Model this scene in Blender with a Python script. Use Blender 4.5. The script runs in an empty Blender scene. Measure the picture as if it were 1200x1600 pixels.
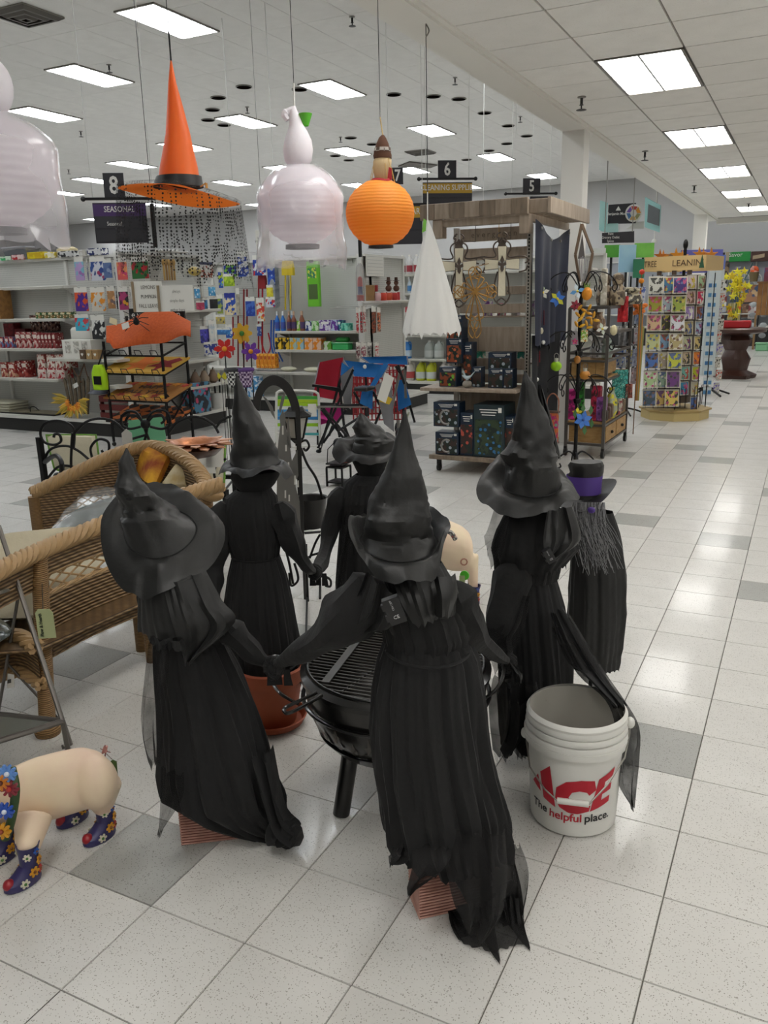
import bpy,bmesh,math,random
from mathutils import Vector,Matrix,noise
sc=bpy.context.scene
COL=sc.collection
PI=math.pi
rnd=random.Random(11)
# camera
CX,CY,CH=1.420,-1.362,1.555
YAW,PITCH,ROLL,FPX=-0.472,0.255,-0.023,1283.5
FW=Vector((math.sin(YAW)*math.cos(PITCH),math.cos(YAW)*math.cos(PITCH),-math.sin(PITCH)))
RT=Vector((math.cos(YAW),-math.sin(YAW),0));UP=RT.cross(FW)
R2=RT*math.cos(ROLL)+UP*math.sin(ROLL);U2=-RT*math.sin(ROLL)+UP*math.cos(ROLL)
CAM=Vector((CX,CY,CH));HD=Vector((math.sin(YAW),math.cos(YAW),0))
cd=bpy.data.cameras.new('camera');cam=bpy.data.objects.new('camera',cd);COL.objects.link(cam)
cd.sensor_fit='VERTICAL';cd.sensor_height=24;cd.lens=FPX*24/1600;cd.clip_end=200
cam.matrix_world=Matrix(((R2.x,U2.x,-FW.x,CX),(R2.y,U2.y,-FW.y,CY),(R2.z,U2.z,-FW.z,CH),(0,0,0,1)))
sc.camera=cam
# world, exposure
w=bpy.data.worlds.new('world');sc.world=w;w.use_nodes=True
w.node_tree.nodes['Background'].inputs[0].default_value=(0.9,0.95,1,1)
w.node_tree.nodes['Background'].inputs[1].default_value=0.6
sc.view_settings.view_transform='Standard';sc.view_settings.look='None'
sc.view_settings.exposure=1.02;sc.view_settings.gamma=1;sc.view_settings.use_curve_mapping=False
LIGHT_HI,LIGHT_LO=9.0,6.2
sc.cycles.max_bounces=8;sc.cycles.transparent_max_bounces=16
# measuring: a pixel of the survey photo to a point at a real depth/height
def ray(x,y):return FW+R2*((x-600)/FPX)-U2*((y-800)/FPX)
def G(x,y,z=0.0):d=ray(x,y);return CAM+d*((z-CH)/d.z)
def PY(x,y,Y):d=ray(x,y);return CAM+d*((Y-CY)/d.y)
def PX(x,y,X):d=ray(x,y);return CAM+d*((X-CX)/d.x)
def D(x,y,dep):d=ray(x,y);return CAM+d*(dep/d.dot(HD))
def DF(x,y,dep,zmin=0.006):
 p=D(x,y,dep);return p if p.z>zmin else G(x,y,zmin)
 # materials
MATS={}
def nd(nt,t,**kw):
 n=nt.nodes.new(t)
 for k,v in kw.items():
  if k in n.inputs:n.inputs[k].default_value=v
  else:setattr(n,k,v)
 return n
def col4(c):return(c[0],c[1],c[2],1)
def hx(s):
 s=s.lstrip('#');c=[int(s[i:i+2],16)/255 for i in(0,2,4)]
 return tuple((x/12.92 if x<=.04045 else((x+.055)/1.055)**2.4)for x in c)
def mat(name,c=(.5,.5,.5),rough=.6,metal=0,thin=0,kind='plain',c2=None,scale=20,amt=.5,bump=0,emit=0,alpha=1,trans=0,coat=0,sheen=0,spec=None,c3=None,c4=None,stretch=(1,1,1),rot=(0,0,0)):
 if name in MATS:return MATS[name]
 if isinstance(c,str):c=hx(c)
 if isinstance(c2,str):c2=hx(c2)
 if isinstance(c3,str):c3=hx(c3)
 if isinstance(c4,str):c4=hx(c4)
 m=bpy.data.materials.new(name);m.use_nodes=True;nt=m.node_tree;L=nt.links
 b=nt.nodes['Principled BSDF'];b.inputs['Base Color'].default_value=col4(c)
 b.inputs['Roughness'].default_value=rough;b.inputs['Metallic'].default_value=metal
 if coat:b.inputs['Coat Weight'].default_value=coat;b.inputs['Coat Roughness'].default_value=.12
 if spec is not None:b.inputs['Specular IOR Level'].default_value=spec
 if sheen:b.inputs['Sheen Weight'].default_value=sheen
 if trans:b.inputs['Transmission Weight'].default_value=trans
 if alpha<1:b.inputs['Alpha'].default_value=alpha
 if emit:b.inputs['Emission Color'].default_value=col4(c);b.inputs['Emission Strength'].default_value=emit
 co=nd(nt,'ShaderNodeTexCoord');mp=nd(nt,'ShaderNodeMapping');mp.inputs['Scale'].default_value=stretch;mp.inputs['Rotation'].default_value=rot
 L.new(co.outputs['Object'],mp.inputs['Vector']);V=mp.outputs['Vector']
 def mix(fac,A,B):
  x=nd(nt,'ShaderNodeMix',data_type='RGBA');L.new(fac,x.inputs[0])
  for i,q in((6,A),(7,B)):
   if isinstance(q,tuple):x.inputs[i].default_value=col4(q)
   else:L.new(q,x.inputs[i])
  return x.outputs[2]
 def ramp(src,a,e):
  r=nd(nt,'ShaderNodeMapRange');r.inputs[1].default_value=a;r.inputs[2].default_value=e;L.new(src,r.inputs[0]);return r.outputs[0]
 h=None
 if kind in('noise','cloth'):
  n=nd(nt,'ShaderNodeTexNoise',Scale=scale,Detail=5.0);L.new(V,n.inputs['Vector'])
  L.new(mix(ramp(n.outputs['Fac'],.35,.65),c,c2 or tuple(x*(1-amt)for x in c)),b.inputs['Base Color']);h=n.outputs['Fac']
 elif kind=='speck':
  n=nd(nt,'ShaderNodeTexVoronoi',Scale=scale);L.new(V,n.inputs['Vector'])
  n3=nd(nt,'ShaderNodeTexNoise',Scale=scale*.35);L.new(V,n3.inputs['Vector'])
  a=nd(nt,'ShaderNodeMath',operation='MULTIPLY_ADD');L.new(n3.outputs['Fac'],a.inputs[0]);a.inputs[1].default_value=-.5;a.inputs[2].default_value=.47
  s=nd(nt,'ShaderNodeMath',operation='LESS_THAN');L.new(n.outputs['Distance'],s.inputs[0]);L.new(a.outputs[0],s.inputs[1])
  oi=nd(nt,'ShaderNodeObjectInfo');base=mix(ramp(oi.outputs['Random'],0,1),c,tuple(x*.93 for x in c))
  n2=nd(nt,'ShaderNodeTexNoise',Scale=5.0,Detail=6.0);L.new(V,n2.inputs['Vector'])
  base=mix(ramp(n2.outputs['Fac'],.3,.75),base,tuple(x*.9 for x in c))
  L.new(mix(s.outputs[0],base,c2),b.inputs['Base Color'])
  L.new(ramp(n2.outputs['Fac'],-1.2,2.6),b.inputs['Roughness'])
 elif kind=='print':
  n=nd(nt,'ShaderNodeTexNoise',Scale=scale,Detail=2.0);L.new(V,n.inputs['Vector'])
  n2=nd(nt,'ShaderNodeTexVoronoi',Scale=scale*1.3);L.new(V,n2.inputs['Vector'])
  x=mix(ramp(n.outputs['Fac'],.5,.53),c,c2 or c)
  s=nd(nt,'ShaderNodeMath',operation='LESS_THAN');L.new(n2.outputs['Distance'],s.inputs[0]);s.inputs[1].default_value=.3
  x=mix(s.outputs[0],x,c3 or c2 or c);L.new(x,b.inputs['Base Color'])
 elif kind=='wood':
  n=nd(nt,'ShaderNodeTexNoise',Scale=scale,Detail=6.0,Distortion=.6);L.new(V,n.inputs['Vector'])
  L.new(mix(ramp(n.outputs['Fac'],.35,.7),c,c2),b.inputs['Base Color']);h=n.outputs['Fac']
 elif kind=='wave':
  n=nd(nt,'ShaderNodeTexWave',Scale=scale,Distortion=1.5,bands_direction='Z');n.inputs['Detail'].default_value=2;L.new(V,n.inputs['Vector'])
  L.new(mix(n.outputs['Fac'],c,c2),b.inputs['Base Color']);h=n.outputs['Fac']
 elif kind=='weave':
  n=nd(nt,'ShaderNodeTexWave',Scale=scale,Distortion=.6,bands_direction='Z');L.new(V,n.inputs['Vector'])
  m2=nd(nt,'ShaderNodeTexWave',Scale=scale*.55,Distortion=.3,bands_direction='DIAGONAL');L.new(V,m2.inputs['Vector'])
  a=nd(nt,'ShaderNodeMath',operation='MULTIPLY');L.new(n.outputs['Fac'],a.inputs[0]);L.new(ramp(m2.outputs['Fac'],-.6,.8),a.inputs[1])
  L.new(mix(a.outputs[0],c2,c),b.inputs['Base Color']);h=a.outputs[0]
 elif kind=='peg':
  n=nd(nt,'ShaderNodeTexVoronoi',Scale=scale,Randomness=0.0);L.new(V,n.inputs['Vector'])
  s=nd(nt,'ShaderNodeMath',operation='LESS_THAN');L.new(n.outputs['Distance'],s.inputs[0]);s.inputs[1].default_value=.17
  L.new(mix(s.outputs[0],c,c2),b.inputs['Base Color'])
 elif kind=='check':
  n=nd(nt,'ShaderNodeTexChecker',Scale=scale);L.new(V,n.inputs['Vector']);n.inputs[1].default_value=col4(c);n.inputs[2].default_value=col4(c2)
  L.new(n.outputs[0],b.inputs['Base Color'])
 elif kind=='band':
  s=nd(nt,'ShaderNodeSeparateXYZ');L.new(V,s.inputs[0]);r=nd(nt,'ShaderNodeValToRGB');L.new(ramp(s.outputs[2],0,scale),r.inputs[0])
  r.color_ramp.interpolation='CONSTANT';cs=[c,c2,c3 or c,c4 or c2]
  r.color_ramp.elements[0].color=col4(cs[0]);r.color_ramp.elements[1].position=.25;r.color_ramp.elements[1].color=col4(cs[1])
  for i in(2,3):e=r.color_ramp.elements.new(i*.25);e.color=col4(cs[i])
  L.new(r.outputs[0],b.inputs['Base Color'])
 if thin:
  t=nd(nt,'ShaderNodeBsdfTranslucent');ms=nd(nt,'ShaderNodeMixShader');o=nt.nodes['Material Output'];ms.inputs[0].default_value=thin
  q=b.inputs['Base Color']
  if q.links:L.new(q.links[0].from_socket,t.inputs[0])
  else:t.inputs[0].default_value=q.default_value
  L.new(b.outputs[0],ms.inputs[1]);L.new(t.outputs[0],ms.inputs[2]);L.new(ms.outputs[0],o.inputs['Surface'])
 if kind in('tulle','dots','film'):
  t=nd(nt,'ShaderNodeBsdfTransparent');ms=nd(nt,'ShaderNodeMixShader');o=nt.nodes['Material Output']
  if kind=='tulle':
   n=nd(nt,'ShaderNodeTexNoise',Scale=scale,Detail=3.0);L.new(V,n.inputs['Vector']);f=ramp(n.outputs['Fac'],.25,.75)
   r=nd(nt,'ShaderNodeMapRange');L.new(f,r.inputs[0]);r.inputs[3].default_value=amt;r.inputs[4].default_value=min(1,amt+.35);f=r.outputs[0]
  elif kind=='dots':
   n=nd(nt,'ShaderNodeTexVoronoi',Scale=scale,Randomness=.25);L.new(V,n.inputs['Vector'])
   r=nd(nt,'ShaderNodeMapRange');L.new(n.outputs['Distance'],r.inputs[0]);r.inputs[1].default_value=.27;r.inputs[2].default_value=.31;r.inputs[3].default_value=1;r.inputs[4].default_value=amt;f=r.outputs[0]
  else:
   n=nd(nt,'ShaderNodeLayerWeight',Blend=.35);r=nd(nt,'ShaderNodeMapRange');L.new(n.outputs['Facing'],r.inputs[0]);r.inputs[3].default_value=amt;r.inputs[4].default_value=min(.95,amt+.4);f=r.outputs[0]
  L.new(f,ms.inputs[0]);L.new(t.outputs[0],ms.inputs[1]);L.new(b.outputs[0],ms.inputs[2]);L.new(ms.outputs[0],o.inputs['Surface'])
 if bump and h is None:
  n=nd(nt,'ShaderNodeTexNoise',Scale=scale,Detail=4.0);L.new(V,n.inputs['Vector']);h=n.outputs['Fac']
 if bump:
  bp=nd(nt,'ShaderNodeBump');bp.inputs['Strength'].default_value=bump;bp.inputs['Distance'].default_value=.01;L.new(h,bp.inputs['Height']);L.new(bp.outputs[0],b.inputs['Normal'])
 MATS[name]=m;return m
def pm(c,rough=.5,**k):
 return mat('plain_'+str(c)+str(rough)+str(sorted(k.items())),c,rough,**k)
 # mesh builder
class MB:
 def __init__(s,M=None):s.v=[];s.f=[];s.mi=[];s.cur=0;s.M=M
 def add(s,vs,fs):
  n=len(s.v);s.v+=[s.M@Vector(a)if s.M else Vector(a)for a in vs]
  s.f+=[tuple(i+n for i in f)for f in fs];s.mi+=[s.cur]*len(fs);return s
 def box(s,lo,hi,b=0,M=None):
  (x0,y0,z0),(x1,y1,z1)=[tuple(min(a,c)for a,c in zip(lo,hi)),tuple(max(a,c)for a,c in zip(lo,hi))]
  if b<=0:
   vs=[(x,y,z)for z in(z0,z1)for(x,y)in((x0,y0),(x1,y0),(x1,y1),(x0,y1))]
   fs=[(3,2,1,0),(4,5,6,7),(0,1,5,4),(1,2,6,5),(2,3,7,6),(3,0,4,7)]
  else:
   b=min(b,(x1-x0)*.49,(y1-y0)*.49,(z1-z0)*.49);vs=[]
   for z,i in((z0,b),(z0+b,0),(z1-b,0),(z1,b)):
    vs+=[(x0+b,y0+i,z),(x1-b,y0+i,z),(x1-i,y0+b,z),(x1-i,y1-b,z),(x1-b,y1-i,z),(x0+b,y1-i,z),(x0+i,y1-b,z),(x0+i,y0+b,z)]
   fs=[tuple(range(7,-1,-1)),tuple(range(24,32))]
   for k in range(3):
    for j in range(8):a=k*8+j;c=k*8+(j+1)%8;fs.append((a,c,c+8,a+8))
  if M:vs=[M@Vector(v)for v in vs]
  return s.add(vs,fs)
 def bar(s,a,b,w,h=None,up=(0,0,1)):
  a=Vector(a);b=Vector(b);h=h or w;d=(b-a).normalized();u=Vector(up)
  if abs(d.dot(u))>.95:u=Vector((1,0,0))
  x=d.cross(u).normalized()*w/2;y=x.cross(d).normalized()*h/2
  vs=[p+i*x+j*y for p in(a,b)for i,j in((-1,-1),(1,-1),(1,1),(-1,1))]
  return s.add(vs,[(0,1,2,3),(7,6,5,4),(0,4,5,1),(1,5,6,2),(2,6,7,3),(3,7,4,0)])
 def tube(s,pts,r,n=6,closed=False,flat=1.0):
  P=[Vector(p)for p in pts];m=len(P);rr=r if isinstance(r,(list,tuple))else[r]*m
  vs=[];fs=[];prev=None
  for i,p in enumerate(P):
   if closed:t=P[(i+1)%m]-P[i-1]
   else:t=P[min(i+1,m-1)]-P[max(i-1,0)]
   if t.length<1e-9:t=Vector((0,0,1))
   t.normalize()
   if prev is None:prev=t.orthogonal().normalized()if abs(t.z)>.9 else t.cross(Vector((0,0,1))).normalized()
   x=(prev-t*prev.dot(t));x=x.normalized()if x.length>1e-6 else t.orthogonal().normalized();prev=x;y=t.cross(x)
   vs+=[p+(x*math.cos(2*PI*k/n)+y*math.sin(2*PI*k/n)*flat)*rr[i]for k in range(n)]
  for i in range(m if closed else m-1):
   for k in range(n):
    a=i*n+k;b=i*n+(k+1)%n;c=((i+1)%m)*n+(k+1)%n;d=((i+1)%m)*n+k;fs.append((a,b,c,d))
  if not closed:fs+=[tuple(range(n-1,-1,-1)),tuple(range((m-1)*n,m*n))]
  return s.add(vs,fs)
 def lathe(s,prof,c=(0,0,0),n=20,M=None,ax='z',cap=True,f=None):
  vs=[];fs=[];c=Vector(c)
  for j,(r,z)in enumerate(prof):
   for k in range(n):
    a=2*PI*k/n;rr=r*(f(a,z,j)if f else 1)
    q={'z':(rr*math.cos(a),rr*math.sin(a),z),'y':(rr*math.cos(a),z,rr*math.sin(a)),'x':(z,rr*math.cos(a),rr*math.sin(a))}[ax]
    vs.append(c+Vector(q))
  for j in range(len(prof)-1):
   for k in range(n):fs.append((j*n+k,j*n+(k+1)%n,(j+1)*n+(k+1)%n,(j+1)*n+k))
  if cap:fs+=[tuple(range(n-1,-1,-1)),tuple(range((len(prof)-1)*n,len(prof)*n))]
  if M:vs=[M@v for v in vs]
  return s.add(vs,fs)
 def loft(s,rings,cap=True,close=True):
  n=len(rings[0]);vs=[p for r in rings for p in r];fs=[]
  for j in range(len(rings)-1):
   for k in range(n if close else n-1):fs.append((j*n+k,j*n+(k+1)%n,(j+1)*n+(k+1)%n,(j+1)*n+k))
  if cap and close:fs+=[tuple(range(n-1,-1,-1)),tuple(range((len(rings)-1)*n,len(rings)*n))]
  return s.add(vs,fs)
 def sheet(s,rows):return s.loft(rows,cap=False,close=False)
 def ell(s,c,r,n=12,m=8,M=None):
  c=Vector(c);r=(r,r,r)if not isinstance(r,(tuple,list))else r;vs=[];fs=[]
  for j in range(m+1):
   t=PI*j/m
   for k in range(n):
    a=2*PI*k/n;q=Vector((r[0]*math.sin(t)*math.cos(a),r[1]*math.sin(t)*math.sin(a),-r[2]*math.cos(t)))
    vs.append(c+(M@q if M else q))
  for j in range(m):
   for k in range(n):fs.append((j*n+k,j*n+(k+1)%n,(j+1)*n+(k+1)%n,(j+1)*n+k))
  return s.add(vs,fs)
 def prism(s,poly,t,O=(0,0,0),X=(1,0,0),Y=(0,0,1)):
  """polygon in the plane O+x*X+y*Y, extruded by t against the plane's front"""
  O=Vector(O);X=Vector(X);Y=Vector(Y);N=X.cross(Y).normalized();n=len(poly)
  a=[O+X*p[0]+Y*p[1]+N*t/2 for p in poly];b=[p-N*t for p in a]
  return s.add(a+b,[tuple(range(n)),tuple(range(2*n-1,n-1,-1))]+[(i,i+n,(i+1)%n+n,(i+1)%n)for i in range(n)])
def mesh(name,mb,mats,smooth=True,fix=True):
 me=bpy.data.meshes.new(name);me.from_pydata([tuple(v)for v in mb.v],[],mb.f)
 for m in(mats if isinstance(mats,(list,tuple))else[mats]):me.materials.append(m)
 if any(mb.mi):me.polygons.foreach_set('material_index',mb.mi)
 if fix:
  bm=bmesh.new();bm.from_mesh(me);bmesh.ops.recalc_face_normals(bm,faces=bm.faces);bm.to_mesh(me);bm.free()
 if smooth:
  me.shade_smooth()
  try:me.set_sharp_from_angle(angle=math.radians(38))
  except Exception:pass
 me.update();return me
def props(o,label=None,cat=None,group=None,kind=None):
 for k,v in(('label',label),('category',cat),('group',group),('kind',kind)):
  if v:o[k]=v
def thing(name,label,cat,loc=(0,0,0),rz=0,group=None,kind=None):
 o=bpy.data.objects.new(name,None);COL.objects.link(o);o.empty_display_size=.1
 o.location=loc;o.rotation_euler=(0,0,rz);props(o,label,cat,group,kind);return o
def wmat(o):
 M=o.matrix_basis.copy()
 while o.parent:o=o.parent;M=o.matrix_basis@M
 return M
def part(name,mb,m,root,label=None,smooth=True,kind=None,local=False,fix=True):
 if not local:
  I=wmat(root).inverted();mb.v=[I@v for v in mb.v]
 o=bpy.data.objects.new(name,mesh(name,mb,m,smooth,fix));COL.objects.link(o);o.parent=root;props(o,label,kind=kind);return o
def base_of(mb):
 xs=[v.x for v in mb.v];ys=[v.y for v in mb.v];zs=[v.z for v in mb.v]
 return Vector(((min(xs)+max(xs))/2,(min(ys)+max(ys))/2,min(zs)))
def single(name,mb,m,label,cat,group=None,smooth=True,kind=None,fix=True):
 b=base_of(mb);mb.v=[v-b for v in mb.v]
 o=bpy.data.objects.new(name,mesh(name,mb,m,smooth,fix));COL.objects.link(o);o.location=b;props(o,label,cat,group,kind);return o
def struct(name,mb,m,smooth=False,label=None):
 o=single(name,mb,m,label,None,kind='structure',smooth=smooth);return o
KIDS={}
def dup(o,loc=None,rz=None,label=None,parent=None):
 c=o.copy();COL.objects.link(c)
 if parent is not None:c.parent=parent
 if loc is not None:c.location=loc
 if rz is not None:c.rotation_euler=(0,0,rz)
 if label:c['label']=label
 for ch in[k for k in o.children]:dup(ch,parent=c)
 return c
def catmull(P,n=6,closed=False):
 P=[Vector(p)for p in P];m=len(P);out=[]
 for i in range(m if closed else m-1):
  if closed:a,b,c,d=P[i-1],P[i],P[(i+1)%m],P[(i+2)%m]
  else:a,b,c,d=P[max(i-1,0)],P[i],P[i+1],P[min(i+2,m-1)]
  for k in range(n):
   t=k/n;out.append(.5*((2*b)+(c-a)*t+(2*a-5*b+4*c-d)*t*t+(3*b-a-3*c+d)*t**3))
 if not closed:out.append(P[-1])
 return out
def text(name,s,m,parent,O,X,Y,size,ext=.0008,align='CENTER',cond=1.0,bold=0,spacing=1.0):
 """lettering: O centre of the baseline box, X right, Y up (world)"""
 cu=bpy.data.curves.new('t','FONT');cu.body=s;cu.size=size;cu.extrude=ext;cu.align_x=align;cu.align_y='CENTER';cu.offset=bold*size;cu.space_character=spacing;cu.resolution_u=2
 o=bpy.data.objects.new('t',cu);me=bpy.data.meshes.new_from_object(o);bpy.data.objects.remove(o)
 X=Vector(X).normalized();Y=Vector(Y).normalized();N=X.cross(Y).normalized()
 I=wmat(parent).inverted()if parent else Matrix()
 M=I@Matrix(((X.x*cond,Y.x,N.x,O[0]),(X.y*cond,Y.y,N.y,O[1]),(X.z*cond,Y.z,N.z,O[2]),(0,0,0,1)))
 me.transform(M);me.name=name;me.materials.clear();me.materials.append(m)
 ob=bpy.data.objects.new(name,me);COL.objects.link(ob)
 if parent:ob.parent=parent
 return ob
def remesh(mb,voxel,name,m,smooth_it=4):
 me=mesh(name,mb,m);o=bpy.data.objects.new('tmp',me);COL.objects.link(o)
 a=o.modifiers.new('r','REMESH');a.mode='VOXEL';a.voxel_size=voxel;a.use_smooth_shade=True
 b=o.modifiers.new('s','SMOOTH');b.iterations=smooth_it;b.factor=.6
 dg=bpy.context.evaluated_depsgraph_get();me2=bpy.data.meshes.new_from_object(o.evaluated_get(dg));bpy.data.objects.remove(o)
 me2.name=name
 if not me2.materials:me2.materials.append(m)
 me2.shade_smooth();return me2
def facets(seed,nu,nv):
 """random folded-cloth relief: piecewise linear over a coarse triangle grid, periodic around"""
 q=random.Random(int(seed*1000));g=[[q.uniform(-1,1)for _ in range(nu)]for _ in range(nv+2)];sh=[q.uniform(0,1)for _ in range(nv+2)]
 def f(u,v):
  v=max(0,min(.9999,v))*nv;j=int(v);b=v-j
  def row(j):
   x=(u*nu+sh[j])%nu;i=int(x);a=x-i;return g[j][i%nu]*(1-a)+g[j][(i+1)%nu]*a
  return row(j)*(1-b)+row(j+1)*b
 return f
def ordn(i):return['first','second','third','fourth','fifth','sixth','seventh','eighth','ninth','tenth','eleventh','twelfth','thirteenth','fourteenth','fifteenth'][i]if i<15 else str(i+1)+'th'
def star(n,r0,r1):return[((r0 if k%2 else r1)*math.cos(PI*k/n+PI/2),(r0 if k%2 else r1)*math.sin(PI*k/n+PI/2))for k in range(2*n)]
def petals(n,r0,r1,m=4):
 out=[]
 for k in range(n*m):
  a=2*PI*k/(n*m);out.append(((r0+(r1-r0)*abs(math.sin(n*a/2))**.7)*math.sin(a),(r0+(r1-r0)*abs(math.sin(n*a/2))**.7)*math.cos(a)))
 return out[::-1]
def spiral(c,r,X,Y,t0,t1,n=14,k=.75):
 c=Vector(c);X=Vector(X);Y=Vector(Y)
 return[c+(X*math.cos(t0+(t1-t0)*i/n)+Y*math.sin(t0+(t1-t0)*i/n))*r*(1-k*i/n)for i in range(n+1)]
M_white=mat('white_enamel','#d2d1cb',.45)
M_metal=mat('brushed_metal','#8f8c86',.35,.8)
M_dark=mat('dark_metal','#1b1a19',.4,.3)
M_iron=mat('wrought_iron','#151414',.45,.5)
M_blackplastic=mat('black_plastic','#19191a',.4)
M_peg=mat('pegboard','#c4c4be',.6,kind='peg',c2='#8b8b86',scale=38)
M_woodpale=mat('pale_wood','#b09f8a',.5,kind='wood',c2='#95836f',scale=3,stretch=(6,6,.8))
M_card=mat('white_card','#dddbd3',.6)
# the room
T=.3048
ZLO,ZHI=3.14,4.83
M_tile=mat('floor_tile','#cfcdc8',.3,kind='speck',c2='#8f8c84',scale=170,coat=.35)
M_tileg=mat('grey_tile','#a2a29d',.3,kind='speck',c2='#6f6e69',scale=170,coat=.35)
M_joint=mat('joint','#5c5a53',.8)
fl=bpy.data.objects.new('floor',mesh('floor',MB().box((-31,-6,-.05),(9,25.5,-.0035)),M_joint,False));COL.objects.link(fl);fl['kind']='structure'
GREY={(1,14),(3,13),(4,10),(0,19),(2,22),(1,24),(0,26),(-1,22),(2,30),(1,32),(-1,29),(4,18),(0,36),(2,39),(3,35),(2,44),(-1,0),(3,4),(-5,3),(-25,19),(-22,16),(-16,12),(-14,10),(-10,26),(-9,23),(-5,15),(-8,14),(-3,5),(-11,29),(1,47),(1,67),(1,58),(2,53),(-19,15),(-12,18),(-7,20),(-18,22),(-6,10),(6,7),(6,15),(5,25),(-10,16),(3,62),(0,54),(4,49),(1,76),(3,72)}
def tilemesh(m,g,s=T,th=.0035):
 q=g/2;b=.0012
 return mesh('tile',MB().add([(q,q,-th),(s-q,q,-th),(s-q,s-q,-th),(q,s-q,-th),(q+b,q+b,0),(s-q-b,q+b,0),(s-q-b,s-q-b,0),(q+b,s-q-b,0)],[(4,5,6,7),(0,1,5,4),(1,2,6,5),(2,3,7,6),(3,0,4,7)]),m,False)
tm,tg=tilemesh(M_tile,.0026),tilemesh(M_tileg,.0026)
cells=[]
for i in range(-100,28):
 for j in range(-14,83):
  cells.append((i,j))
def inview(p,mx=60):
 d=p-CAM;z=d.dot(FW)
 if z<.1:return None
 x=600+FPX*d.dot(R2)/z;y=800-FPX*d.dot(U2)/z
 return z if-mx<x<1200+mx and-mx<y<1600+mx else None
vis=[];rest=[]
for(i,j)in cells:
 z=inview(Vector(((i+.5)*T,(j+.5)*T,0)))
 (vis if z else rest).append((z or 1e9,i,j))
vis.sort();near=vis[:300];rest+=vis[300:]
for z,i,j in near:
 o=bpy.data.objects.new('tile',tg if(i,j)in GREY else tm);COL.objects.link(o);o.parent=fl;o.location=(i*T,j*T,0)
mb=MB();g=.0015
for z,i,j in rest:
 mb.cur=1 if(i,j)in GREY or(z>9e8 and(i*7+j*13)%37==0)else 0
 x,y=i*T,j*T;mb.add([(x+g,y+g,-.0003),(x+T-g,y+g,-.0003),(x+T-g,y+T-g,-.0003),(x+g,y+T-g,-.0003)],[(0,1,2,3)])
part('tile',mb,[M_tile,M_tileg],fl,kind='stuff',smooth=False,fix=False)
M_wall=mat('wall_paint','#c0bfbe',.8,bump=.02,scale=200)
struct('wall_back',MB().box((-31,25.5,0),(9,25.7,5)),M_wall)
struct('wall_left',MB().box((-31.2,-6,0),(-31,25.7,5)),M_wall)
struct('wall_right',MB().box((9,-6,0),(9.2,25.7,5)),M_wall)
struct('wall_front',MB().box((-31.2,-6.2,0),(9.2,-6,5)),M_wall)
M_ctile=mat('ceiling_tile','#f8f6f1',.9,kind='speck',c2='#e8e6de',scale=90)
M_grid=mat('ceiling_grid','#8d8a83',.6)
XB0,XB1=-.95,-.70
low=bpy.data.objects.new('ceiling',mesh('ceiling',MB().box((XB1,-6,ZLO+.012),(9,20.2,ZLO+.08)),M_grid,False));COL.objects.link(low);low['kind']='structure'
S=.61
LOWX=-.115+.004
def ctile(m,s,g,z,dn=-1):
 q=g/2
 return mesh('tile',MB().add([(q,q,.012),(s-q,q,.012),(s-q,s-q,.012),(q,s-q,.012),(q,q,0),(s-q,q,0),(s-q,s-q,0),(q,s-q,0)],[(7,6,5,4),(0,4,5,1),(1,5,6,2),(2,6,7,3),(3,7,4,0)]),m,False)
cm=ctile(M_ctile,S,.014,0)
Y0=5.04-S*18
lights_lo=[];k=0
LL=[(0,y)for y in(-1.06,2.2,5.04,8.3,11.0,14.5,17.6)]
lo_l=[]
for ix in(0,4,8,12):
 for jy in(2,7,12,18,23,28,33,38):
  if ix==0 or jy in(2,7,12,18,28,38):lo_l.append((ix,jy))  # out-of-view lights are added to light the fronts of the witches
occ={(a,b+c)for a,b in lo_l for c in(0,1)}
tl=[]
for ix in range(-1,16):
 for jy in range(0,43):
  if(ix,jy)in occ:continue
  p=Vector((LOWX+(ix+.5)*S,Y0+(jy+.5)*S,ZLO));z=inview(p);tl.append((z or 1e9,ix,jy))
tl.sort()
rb=MB()
for n,(z,ix,jy)in enumerate(tl):
 x,y=LOWX+ix*S,Y0+jy*S
 if x+S>9 or y+S>20.2:continue
 if n<280:
  o=bpy.data.objects.new('tile',cm);COL.objects.link(o);o.parent=low;o.location=(x,y,ZLO)
 else:rb.add([(x+.007,y+.007,ZLO),(x+S-.007,y+.007,ZLO),(x+S-.007,y+S-.007,ZLO),(x+.007,y+S-.007,ZLO)],[(3,2,1,0)])
part('tile',rb,M_ctile,low,kind='stuff',smooth=False,fix=False)
M_beam=mat('beam_paint','#e6e4dd',.8)
struct('trim_1',MB().box((XB0,-6,ZLO-.03),(XB1,20.2,ZHI)),M_beam)
struct('trim_2',MB().box((XB1,-6,ZLO-.012),(XB1+.035,20.2,ZLO+.02)),M_beam)
struct('trim_3',MB().box((XB1,20.0,ZLO-.1),(9,20.25,ZHI)),M_beam)
M_htile=mat('high_ceiling_panel','#eae8e4',.9,kind='speck',c2='#dcdad6',scale=60)
hi=bpy.data.objects.new('ceiling',mesh('ceiling',MB().box((-31,-6,ZHI+.01),(9,25.5,ZHI+.1)),M_grid,False));COL.objects.link(hi);hi['kind']='structure'
HX,HY=-8.4-.305,12.55-.61
hm=mesh('tile',MB().box((.003,.003,0),(.607,1.217,.01)),M_htile,False)
HL=[]
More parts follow.
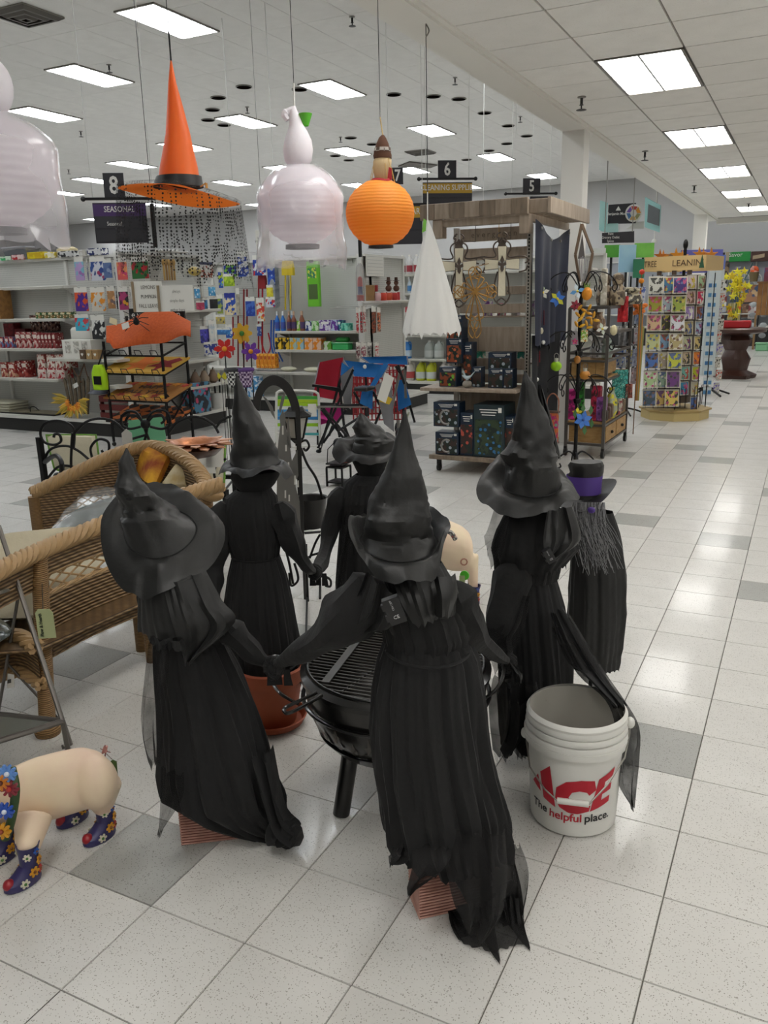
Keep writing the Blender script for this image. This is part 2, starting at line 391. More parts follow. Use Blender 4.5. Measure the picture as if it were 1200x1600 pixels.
for x,ys in((1.9,(22.6,)),(4.6,(22.6,)),(-.4,(22.6,)),(-3.18,(9.98,13.95,17.92,21.9,6.0,2.0)),(-5.79,(7.37,11.3,15.3,19.25,23.2,3.4,-.6)),(-8.4,(8.67,12.55,16.5,20.0,24.0,4.7,.7)),(-11.0,(10.12,13.9,17.8,21.8,6.2,2.2)),(-13.65,(11.4,15.1,19.1,23.1,7.4)),(-16.3,(12.6,16.5,20.5,24.3,8.6)),(-19,(13.9,17.9,21.9)),(-21.6,(15,19,23)),(-24.3,(16.5,20.5,24.5))):  # single far-end lights are added, hidden by the low ceiling, to brighten the back wall
 for y in ys:HL.append((x,y))
hl=[]
nb=MB()
for i in range(-37,13):
 for j in range(-14,12):
  x,y=HX+i*.61,HY+j*1.22
  if(x+.61>XB0 and y<20.3)or x+.61>9 or x<-31 or y+1.22>25.5 or y<-6:continue
  z=inview(Vector((x+.3,y+.6,ZHI)));hl.append((z or 1e9,x,y))
hl.sort()
for n,(z,x,y)in enumerate(hl):
 if n<300:
  o=bpy.data.objects.new('tile',hm);COL.objects.link(o);o.parent=hi;o.location=(x,y,ZHI)
 else:nb.box((x+.003,y+.003,ZHI),(x+.607,y+1.217,ZHI+.01))
part('tile',nb,M_htile,hi,kind='stuff',smooth=False,fix=False)
M_col=mat('column_paint','#e2e0da',.7)
for(x,y,w_)in((-.83,7.45,.22),(-.83,18.2,.26)):
 c=struct('column',MB().box((x-w_/2,y-w_/2,0),(x+w_/2,y+w_/2,ZLO-.03)),M_col)
M_diff_hi=mat('diffuser_high',(.93,.97,1),.4,emit=LIGHT_HI)
M_diff_lo=mat('diffuser_low',(1,.985,.95),.4,emit=LIGHT_LO)
M_louv=mat('louver','#d8dadc',.3,.4)
def troffer(w_,l_,em,cells=None):
 r=thing('ceiling_light','','ceiling light',(0,0,0))
 fr=MB()
 for a,b in(((-w_/2,-l_/2,0),(-w_/2+.02,l_/2,.03)),((w_/2-.02,-l_/2,0),(w_/2,l_/2,.03)),((-w_/2,-l_/2,0),(w_/2,-l_/2+.02,.03)),((-w_/2,l_/2-.02,0),(w_/2,l_/2,.03))):fr.box(a,b)
 part('frame',fr,M_metal,r,local=True,smooth=False)
 part('diffuser',MB().box((-w_/2+.02,-l_/2+.02,.012),(w_/2-.02,l_/2-.02,.02)),em,r,local=True,smooth=False)
 lv=MB()
 for k in range(1,7):lv.box((-w_/2+.02,-l_/2+l_*k/7-.006,.002),(w_/2-.02,-l_/2+l_*k/7+.006,.011))
 lv.box((-.008,-l_/2+.02,.001),(.008,l_/2-.02,.011))
 part('louver',lv,M_louv,r,local=True,smooth=False)
 return r
t0=troffer(.6,1.2,M_diff_hi);first=True
rows={1.9:'added out of view over the end wall display',4.6:'added out of view over the right end of the hall',-.4:'added out of view over the end of the aisle',-3.18:'half hidden by the beam',-5.79:'in the row above the round lanterns',-8.4:'in the row above the orange witch hat',-11.0:'in the row left of the orange hat',-13.65:'in the row above the number 8 sign',-16.3:'in the far left row of the hall',-19:'in the second row from the far left',-21.6:'in the leftmost distant row',-24.3:'at the far end of the hall'}
cnt={}
for(x,y)in sorted(HL,key=lambda a:(a[0],a[1])):
 seen=inview(Vector((x,y,ZHI)),80)
 cnt[x]=cnt.get(x,0)+(1 if seen else 0)
 lab='white louvered ceiling light %s, %s from the front'%(rows[x],ordn(max(cnt[x]-1,0)))if seen else 'white louvered ceiling light out of view over the store floor'
 o=t0 if first else dup(t0,(x,y,ZHI-.02));first=False;o.location=(x,y,ZHI-.02);o['label']=lab;o['group']='high ceiling lights'
t1=troffer(.6,1.2,M_diff_lo);first=True;c2={}
for(ix,jy)in lo_l:
 x,y=LOWX+(ix+.5)*S,Y0+(jy+1)*S;seen=inview(Vector((x,y,ZLO)),60)
 if seen:c2[ix]=c2.get(ix,0)+1
 lab=('large bright louvered ceiling light in the low tiled ceiling, %s from the camera'%ordn(c2[ix]-1))if seen else 'white louvered ceiling light added out of view over the aisle'
 o=t1 if first else dup(t1);first=False;o.location=(x,y,ZLO-.006);o['label']=lab;o['group']='low ceiling lights'
dl=None
for n,(px,py)in enumerate([(381,135),(341,152),(332,171),(325,187),(350,195),(468,139),(615,147),(677,150),(717,154),(757,176),(794,196),(823,212),(792,224),(764,235),(729,249),(548,215),(524,243),(545,250),(582,225)]):
 p=G(px,py,ZHI)
 if dl is None:
  dl=thing('downlight','','downlight');part('trim_ring',MB().lathe([(.11,0),(.13,0),(.13,.012),(.11,.012)],n=20,cap=False),M_metal,dl,local=True)
  part('reflector',MB().lathe([(.115,-.003),(.02,-.0031)],n=20),mat('downlight_dark','#120e0c',1,spec=0),dl,local=True);o=dl
 else:o=dup(dl)
 o.location=(p.x,p.y,ZHI-.014);o['group']='dark downlights'
 o['label']='dark round recessed downlight, %s of the %s cluster counted from the camera'%((ordn(n),'left')if n<6 else(ordn(n-6),'right'))
spk=None
for(px,py,H)in[(170,101,1),(550,26,1),(386,167,1),(126,205,1),(107,265,1),(711,121,1),(813,182,1),(532,214,1),(887,222,1),(909,151,0),(1008,236,0),(1085,290,0),(1170,318,0)]:
 p=G(px,py,ZHI if H else ZLO)
 if spk is None:
  spk=thing('sprinkler','','sprinkler');part('escutcheon',MB().lathe([(.035,0),(.035,-.008),(.012,-.012)]),M_metal,spk,local=True)
  part('pipe',MB().lathe([(.012,-.01),(.012,-.06),(.02,-.065),(.006,-.07),(.006,-.1)],n=10),M_dark,spk,local=True)
  part('deflector',MB().lathe([(.04,-.1),(.045,-.104),(.01,-.108)],n=10),M_dark,spk,local=True);o=spk
 else:o=dup(spk)
 o.location=(p.x,p.y,(ZHI if H else ZLO));o['group']='ceiling sprinklers'
 n_=len([1 for q in COL.objects if q.name.startswith('sprinkler')and q.type=='EMPTY'])
 W_={170:'beside the long light at upper left',550:'at the top centre of the high ceiling',386:'near the left downlight cluster',126:'above the number 8 sign at far left',107:'left of the number 8 sign',711:'above the right downlight cluster',813:'right of the right downlight cluster',532:'behind the orange lantern wire',887:'just left of the column top',909:'nearest under the low ceiling',1008:'second under the low ceiling',1085:'third under the low ceiling',1170:'farthest under the low ceiling'}
 o['label']='small pendent ceiling sprinkler head '+W_[px]
def vent(px,py,sz,label,H=ZHI):
 p=G(px,py,H);r=thing('air_vent',label,'air vent',(p.x,p.y,H-.02))
 part('backing',MB().box((-sz,-sz,.0),(sz,sz,.018)),M_metal,r,local=True,smooth=False)
 for k in range(3):
  q=sz*(1-k*.3);fr=MB();fr.loft([[(a*s_,b*s_,z_)for a,b in((-1,-1),(1,-1),(1,1),(-1,1))]for s_,z_ in((q,-.004*k),(q-.05*sz/.3,-.03-.01*k),(q-.08*sz/.3,-.03-.01*k),(q-.06*sz/.3,-.0))],cap=False)
  part('vane',fr,mat('vent_metal','#55504a',.5,.3),r,local=True,smooth=False)
vent(40,22,.3,'square brown ceiling air vent in the top left corner')
vent(657,237,.28,'small dark square air vent above the number 6 sign')
pnl=MB();P=[G(*q,ZHI-.006)for q in((622,259),(640,252),(683,257),(672,261))]
pnl.loft([P,[p+Vector((0,0,-.03))for p in P]]);single('return_grille',pnl,mat('grille_brown','#6b6560',.7),'large dark square return grille left of the number 6 sign','air vent',smooth=False)
# gondola shelving
M_kick=mat('kick_black','#1f1e1d',.5)
M_shelf=mat('shelf_enamel','#cfcdc6',.4)
M_tag=mat('price_channel','#b9b7ad',.4)
def gondola(name,label,O,L,shelves,depth=.45,H=2.13,facing='-y',deckz=.2,deckd=.5,sect=1.19,group=None):
 """O = back-panel corner at the left end seen from the front; runs L to the right. local: x right, -y towards the front"""
 r=thing(name,label,'shelving',O,0 if facing=='-y' else PI/2,group)
 part('back_panel',MB().box((0,0,deckz),(L,.03,H-.03)),M_peg,r,local=True,smooth=False)
 n=max(1,round(L/sect));s=L/n
 for k in range(n+1):part('upright',MB().box((k*s-.02,-.03,0),(k*s+.02,.04,H)),M_white,r,local=True,smooth=False)
 part('top_cap',MB().box((0,-.05,H-.03),(L,.05,H)),M_white,r,local=True,smooth=False)
 part('base_deck',MB().box((0,-deckd,deckz-.04),(L,0,deckz)),M_shelf,r,local=True,smooth=False)
 part('kick_plate',MB().box((0,-deckd+.03,0),(L,-deckd+.06,deckz-.04)),M_kick,r,local=True,smooth=False)
 for(x0,x1,z,d)in shelves:
  f=MB().box((x0,-d,z-.035),(x1,0,z),.004)
  sh=part('shelf',f,M_shelf,r,local=True,smooth=False)
  ch=MB().box((x0+.01,-d-.006,z-.034),(x1-.01,-d,z-.004));part('price_channel',ch,M_tag,sh,local=True,smooth=False)
  for x in(x0+.02,x1-.04):part('bracket',MB().prism([(0,0),(-d*.8,0),(0,-.09)],.004,(x,0,z-.036),(0,1,0),(0,0,1)),M_white,sh,local=True,smooth=False)
 return r
g1=gondola('gondola_shelf','long white pegboard shelving run on the left holding red boxes',(-12.0,6.42,0),6.35,[(3.9,5.22,1.79,.22),(-0.0,4.05,1.79,.38),(0,5.25,1.40,.37),(0,5.1,1.035,.37),(0,5.1,.66,.37),(5.16,6.33,.93,.52)],H=2.13)
g1e=gondola('gondola_shelf','short white shelving end beside the orange felt hat rack',(-5.64,5.98,0),1.42,[(0,1.4,1.47,.32),(0,1.4,.86,.32),(0,1.4,.54,.32)],facing='+x',deckd=.3,sect=1.4)
g2=gondola('gondola_shelf','white pegboard shelving with brooms, mop box and cleaning pads',(-8.0,9.0,0),3.98,[(2.62,3.96,1.13,.36),(2.62,3.96,.87,.36),(2.3,3.9,.56,.42),(0,2.3,.6,.4)],H=2.12,sect=1.3)
g2e=gondola('gondola_shelf','white shelving end with hanging red kitchen gadgets',(-4.0,8.72,0),1.3,[(0,1.28,1.52,.4)],facing='+x',deckd=.42,sect=1.3)
g3=gondola('gondola_shelf','white shelving run with spray bottles and yellow jugs',(-6.4,11.65,0),5.0,[(1.5,4.9,1.92,.36),(1.5,4.9,1.62,.36),(1.5,4.9,1.28,.36),(1.5,4.9,.95,.4),(1.5,4.9,.56,.42)],deckd=.5)
def panel_back():
 pass
 # goods
def carton(lo,hi,c,label,group,face=None,c2=None,cat='box',fy=True,scale=18,front=True):
 r=thing('carton',label,cat,((lo[0]+hi[0])/2,(lo[1]+hi[1])/2,lo[2]),0,group)
 m=mat('print%s%s%s'%(c,c2,face),c,.45,kind='print',c2=c2 or c,c3=face or c2 or c,scale=scale)
 part('box_body',MB().box(lo,hi,.003),m,r,smooth=False)
 w_=hi[0]-lo[0];h_=hi[2]-lo[2]
 if front and face:part('label_panel',MB().box((lo[0]+w_*.15,lo[1]-.0015,lo[2]+h_*.62),(hi[0]-w_*.15,lo[1],hi[2]-h_*.15)),pm(face),r,smooth=False)
 return r
def bottle(x,y,z,r_,h,c,label,group,kind='spray',capc='#d8d5cc',lc='#d6d3ca',cat='bottle',mkey=None):
 t=thing('bottle',label,cat,(x,y,z),0,group)
 if kind=='jug':
  pf=[(r_*.9,0),(r_,.01),(r_,h*.6),(r_*.75,h*.78),(r_*.35,h*.88),(r_*.3,h*.93)]
  part('body',MB().lathe(pf,n=14),pm(c,.3),t,local=True)
  part('cap',MB().lathe([(r_*.33,h*.92),(r_*.33,h),(r_*.2,h*1.01)],n=12),pm(capc),t,local=True)
  part('handle',MB().tube(catmull([(r_*.35,0,h*.86),(r_*.8,0,h*.9),(r_*1.02,0,h*.75),(r_*.95,0,h*.5)],4),r_*.14),pm(c,.3),t,local=True)
 else:
  pf=[(r_*.9,0),(r_,.01),(r_,h*.5),(r_*.8,h*.62),(r_*.4,h*.74),(r_*.32,h*.82)]
  part('body',MB().lathe(pf,n=12),pm(c,.3),t,local=True)
  if kind=='spray':part('trigger_head',MB().box((-r_*.3,-r_*.9,h*.86),(r_*.3,r_*.5,h)).box((-r_*.15,-r_*.8,h*.72),(r_*.15,-r_*.6,h*.88)).lathe([(r_*.34,h*.8),(r_*.34,h*.87)],n=10),pm(capc),t,local=True,smooth=False)
  else:part('cap',MB().lathe([(r_*.4,h*.8),(r_*.4,h),(r_*.2,h*1.01)],n=12),pm(capc),t,local=True)
 part('label',MB().lathe([(r_*1.015,h*.12),(r_*1.02,h*.14),(r_*1.02,h*.44),(r_*1.015,h*.46)],n=14,cap=False),pm(lc),t,local=True)
 return t
def pouch(px0,py0,px1,py1,Y,cs,label,group,cat='pack',hook=True,head=.22,ax='y',th=.012,scale=14):
 """a hanging pack: header card, body, hook; pixel rectangle on plane Y (or X)"""
 P=PY if ax=='y' else PX
 a=P(px0,py0,Y);b=P(px1,py1,Y)
 if ax=='y':lo=Vector((a.x,Y,b.z));hi=Vector((b.x,Y,a.z));X=Vector((1,0,0));W=b.x-a.x;N=Vector((0,-1,0))
 else:X=Vector((0,1,0));W=b.y-a.y;lo=Vector((Y,a.y,b.z));hi=a;N=Vector((1,0,0))
 O=Vector((a.x,a.y,0));O.z=0;H=a.z-b.z;zc=a.z
 t=thing('hanging_pack',label,cat,O+X*W/2+Vector((0,0,b.z)),0,group)
 m=mat('pp%s%s'%(cs,scale),cs[0],.4,kind='print',c2=cs[1%len(cs)],c3=cs[2%len(cs)],scale=scale)
 hd_=H*head;n=5;rows=[]
 for sgn in(1,-1):
  for j in range(n+1):
   z=b.z+(H-hd_)*j/n;e=math.sin(PI*j/n)*th
   rows.append([O+X*(W*k/4)+N*(sgn*(e*math.sin(PI*k/4)+.002))+Vector((0,0,z))for k in range(5)])
 mb=MB();mb.sheet(rows[:n+1]);mb.sheet(rows[n+1:]);part('pack_body',mb,m,t)
 if head:part('header_card',MB().prism([(0,zc-hd_),(W,zc-hd_),(W,zc),(0,zc)],.003,O+N*.001,X,(0,0,1)),M_card if len(cs)<4 else pm(cs[3]),t,smooth=False)
 if hook:part('peg_hook',MB().tube([O+X*W/2+Vector((0,0,zc-.008))-N*abs((6.42 if Y<7 else 9.0 if Y<9 else 11.65)-Y if ax=='y' else Y-(-5.6 if Y<-5 else-4.0)),O+X*W/2+Vector((0,0,zc-.008))+N*.03,O+X*W/2+Vector((0,0,zc+.004))+N*.04],.0025,5),M_metal,t)
 return t
tz=2.13
def topbox(x0,x1,c,c2,h,label,group='packs along the top of the long shelf',y=6.33):
 return carton((x0,y,tz),(x1,y+.12,tz+h),c,label,group,c2,c2)
xs=lambda px,Y=6.35:PY(px,390,Y).x
tote=thing('storage_tote','grey plastic storage tote on top of the long white shelf','tote',((xs(10)+xs(44))/2,6.45,tz))
a,b=xs(6),xs(42)
part('tub',MB().loft([[(a+i*(.02),6.33+j*.02 if 0 else y,z)for(i,x,y,j)in()]or[(x,y,z)for x,y in((a+k,6.33+k),(b-k,6.33+k),(b-k,6.55-k),(a+k,6.55-k))]for k,z in((.03,tz),(.0,tz+.13))]),pm('#66696e'),tote,smooth=False)
part('lid',MB().box((a-.02,6.31,tz+.13),(b+.02,6.57,tz+.16),.01),pm('#5c6066'),tote,smooth=False)
for(p0,p1,c,c2,h,lab)in[(0,17,'#2f9a5a','#c7d8c5',.05,'green and white flat packs on the top shelf end'),(18,37,'#b22a2f','#e0c8c4',.06,'red and white pack on top shelf below grey tote'),(43,67,'#d8c421','#c9a81c',.08,'yellow pack on the top shelf'),(70,80,'#d8c64a','#ebe6cf',.07,'small yellow and white pack on the top shelf'),(91,116,'#26272c','#c8c8c6',.07,'black and white pack on the top shelf'),(124,135,'#d5d4cf','#c4c0b6',.07,'white pack between black and navy packs on top shelf'),(137,160,'#1d2a5c','#d8d8d8',.08,'navy pack on the top shelf')]:
 topbox(xs(p0),xs(p1),c,c2,h,lab)
single('folded_cloth',MB().loft([[(xs(76)+.0+math.cos(t)*0,0,0)]for t in()]or[[Vector((xs(94)+math.cos(t)*.17*k,6.46+math.sin(t)*.08*k,tz+z))for t in[2*PI*i/14 for i in range(14)]]for k,z in((.9,.001),(1,.03),(.95,.1),(.6,.125))]),pm('#cfc09a',.9),'cream folded cloth pile on top of the long shelf','cloth')
Yp=5.94
cols_=[((115,401,133,438),('#b79ac9','#7fb7c9','#9d6fae'),'lilac and blue'),((139,401,166,438),('#c9ccd6','#2f4a8a','#a33c63'),'white with blue swirl'),((160,404,176,434),('#5a6f9a','#44598c','#8896b4'),'slate blue'),((181,402,200,437),('#d65f5c','#e08f5a','#c03b6a'),'pink and orange flower'),((204,402,233,435),('#2e6b36','#a8272f','#1f4a26'),'green with red cardinal'),((115,449,139,486),('#4a2b86','#d1562b','#5b3796'),'purple with orange candy stripe'),((140,449,166,486),('#cfcabd','#d78a2c','#aebac2'),'white with orange pumpkin'),((166,447,181,482),('#a2774c','#d8a97a','#6b5a5e'),'brown turkey'),((184,448,202,484),('#a43a6a','#2c2c30','#d59b2e'),'dark with pink flowers'),((202,447,213,472),('#cfcfca','#a8a8a4','#cfcfca'),'plain white'),((116,491,140,517),('#3fa6c2','#c33f42','#57b8cc'),'turquoise with red bird'),((141,492,166,530),('#232428','#d5d5d0','#1b1b1e'),'black with white lettering')]
for n,(q,cs,nm)in enumerate(cols_):
 row=ordn(0 if n<5 else 1 if n<10 else 2)
 pouch(*q,Yp+.02*(n%2),cs,'%s napkin pack hanging in the %s row above the red boxes'%(nm,row),'hanging napkin packs',scale=10)
for n,(px,py)in enumerate([(134,402),(177,402),(200,402),(180,447),(210,450)]):
 pouch(px,py,px+5,py+36,6.2,(['#8d86a8','#2c3b66','#4c5668','#3b3c44','#8d8d88'][n],'#bdbdbd'),'narrow stack of packs seen edge-on, %s from the left among the napkins'%ordn(n),'edge-on packs',scale=20)
for k in range(6):
 x=PY(62+k*9.6,490,6.15).x;z=1.40
 carton((x-.047,6.12,z),(x+.047,6.2,z+.075),'#3b5a3a' if k else '#2f6b3c','small gift pack with green and cream print, %s in the row on the upper shelf'%ordn(k),'green packs on the upper shelf','#d0c9a4','#8a6a3c',scale=30)
def redrow(pxs,z,Y,h,w_,c,c2,lab,grp,py=545):
 for k,px in enumerate(pxs):
  x=PY(px,py,Y).x;carton((x-w_/2,Y,z),(x+w_/2,Y+.14,z+h),c,lab%ordn(k),grp,'#d9cfc4',c2,scale=22)
redrow([30,38.5,47,57],1.035,6.1,.2,.085,'#8e1d22','#c9a8a0','red candle carton with white leaf print, %s in the upper red row','upper red cartons',548)
redrow([63,68.5,74,79.5,86],1.035,6.1,.19,.052,'#7d171c','#8e4a48','slim dark red carton, %s in the upper red row','slim red cartons',548)
redrow([4,12,19],1.035,6.1,.14,.07,'#9b2126','#5b6f9c','red carton with small picture, %s from the left of the upper shelf','low red cartons',548)
redrow([60,78],1.24,6.28,.2,.18,'#3a1210','#8e6b5e','dark brown display carton behind red row, %s','display cartons',548)
carton((xs(-2),6.26,1.035),(xs(14),6.38,1.40-.06),'#5e1218','tall dark red carton at the left of the upper shelf',None,None,'#7b1a20')
carton((xs(15),6.26,1.035),(xs(32),6.38,1.27),'#5a1016','dark red carton behind the low red cartons',None,None,'#701a20')
redrow([8,20],.66,6.1,.19,.12,'#8a2422','#c79a7c','red carton with cream print, %s on the lower shelf','lower red cartons',592)
redrow([30,40],.66,6.15,.21,.1,'#7a1719','#a8493f','deep red carton, %s right of the cream-printed ones','lower deep red cartons',592)
redrow([66,81,95],.66,6.1,.13,.15,'#a32128','#c9b4ac','bright red carton at the bottom, %s of the open display','display base red cartons',590)
redrow([65,80,93,103],.79,6.12,.17,.13,'#9c4038','#e1d8cc','red and white header carton, %s on top of the display','display top cartons',575)
z=.93
Yf=5.95
bx=MB().box((PY(98,550,Yf).x,Yf,z),(PY(143,550,Yf).x,Yf+.15,z+.22),.003)
r=thing('picture_box','white open-front picture box with small prints on the right shelf','box',base_of(bx));part('box_body',bx,M_card,r,smooth=False)
for k in range(3):
 x=PY(106+k*13,540,Yf).x;part('picture',MB().box((x-.045,Yf-.004,z+.06),(x+.045,Yf,z+.2)),mat('pic%d'%k,'#a9a79d',.6,kind='print',c2='#d0cdc4',c3='#8d7f78',scale=30),r,smooth=False)
bx=MB().box((PY(109,530,6.12).x,6.12,z),(PY(144,530,6.12).x,6.3,z+.36),.03);single('paper_pack',bx,M_card,'white rounded pack behind the picture box','pack')
for k in range(3):
 x=PY(128+k*10,550,Yf-.1).x;q=MB().box((x-.045,Yf-.1,z),(x+.045,Yf-.02,z+.11),.004)
 r=thing('wooden_block','small %s wooden block sign, %s in front of the picture box'%(['dark','tan','tan'][k],ordn(k)),'ornament',base_of(q),0,'wooden blocks');part('block',q,pm(['#5b4632','#a3855a','#9b7b50'][k]),r,smooth=False);part('heart',MB().prism([(0,-.02),(.02,.004),(.012,.018),(0,.008),(-.012,.018),(-.02,.004)],.003,(x,Yf-.102,z+.055)),M_card,r,smooth=False)
carton((xs(-6),6.1,1.40),(xs(13),6.3,1.76),'#8a6232','plain brown cardboard carton at the left end of the upper shelf',None,None,'#7d572b')
for k,(a,b,c,d)in enumerate([(40,645,70,652),(62,638,90,652)]):
 p0=PY(10+k*38,645,6.1);p1=PY(50+k*44,645,6.1)
 mb=MB().box((p0.x,6.0,.2),(p1.x,6.3,.215),.004);r=thing('serving_tray','black rimmed tray leaning on the base deck, %s from the left'%ordn(k),'tray',base_of(mb),0,'black trays');part('tray_base',mb,M_iron,r,smooth=False)
 part('tray_inset',MB().box((p0.x+.03,6.03,.215),(p1.x-.03,6.27,.225)),pm('#7b735f'),r,smooth=False)
 part('tray_handle',MB().tube(catmull([(p0.x,6.1,.215),(p0.x-.03,6.13,.27),(p0.x-.03,6.2,.27),(p0.x,6.24,.215)],4),.006),M_iron,r)
mb=MB()
for k in range(4):mb.box((PY(0,630,6.1).x-.3,6.02,.2+k*.035),(PY(20,630,6.1).x+.005*k,6.35,.232+k*.035),.012)
single('folded_cushion',mb,pm('#a5a28f',.9),'stack of flat beige mats at the left end of the base deck','mat')
c=PY(118,625,5.98);r=thing('autumn_wreath','rustic picket wreath with orange flowers and corn leaves on the base deck','wreath',(c.x,5.98,.2))
for k in range(6):
 x=c.x-.14+k*.055;part('picket',MB().prism([(-.02,0),(.02,0),(.02,.4+.03*(k%2)),(0,.44+.03*(k%2)),(-.02,.4+.03*(k%2))],.015,(x,6.02,.25),Matrix.Rotation(.06*(k-2),3,'Y')@Vector((1,0,0)),Matrix.Rotation(.06*(k-2),3,'Y')@Vector((0,0,1))),mat('picket','#6e604c',.8,kind='wood',c2='#4f4436',scale=20),r,smooth=False)
part('hanger',MB().tube([(c.x-.13,6.03,.66),(c.x-.06,6.03,.82),(c.x+.08,6.03,.63)],.008),pm('#6e4a30'),r)
part('hanger',MB().tube([(c.x+.03,6.06,.7),(c.x+.13,6.06,.86),(c.x+.17,6.06,.66)],.008),pm('#6e4a30'),r)
for k in range(34):
 a=PI-.35+k*(PI+.5)/33+rnd.uniform(-.2,.2);rr=rnd.uniform(.26,.38);L=Vector((math.cos(a),-.12,math.sin(a)*.75));o_=Vector((c.x,5.95,.42))
 q=MB();s_=L.cross(Vector((0,1,0))).normalized()*.026;q.add([o_+L*.09,o_+L*rr*.6+s_,o_+L*rr+Vector((0,-.02,0)),o_+L*rr*.6-s_,o_+L*rr*.6+Vector((0,-.012,0))],[(0,1,4),(1,2,4),(2,3,4),(3,0,4)])
 for v in q.v:v.z=max(v.z,.202)
 part('leaf',q,pm(['#a78f2a','#c9a338','#8f7a22'][k%3]),r,smooth=False)
for k in range(9):
 a=PI+.4+k*.3;o_=Vector((c.x+math.cos(a)*.1,5.93,.41+math.sin(a)*.1+rnd.uniform(-.02,.03)))
 part('flower',MB().prism(petals(8,.018,.045),.008,o_,(1,0,0),(0,.2,1)).ell(o_,.013),pm(['#d8862a','#c7691e','#e0a12e'][k%3]),r)
part('price_tag',MB().prism([(-.04,-.025),(.04,-.025),(.04,.025),(-.04,.025)],.002,(c.x+.02,5.99,.6),(1,0,.4),(-.3,0,1)),M_card,r,smooth=False)
a=PY(158,640,6.0).x;b=a+.5;r=thing('wooden_crate','dark red slatted wooden crate behind the mat rack','crate',((a+b)/2,6.1,.2))
for k in range(3):
 part('slat',MB().box((a,5.98,.215+k*.1),(b,5.995,.285+k*.1)),pm('#5e1d1a'),r,smooth=False);part('slat',MB().box((a,6.24,.215+k*.1),(b,6.255,.285+k*.1)),pm('#5e1d1a'),r,smooth=False)
for x in(a,b-.02):part('end_panel',MB().box((x,5.995,.2),(x+.02,6.24,.49)),pm('#541816'),r,smooth=False)
part('bottom',MB().box((a+.02,5.995,.2),(b-.02,6.24,.215)),pm('#541816'),r,smooth=False)
single('paper_bundle',MB().box((a+.03,6.02,.216),(b-.05,6.2,.46),.01),M_card,'white paper bundle inside the red crate','paper')
# endcap of the long run (plane X=-5.32..-5.6)
X0=-5.36
rack=MB()
r=thing('dish_rack','white plastic plate racks standing on top of the short shelving','rack',(-5.5,6.6,2.12))
for k in range(6):
 p=PX(245+k*6.5,394,-5.45);pts=[p+Vector((0,-.02,-.16)),p+Vector((0,-.025,-.03)),p+Vector((0,.0,.03)),p+Vector((0,.04,.0)),p+Vector((0,.05,-.16))]
 pts=[Vector((q.x,q.y,max(q.z,2.135)))for q in pts];part('prong',MB().tube(catmull(pts,4),.011),M_white,r)
part('base_tray',MB().box((-5.55,PX(243,400,-5.45).y,2.13),(-5.35,PX(285,400,-5.45).y,2.15),.005),M_white,r,smooth=False)
Yn=lambda px,py=450,X=X0:PX(px,py,X).y
for k,(q,lab,ls)in enumerate([((214,439,252,474),'white plank sign with black autumn lettering and tan edge',['LEMONS','PUMPKIN','FALL LEAVES']),((253,445,301,476),'white sign with grey cursive lettering leaning on the rack',['always','simple days','gather here'])]):
 d=8.55;a,b=D(q[0],q[3]+18,d),D(q[2],q[1],d);w_=(b-a).dot(RT);h_=b.z-a.z;bot=1.47
 O=Vector((a.x,a.y,0));pl=MB();pl.prism([(0,bot),(w_,bot),(w_,b.z),(0,b.z)],.02,O+Vector((.3,0,0))*0,RT,(0,0,1))
 r=thing('plank_sign',lab,'sign',O+RT*w_/2+Vector((0,0,bot)));part('board',pl,M_card,r,smooth=False)
 part('edge',MB().prism([(-.025,bot),(0,bot),(0,b.z),(-.025,b.z)],.04,O,RT,(0,0,1)),pm('#8d7a60'),r,smooth=False)
 for j,s_ in enumerate(ls):text('lettering',s_,pm(['#4a4742','#8d8a84'][k]),r,O+RT*w_/2-HD*.012+Vector((0,0,b.z-.06-j*.09)),RT,(0,0,1),[.05,.042][k],cond=.75)
bag=MB().ell(PX(304,424,-5.3),(.06,.1,.055));r=thing('bowl_pack','clear pack with yellow plastic bowls hanging on short shelving','pack',PX(304,424,-5.3)-Vector((0,0,.06)));part('bowls',bag,pm('#d9b81f',.3),r);part('wrap',MB().ell(PX(298,424,-5.28),(.07,.17,.07)),mat('clearfilm','#c9c9c4',.15,kind='film',amt=.12),r)
part('peg_hook',MB().tube([PX(304,412,-5.58),PX(304,412,-5.3)],.004),M_metal,r)
for n,(q,cs,nm)in enumerate([((312,409,334,434),('#cfcdc9','#8a3a22','#e8e4da','#22284f'),'white and brown sponge pack with navy header'),((303,448,313,466),('#3b8fc4','#6fb3dc','#cfe3ee'),'light blue brush pack'),((325,445,337,462),('#58a8d6','#3b8fc4','#cfe3ee'),'sky blue brush head pack'),((316,465,325,486),('#2f6da0','#15161a','#2f6da0'),'blue and black brush pack'),((327,463,341,487),('#17181c','#22232a','#17181c'),'black brush pack'),((306,470,320,486),('#a3274c','#c44a6a','#a3274c'),'crimson scourer pack'),((312,510,330,535),('#4640a8','#2a2f6f','#5b55c0'),'violet dustpan pack'),((325,500,337,535),('#d6d6d2','#b9c4cc','#d6d6d2'),'white duster pack'),((318,535,342,553),('#1f2f7a','#c9c9c4','#2a3f9a'),'navy cleaning cloth pack')]):
 pouch(*q,X0+.02*(n%3),cs,nm+' on the short white shelving','cleaning packs on the short shelving',ax='x',scale=18,head=.18)
for k in range(5):
 p=PX(256+k*4,420,-5.35);single('wooden_spoon',MB().tube([p+Vector((0,0,-.13)),p+Vector((0,0,.06))],.012).ell(p+Vector((0,0,.07)),(.02,.025,.04)),pm(['#b08c50','#8d6c3a'][k%2]),'wooden spoon, %s from the left in the hanging bunch'%ordn(k),'spoon','hanging wooden spoons')
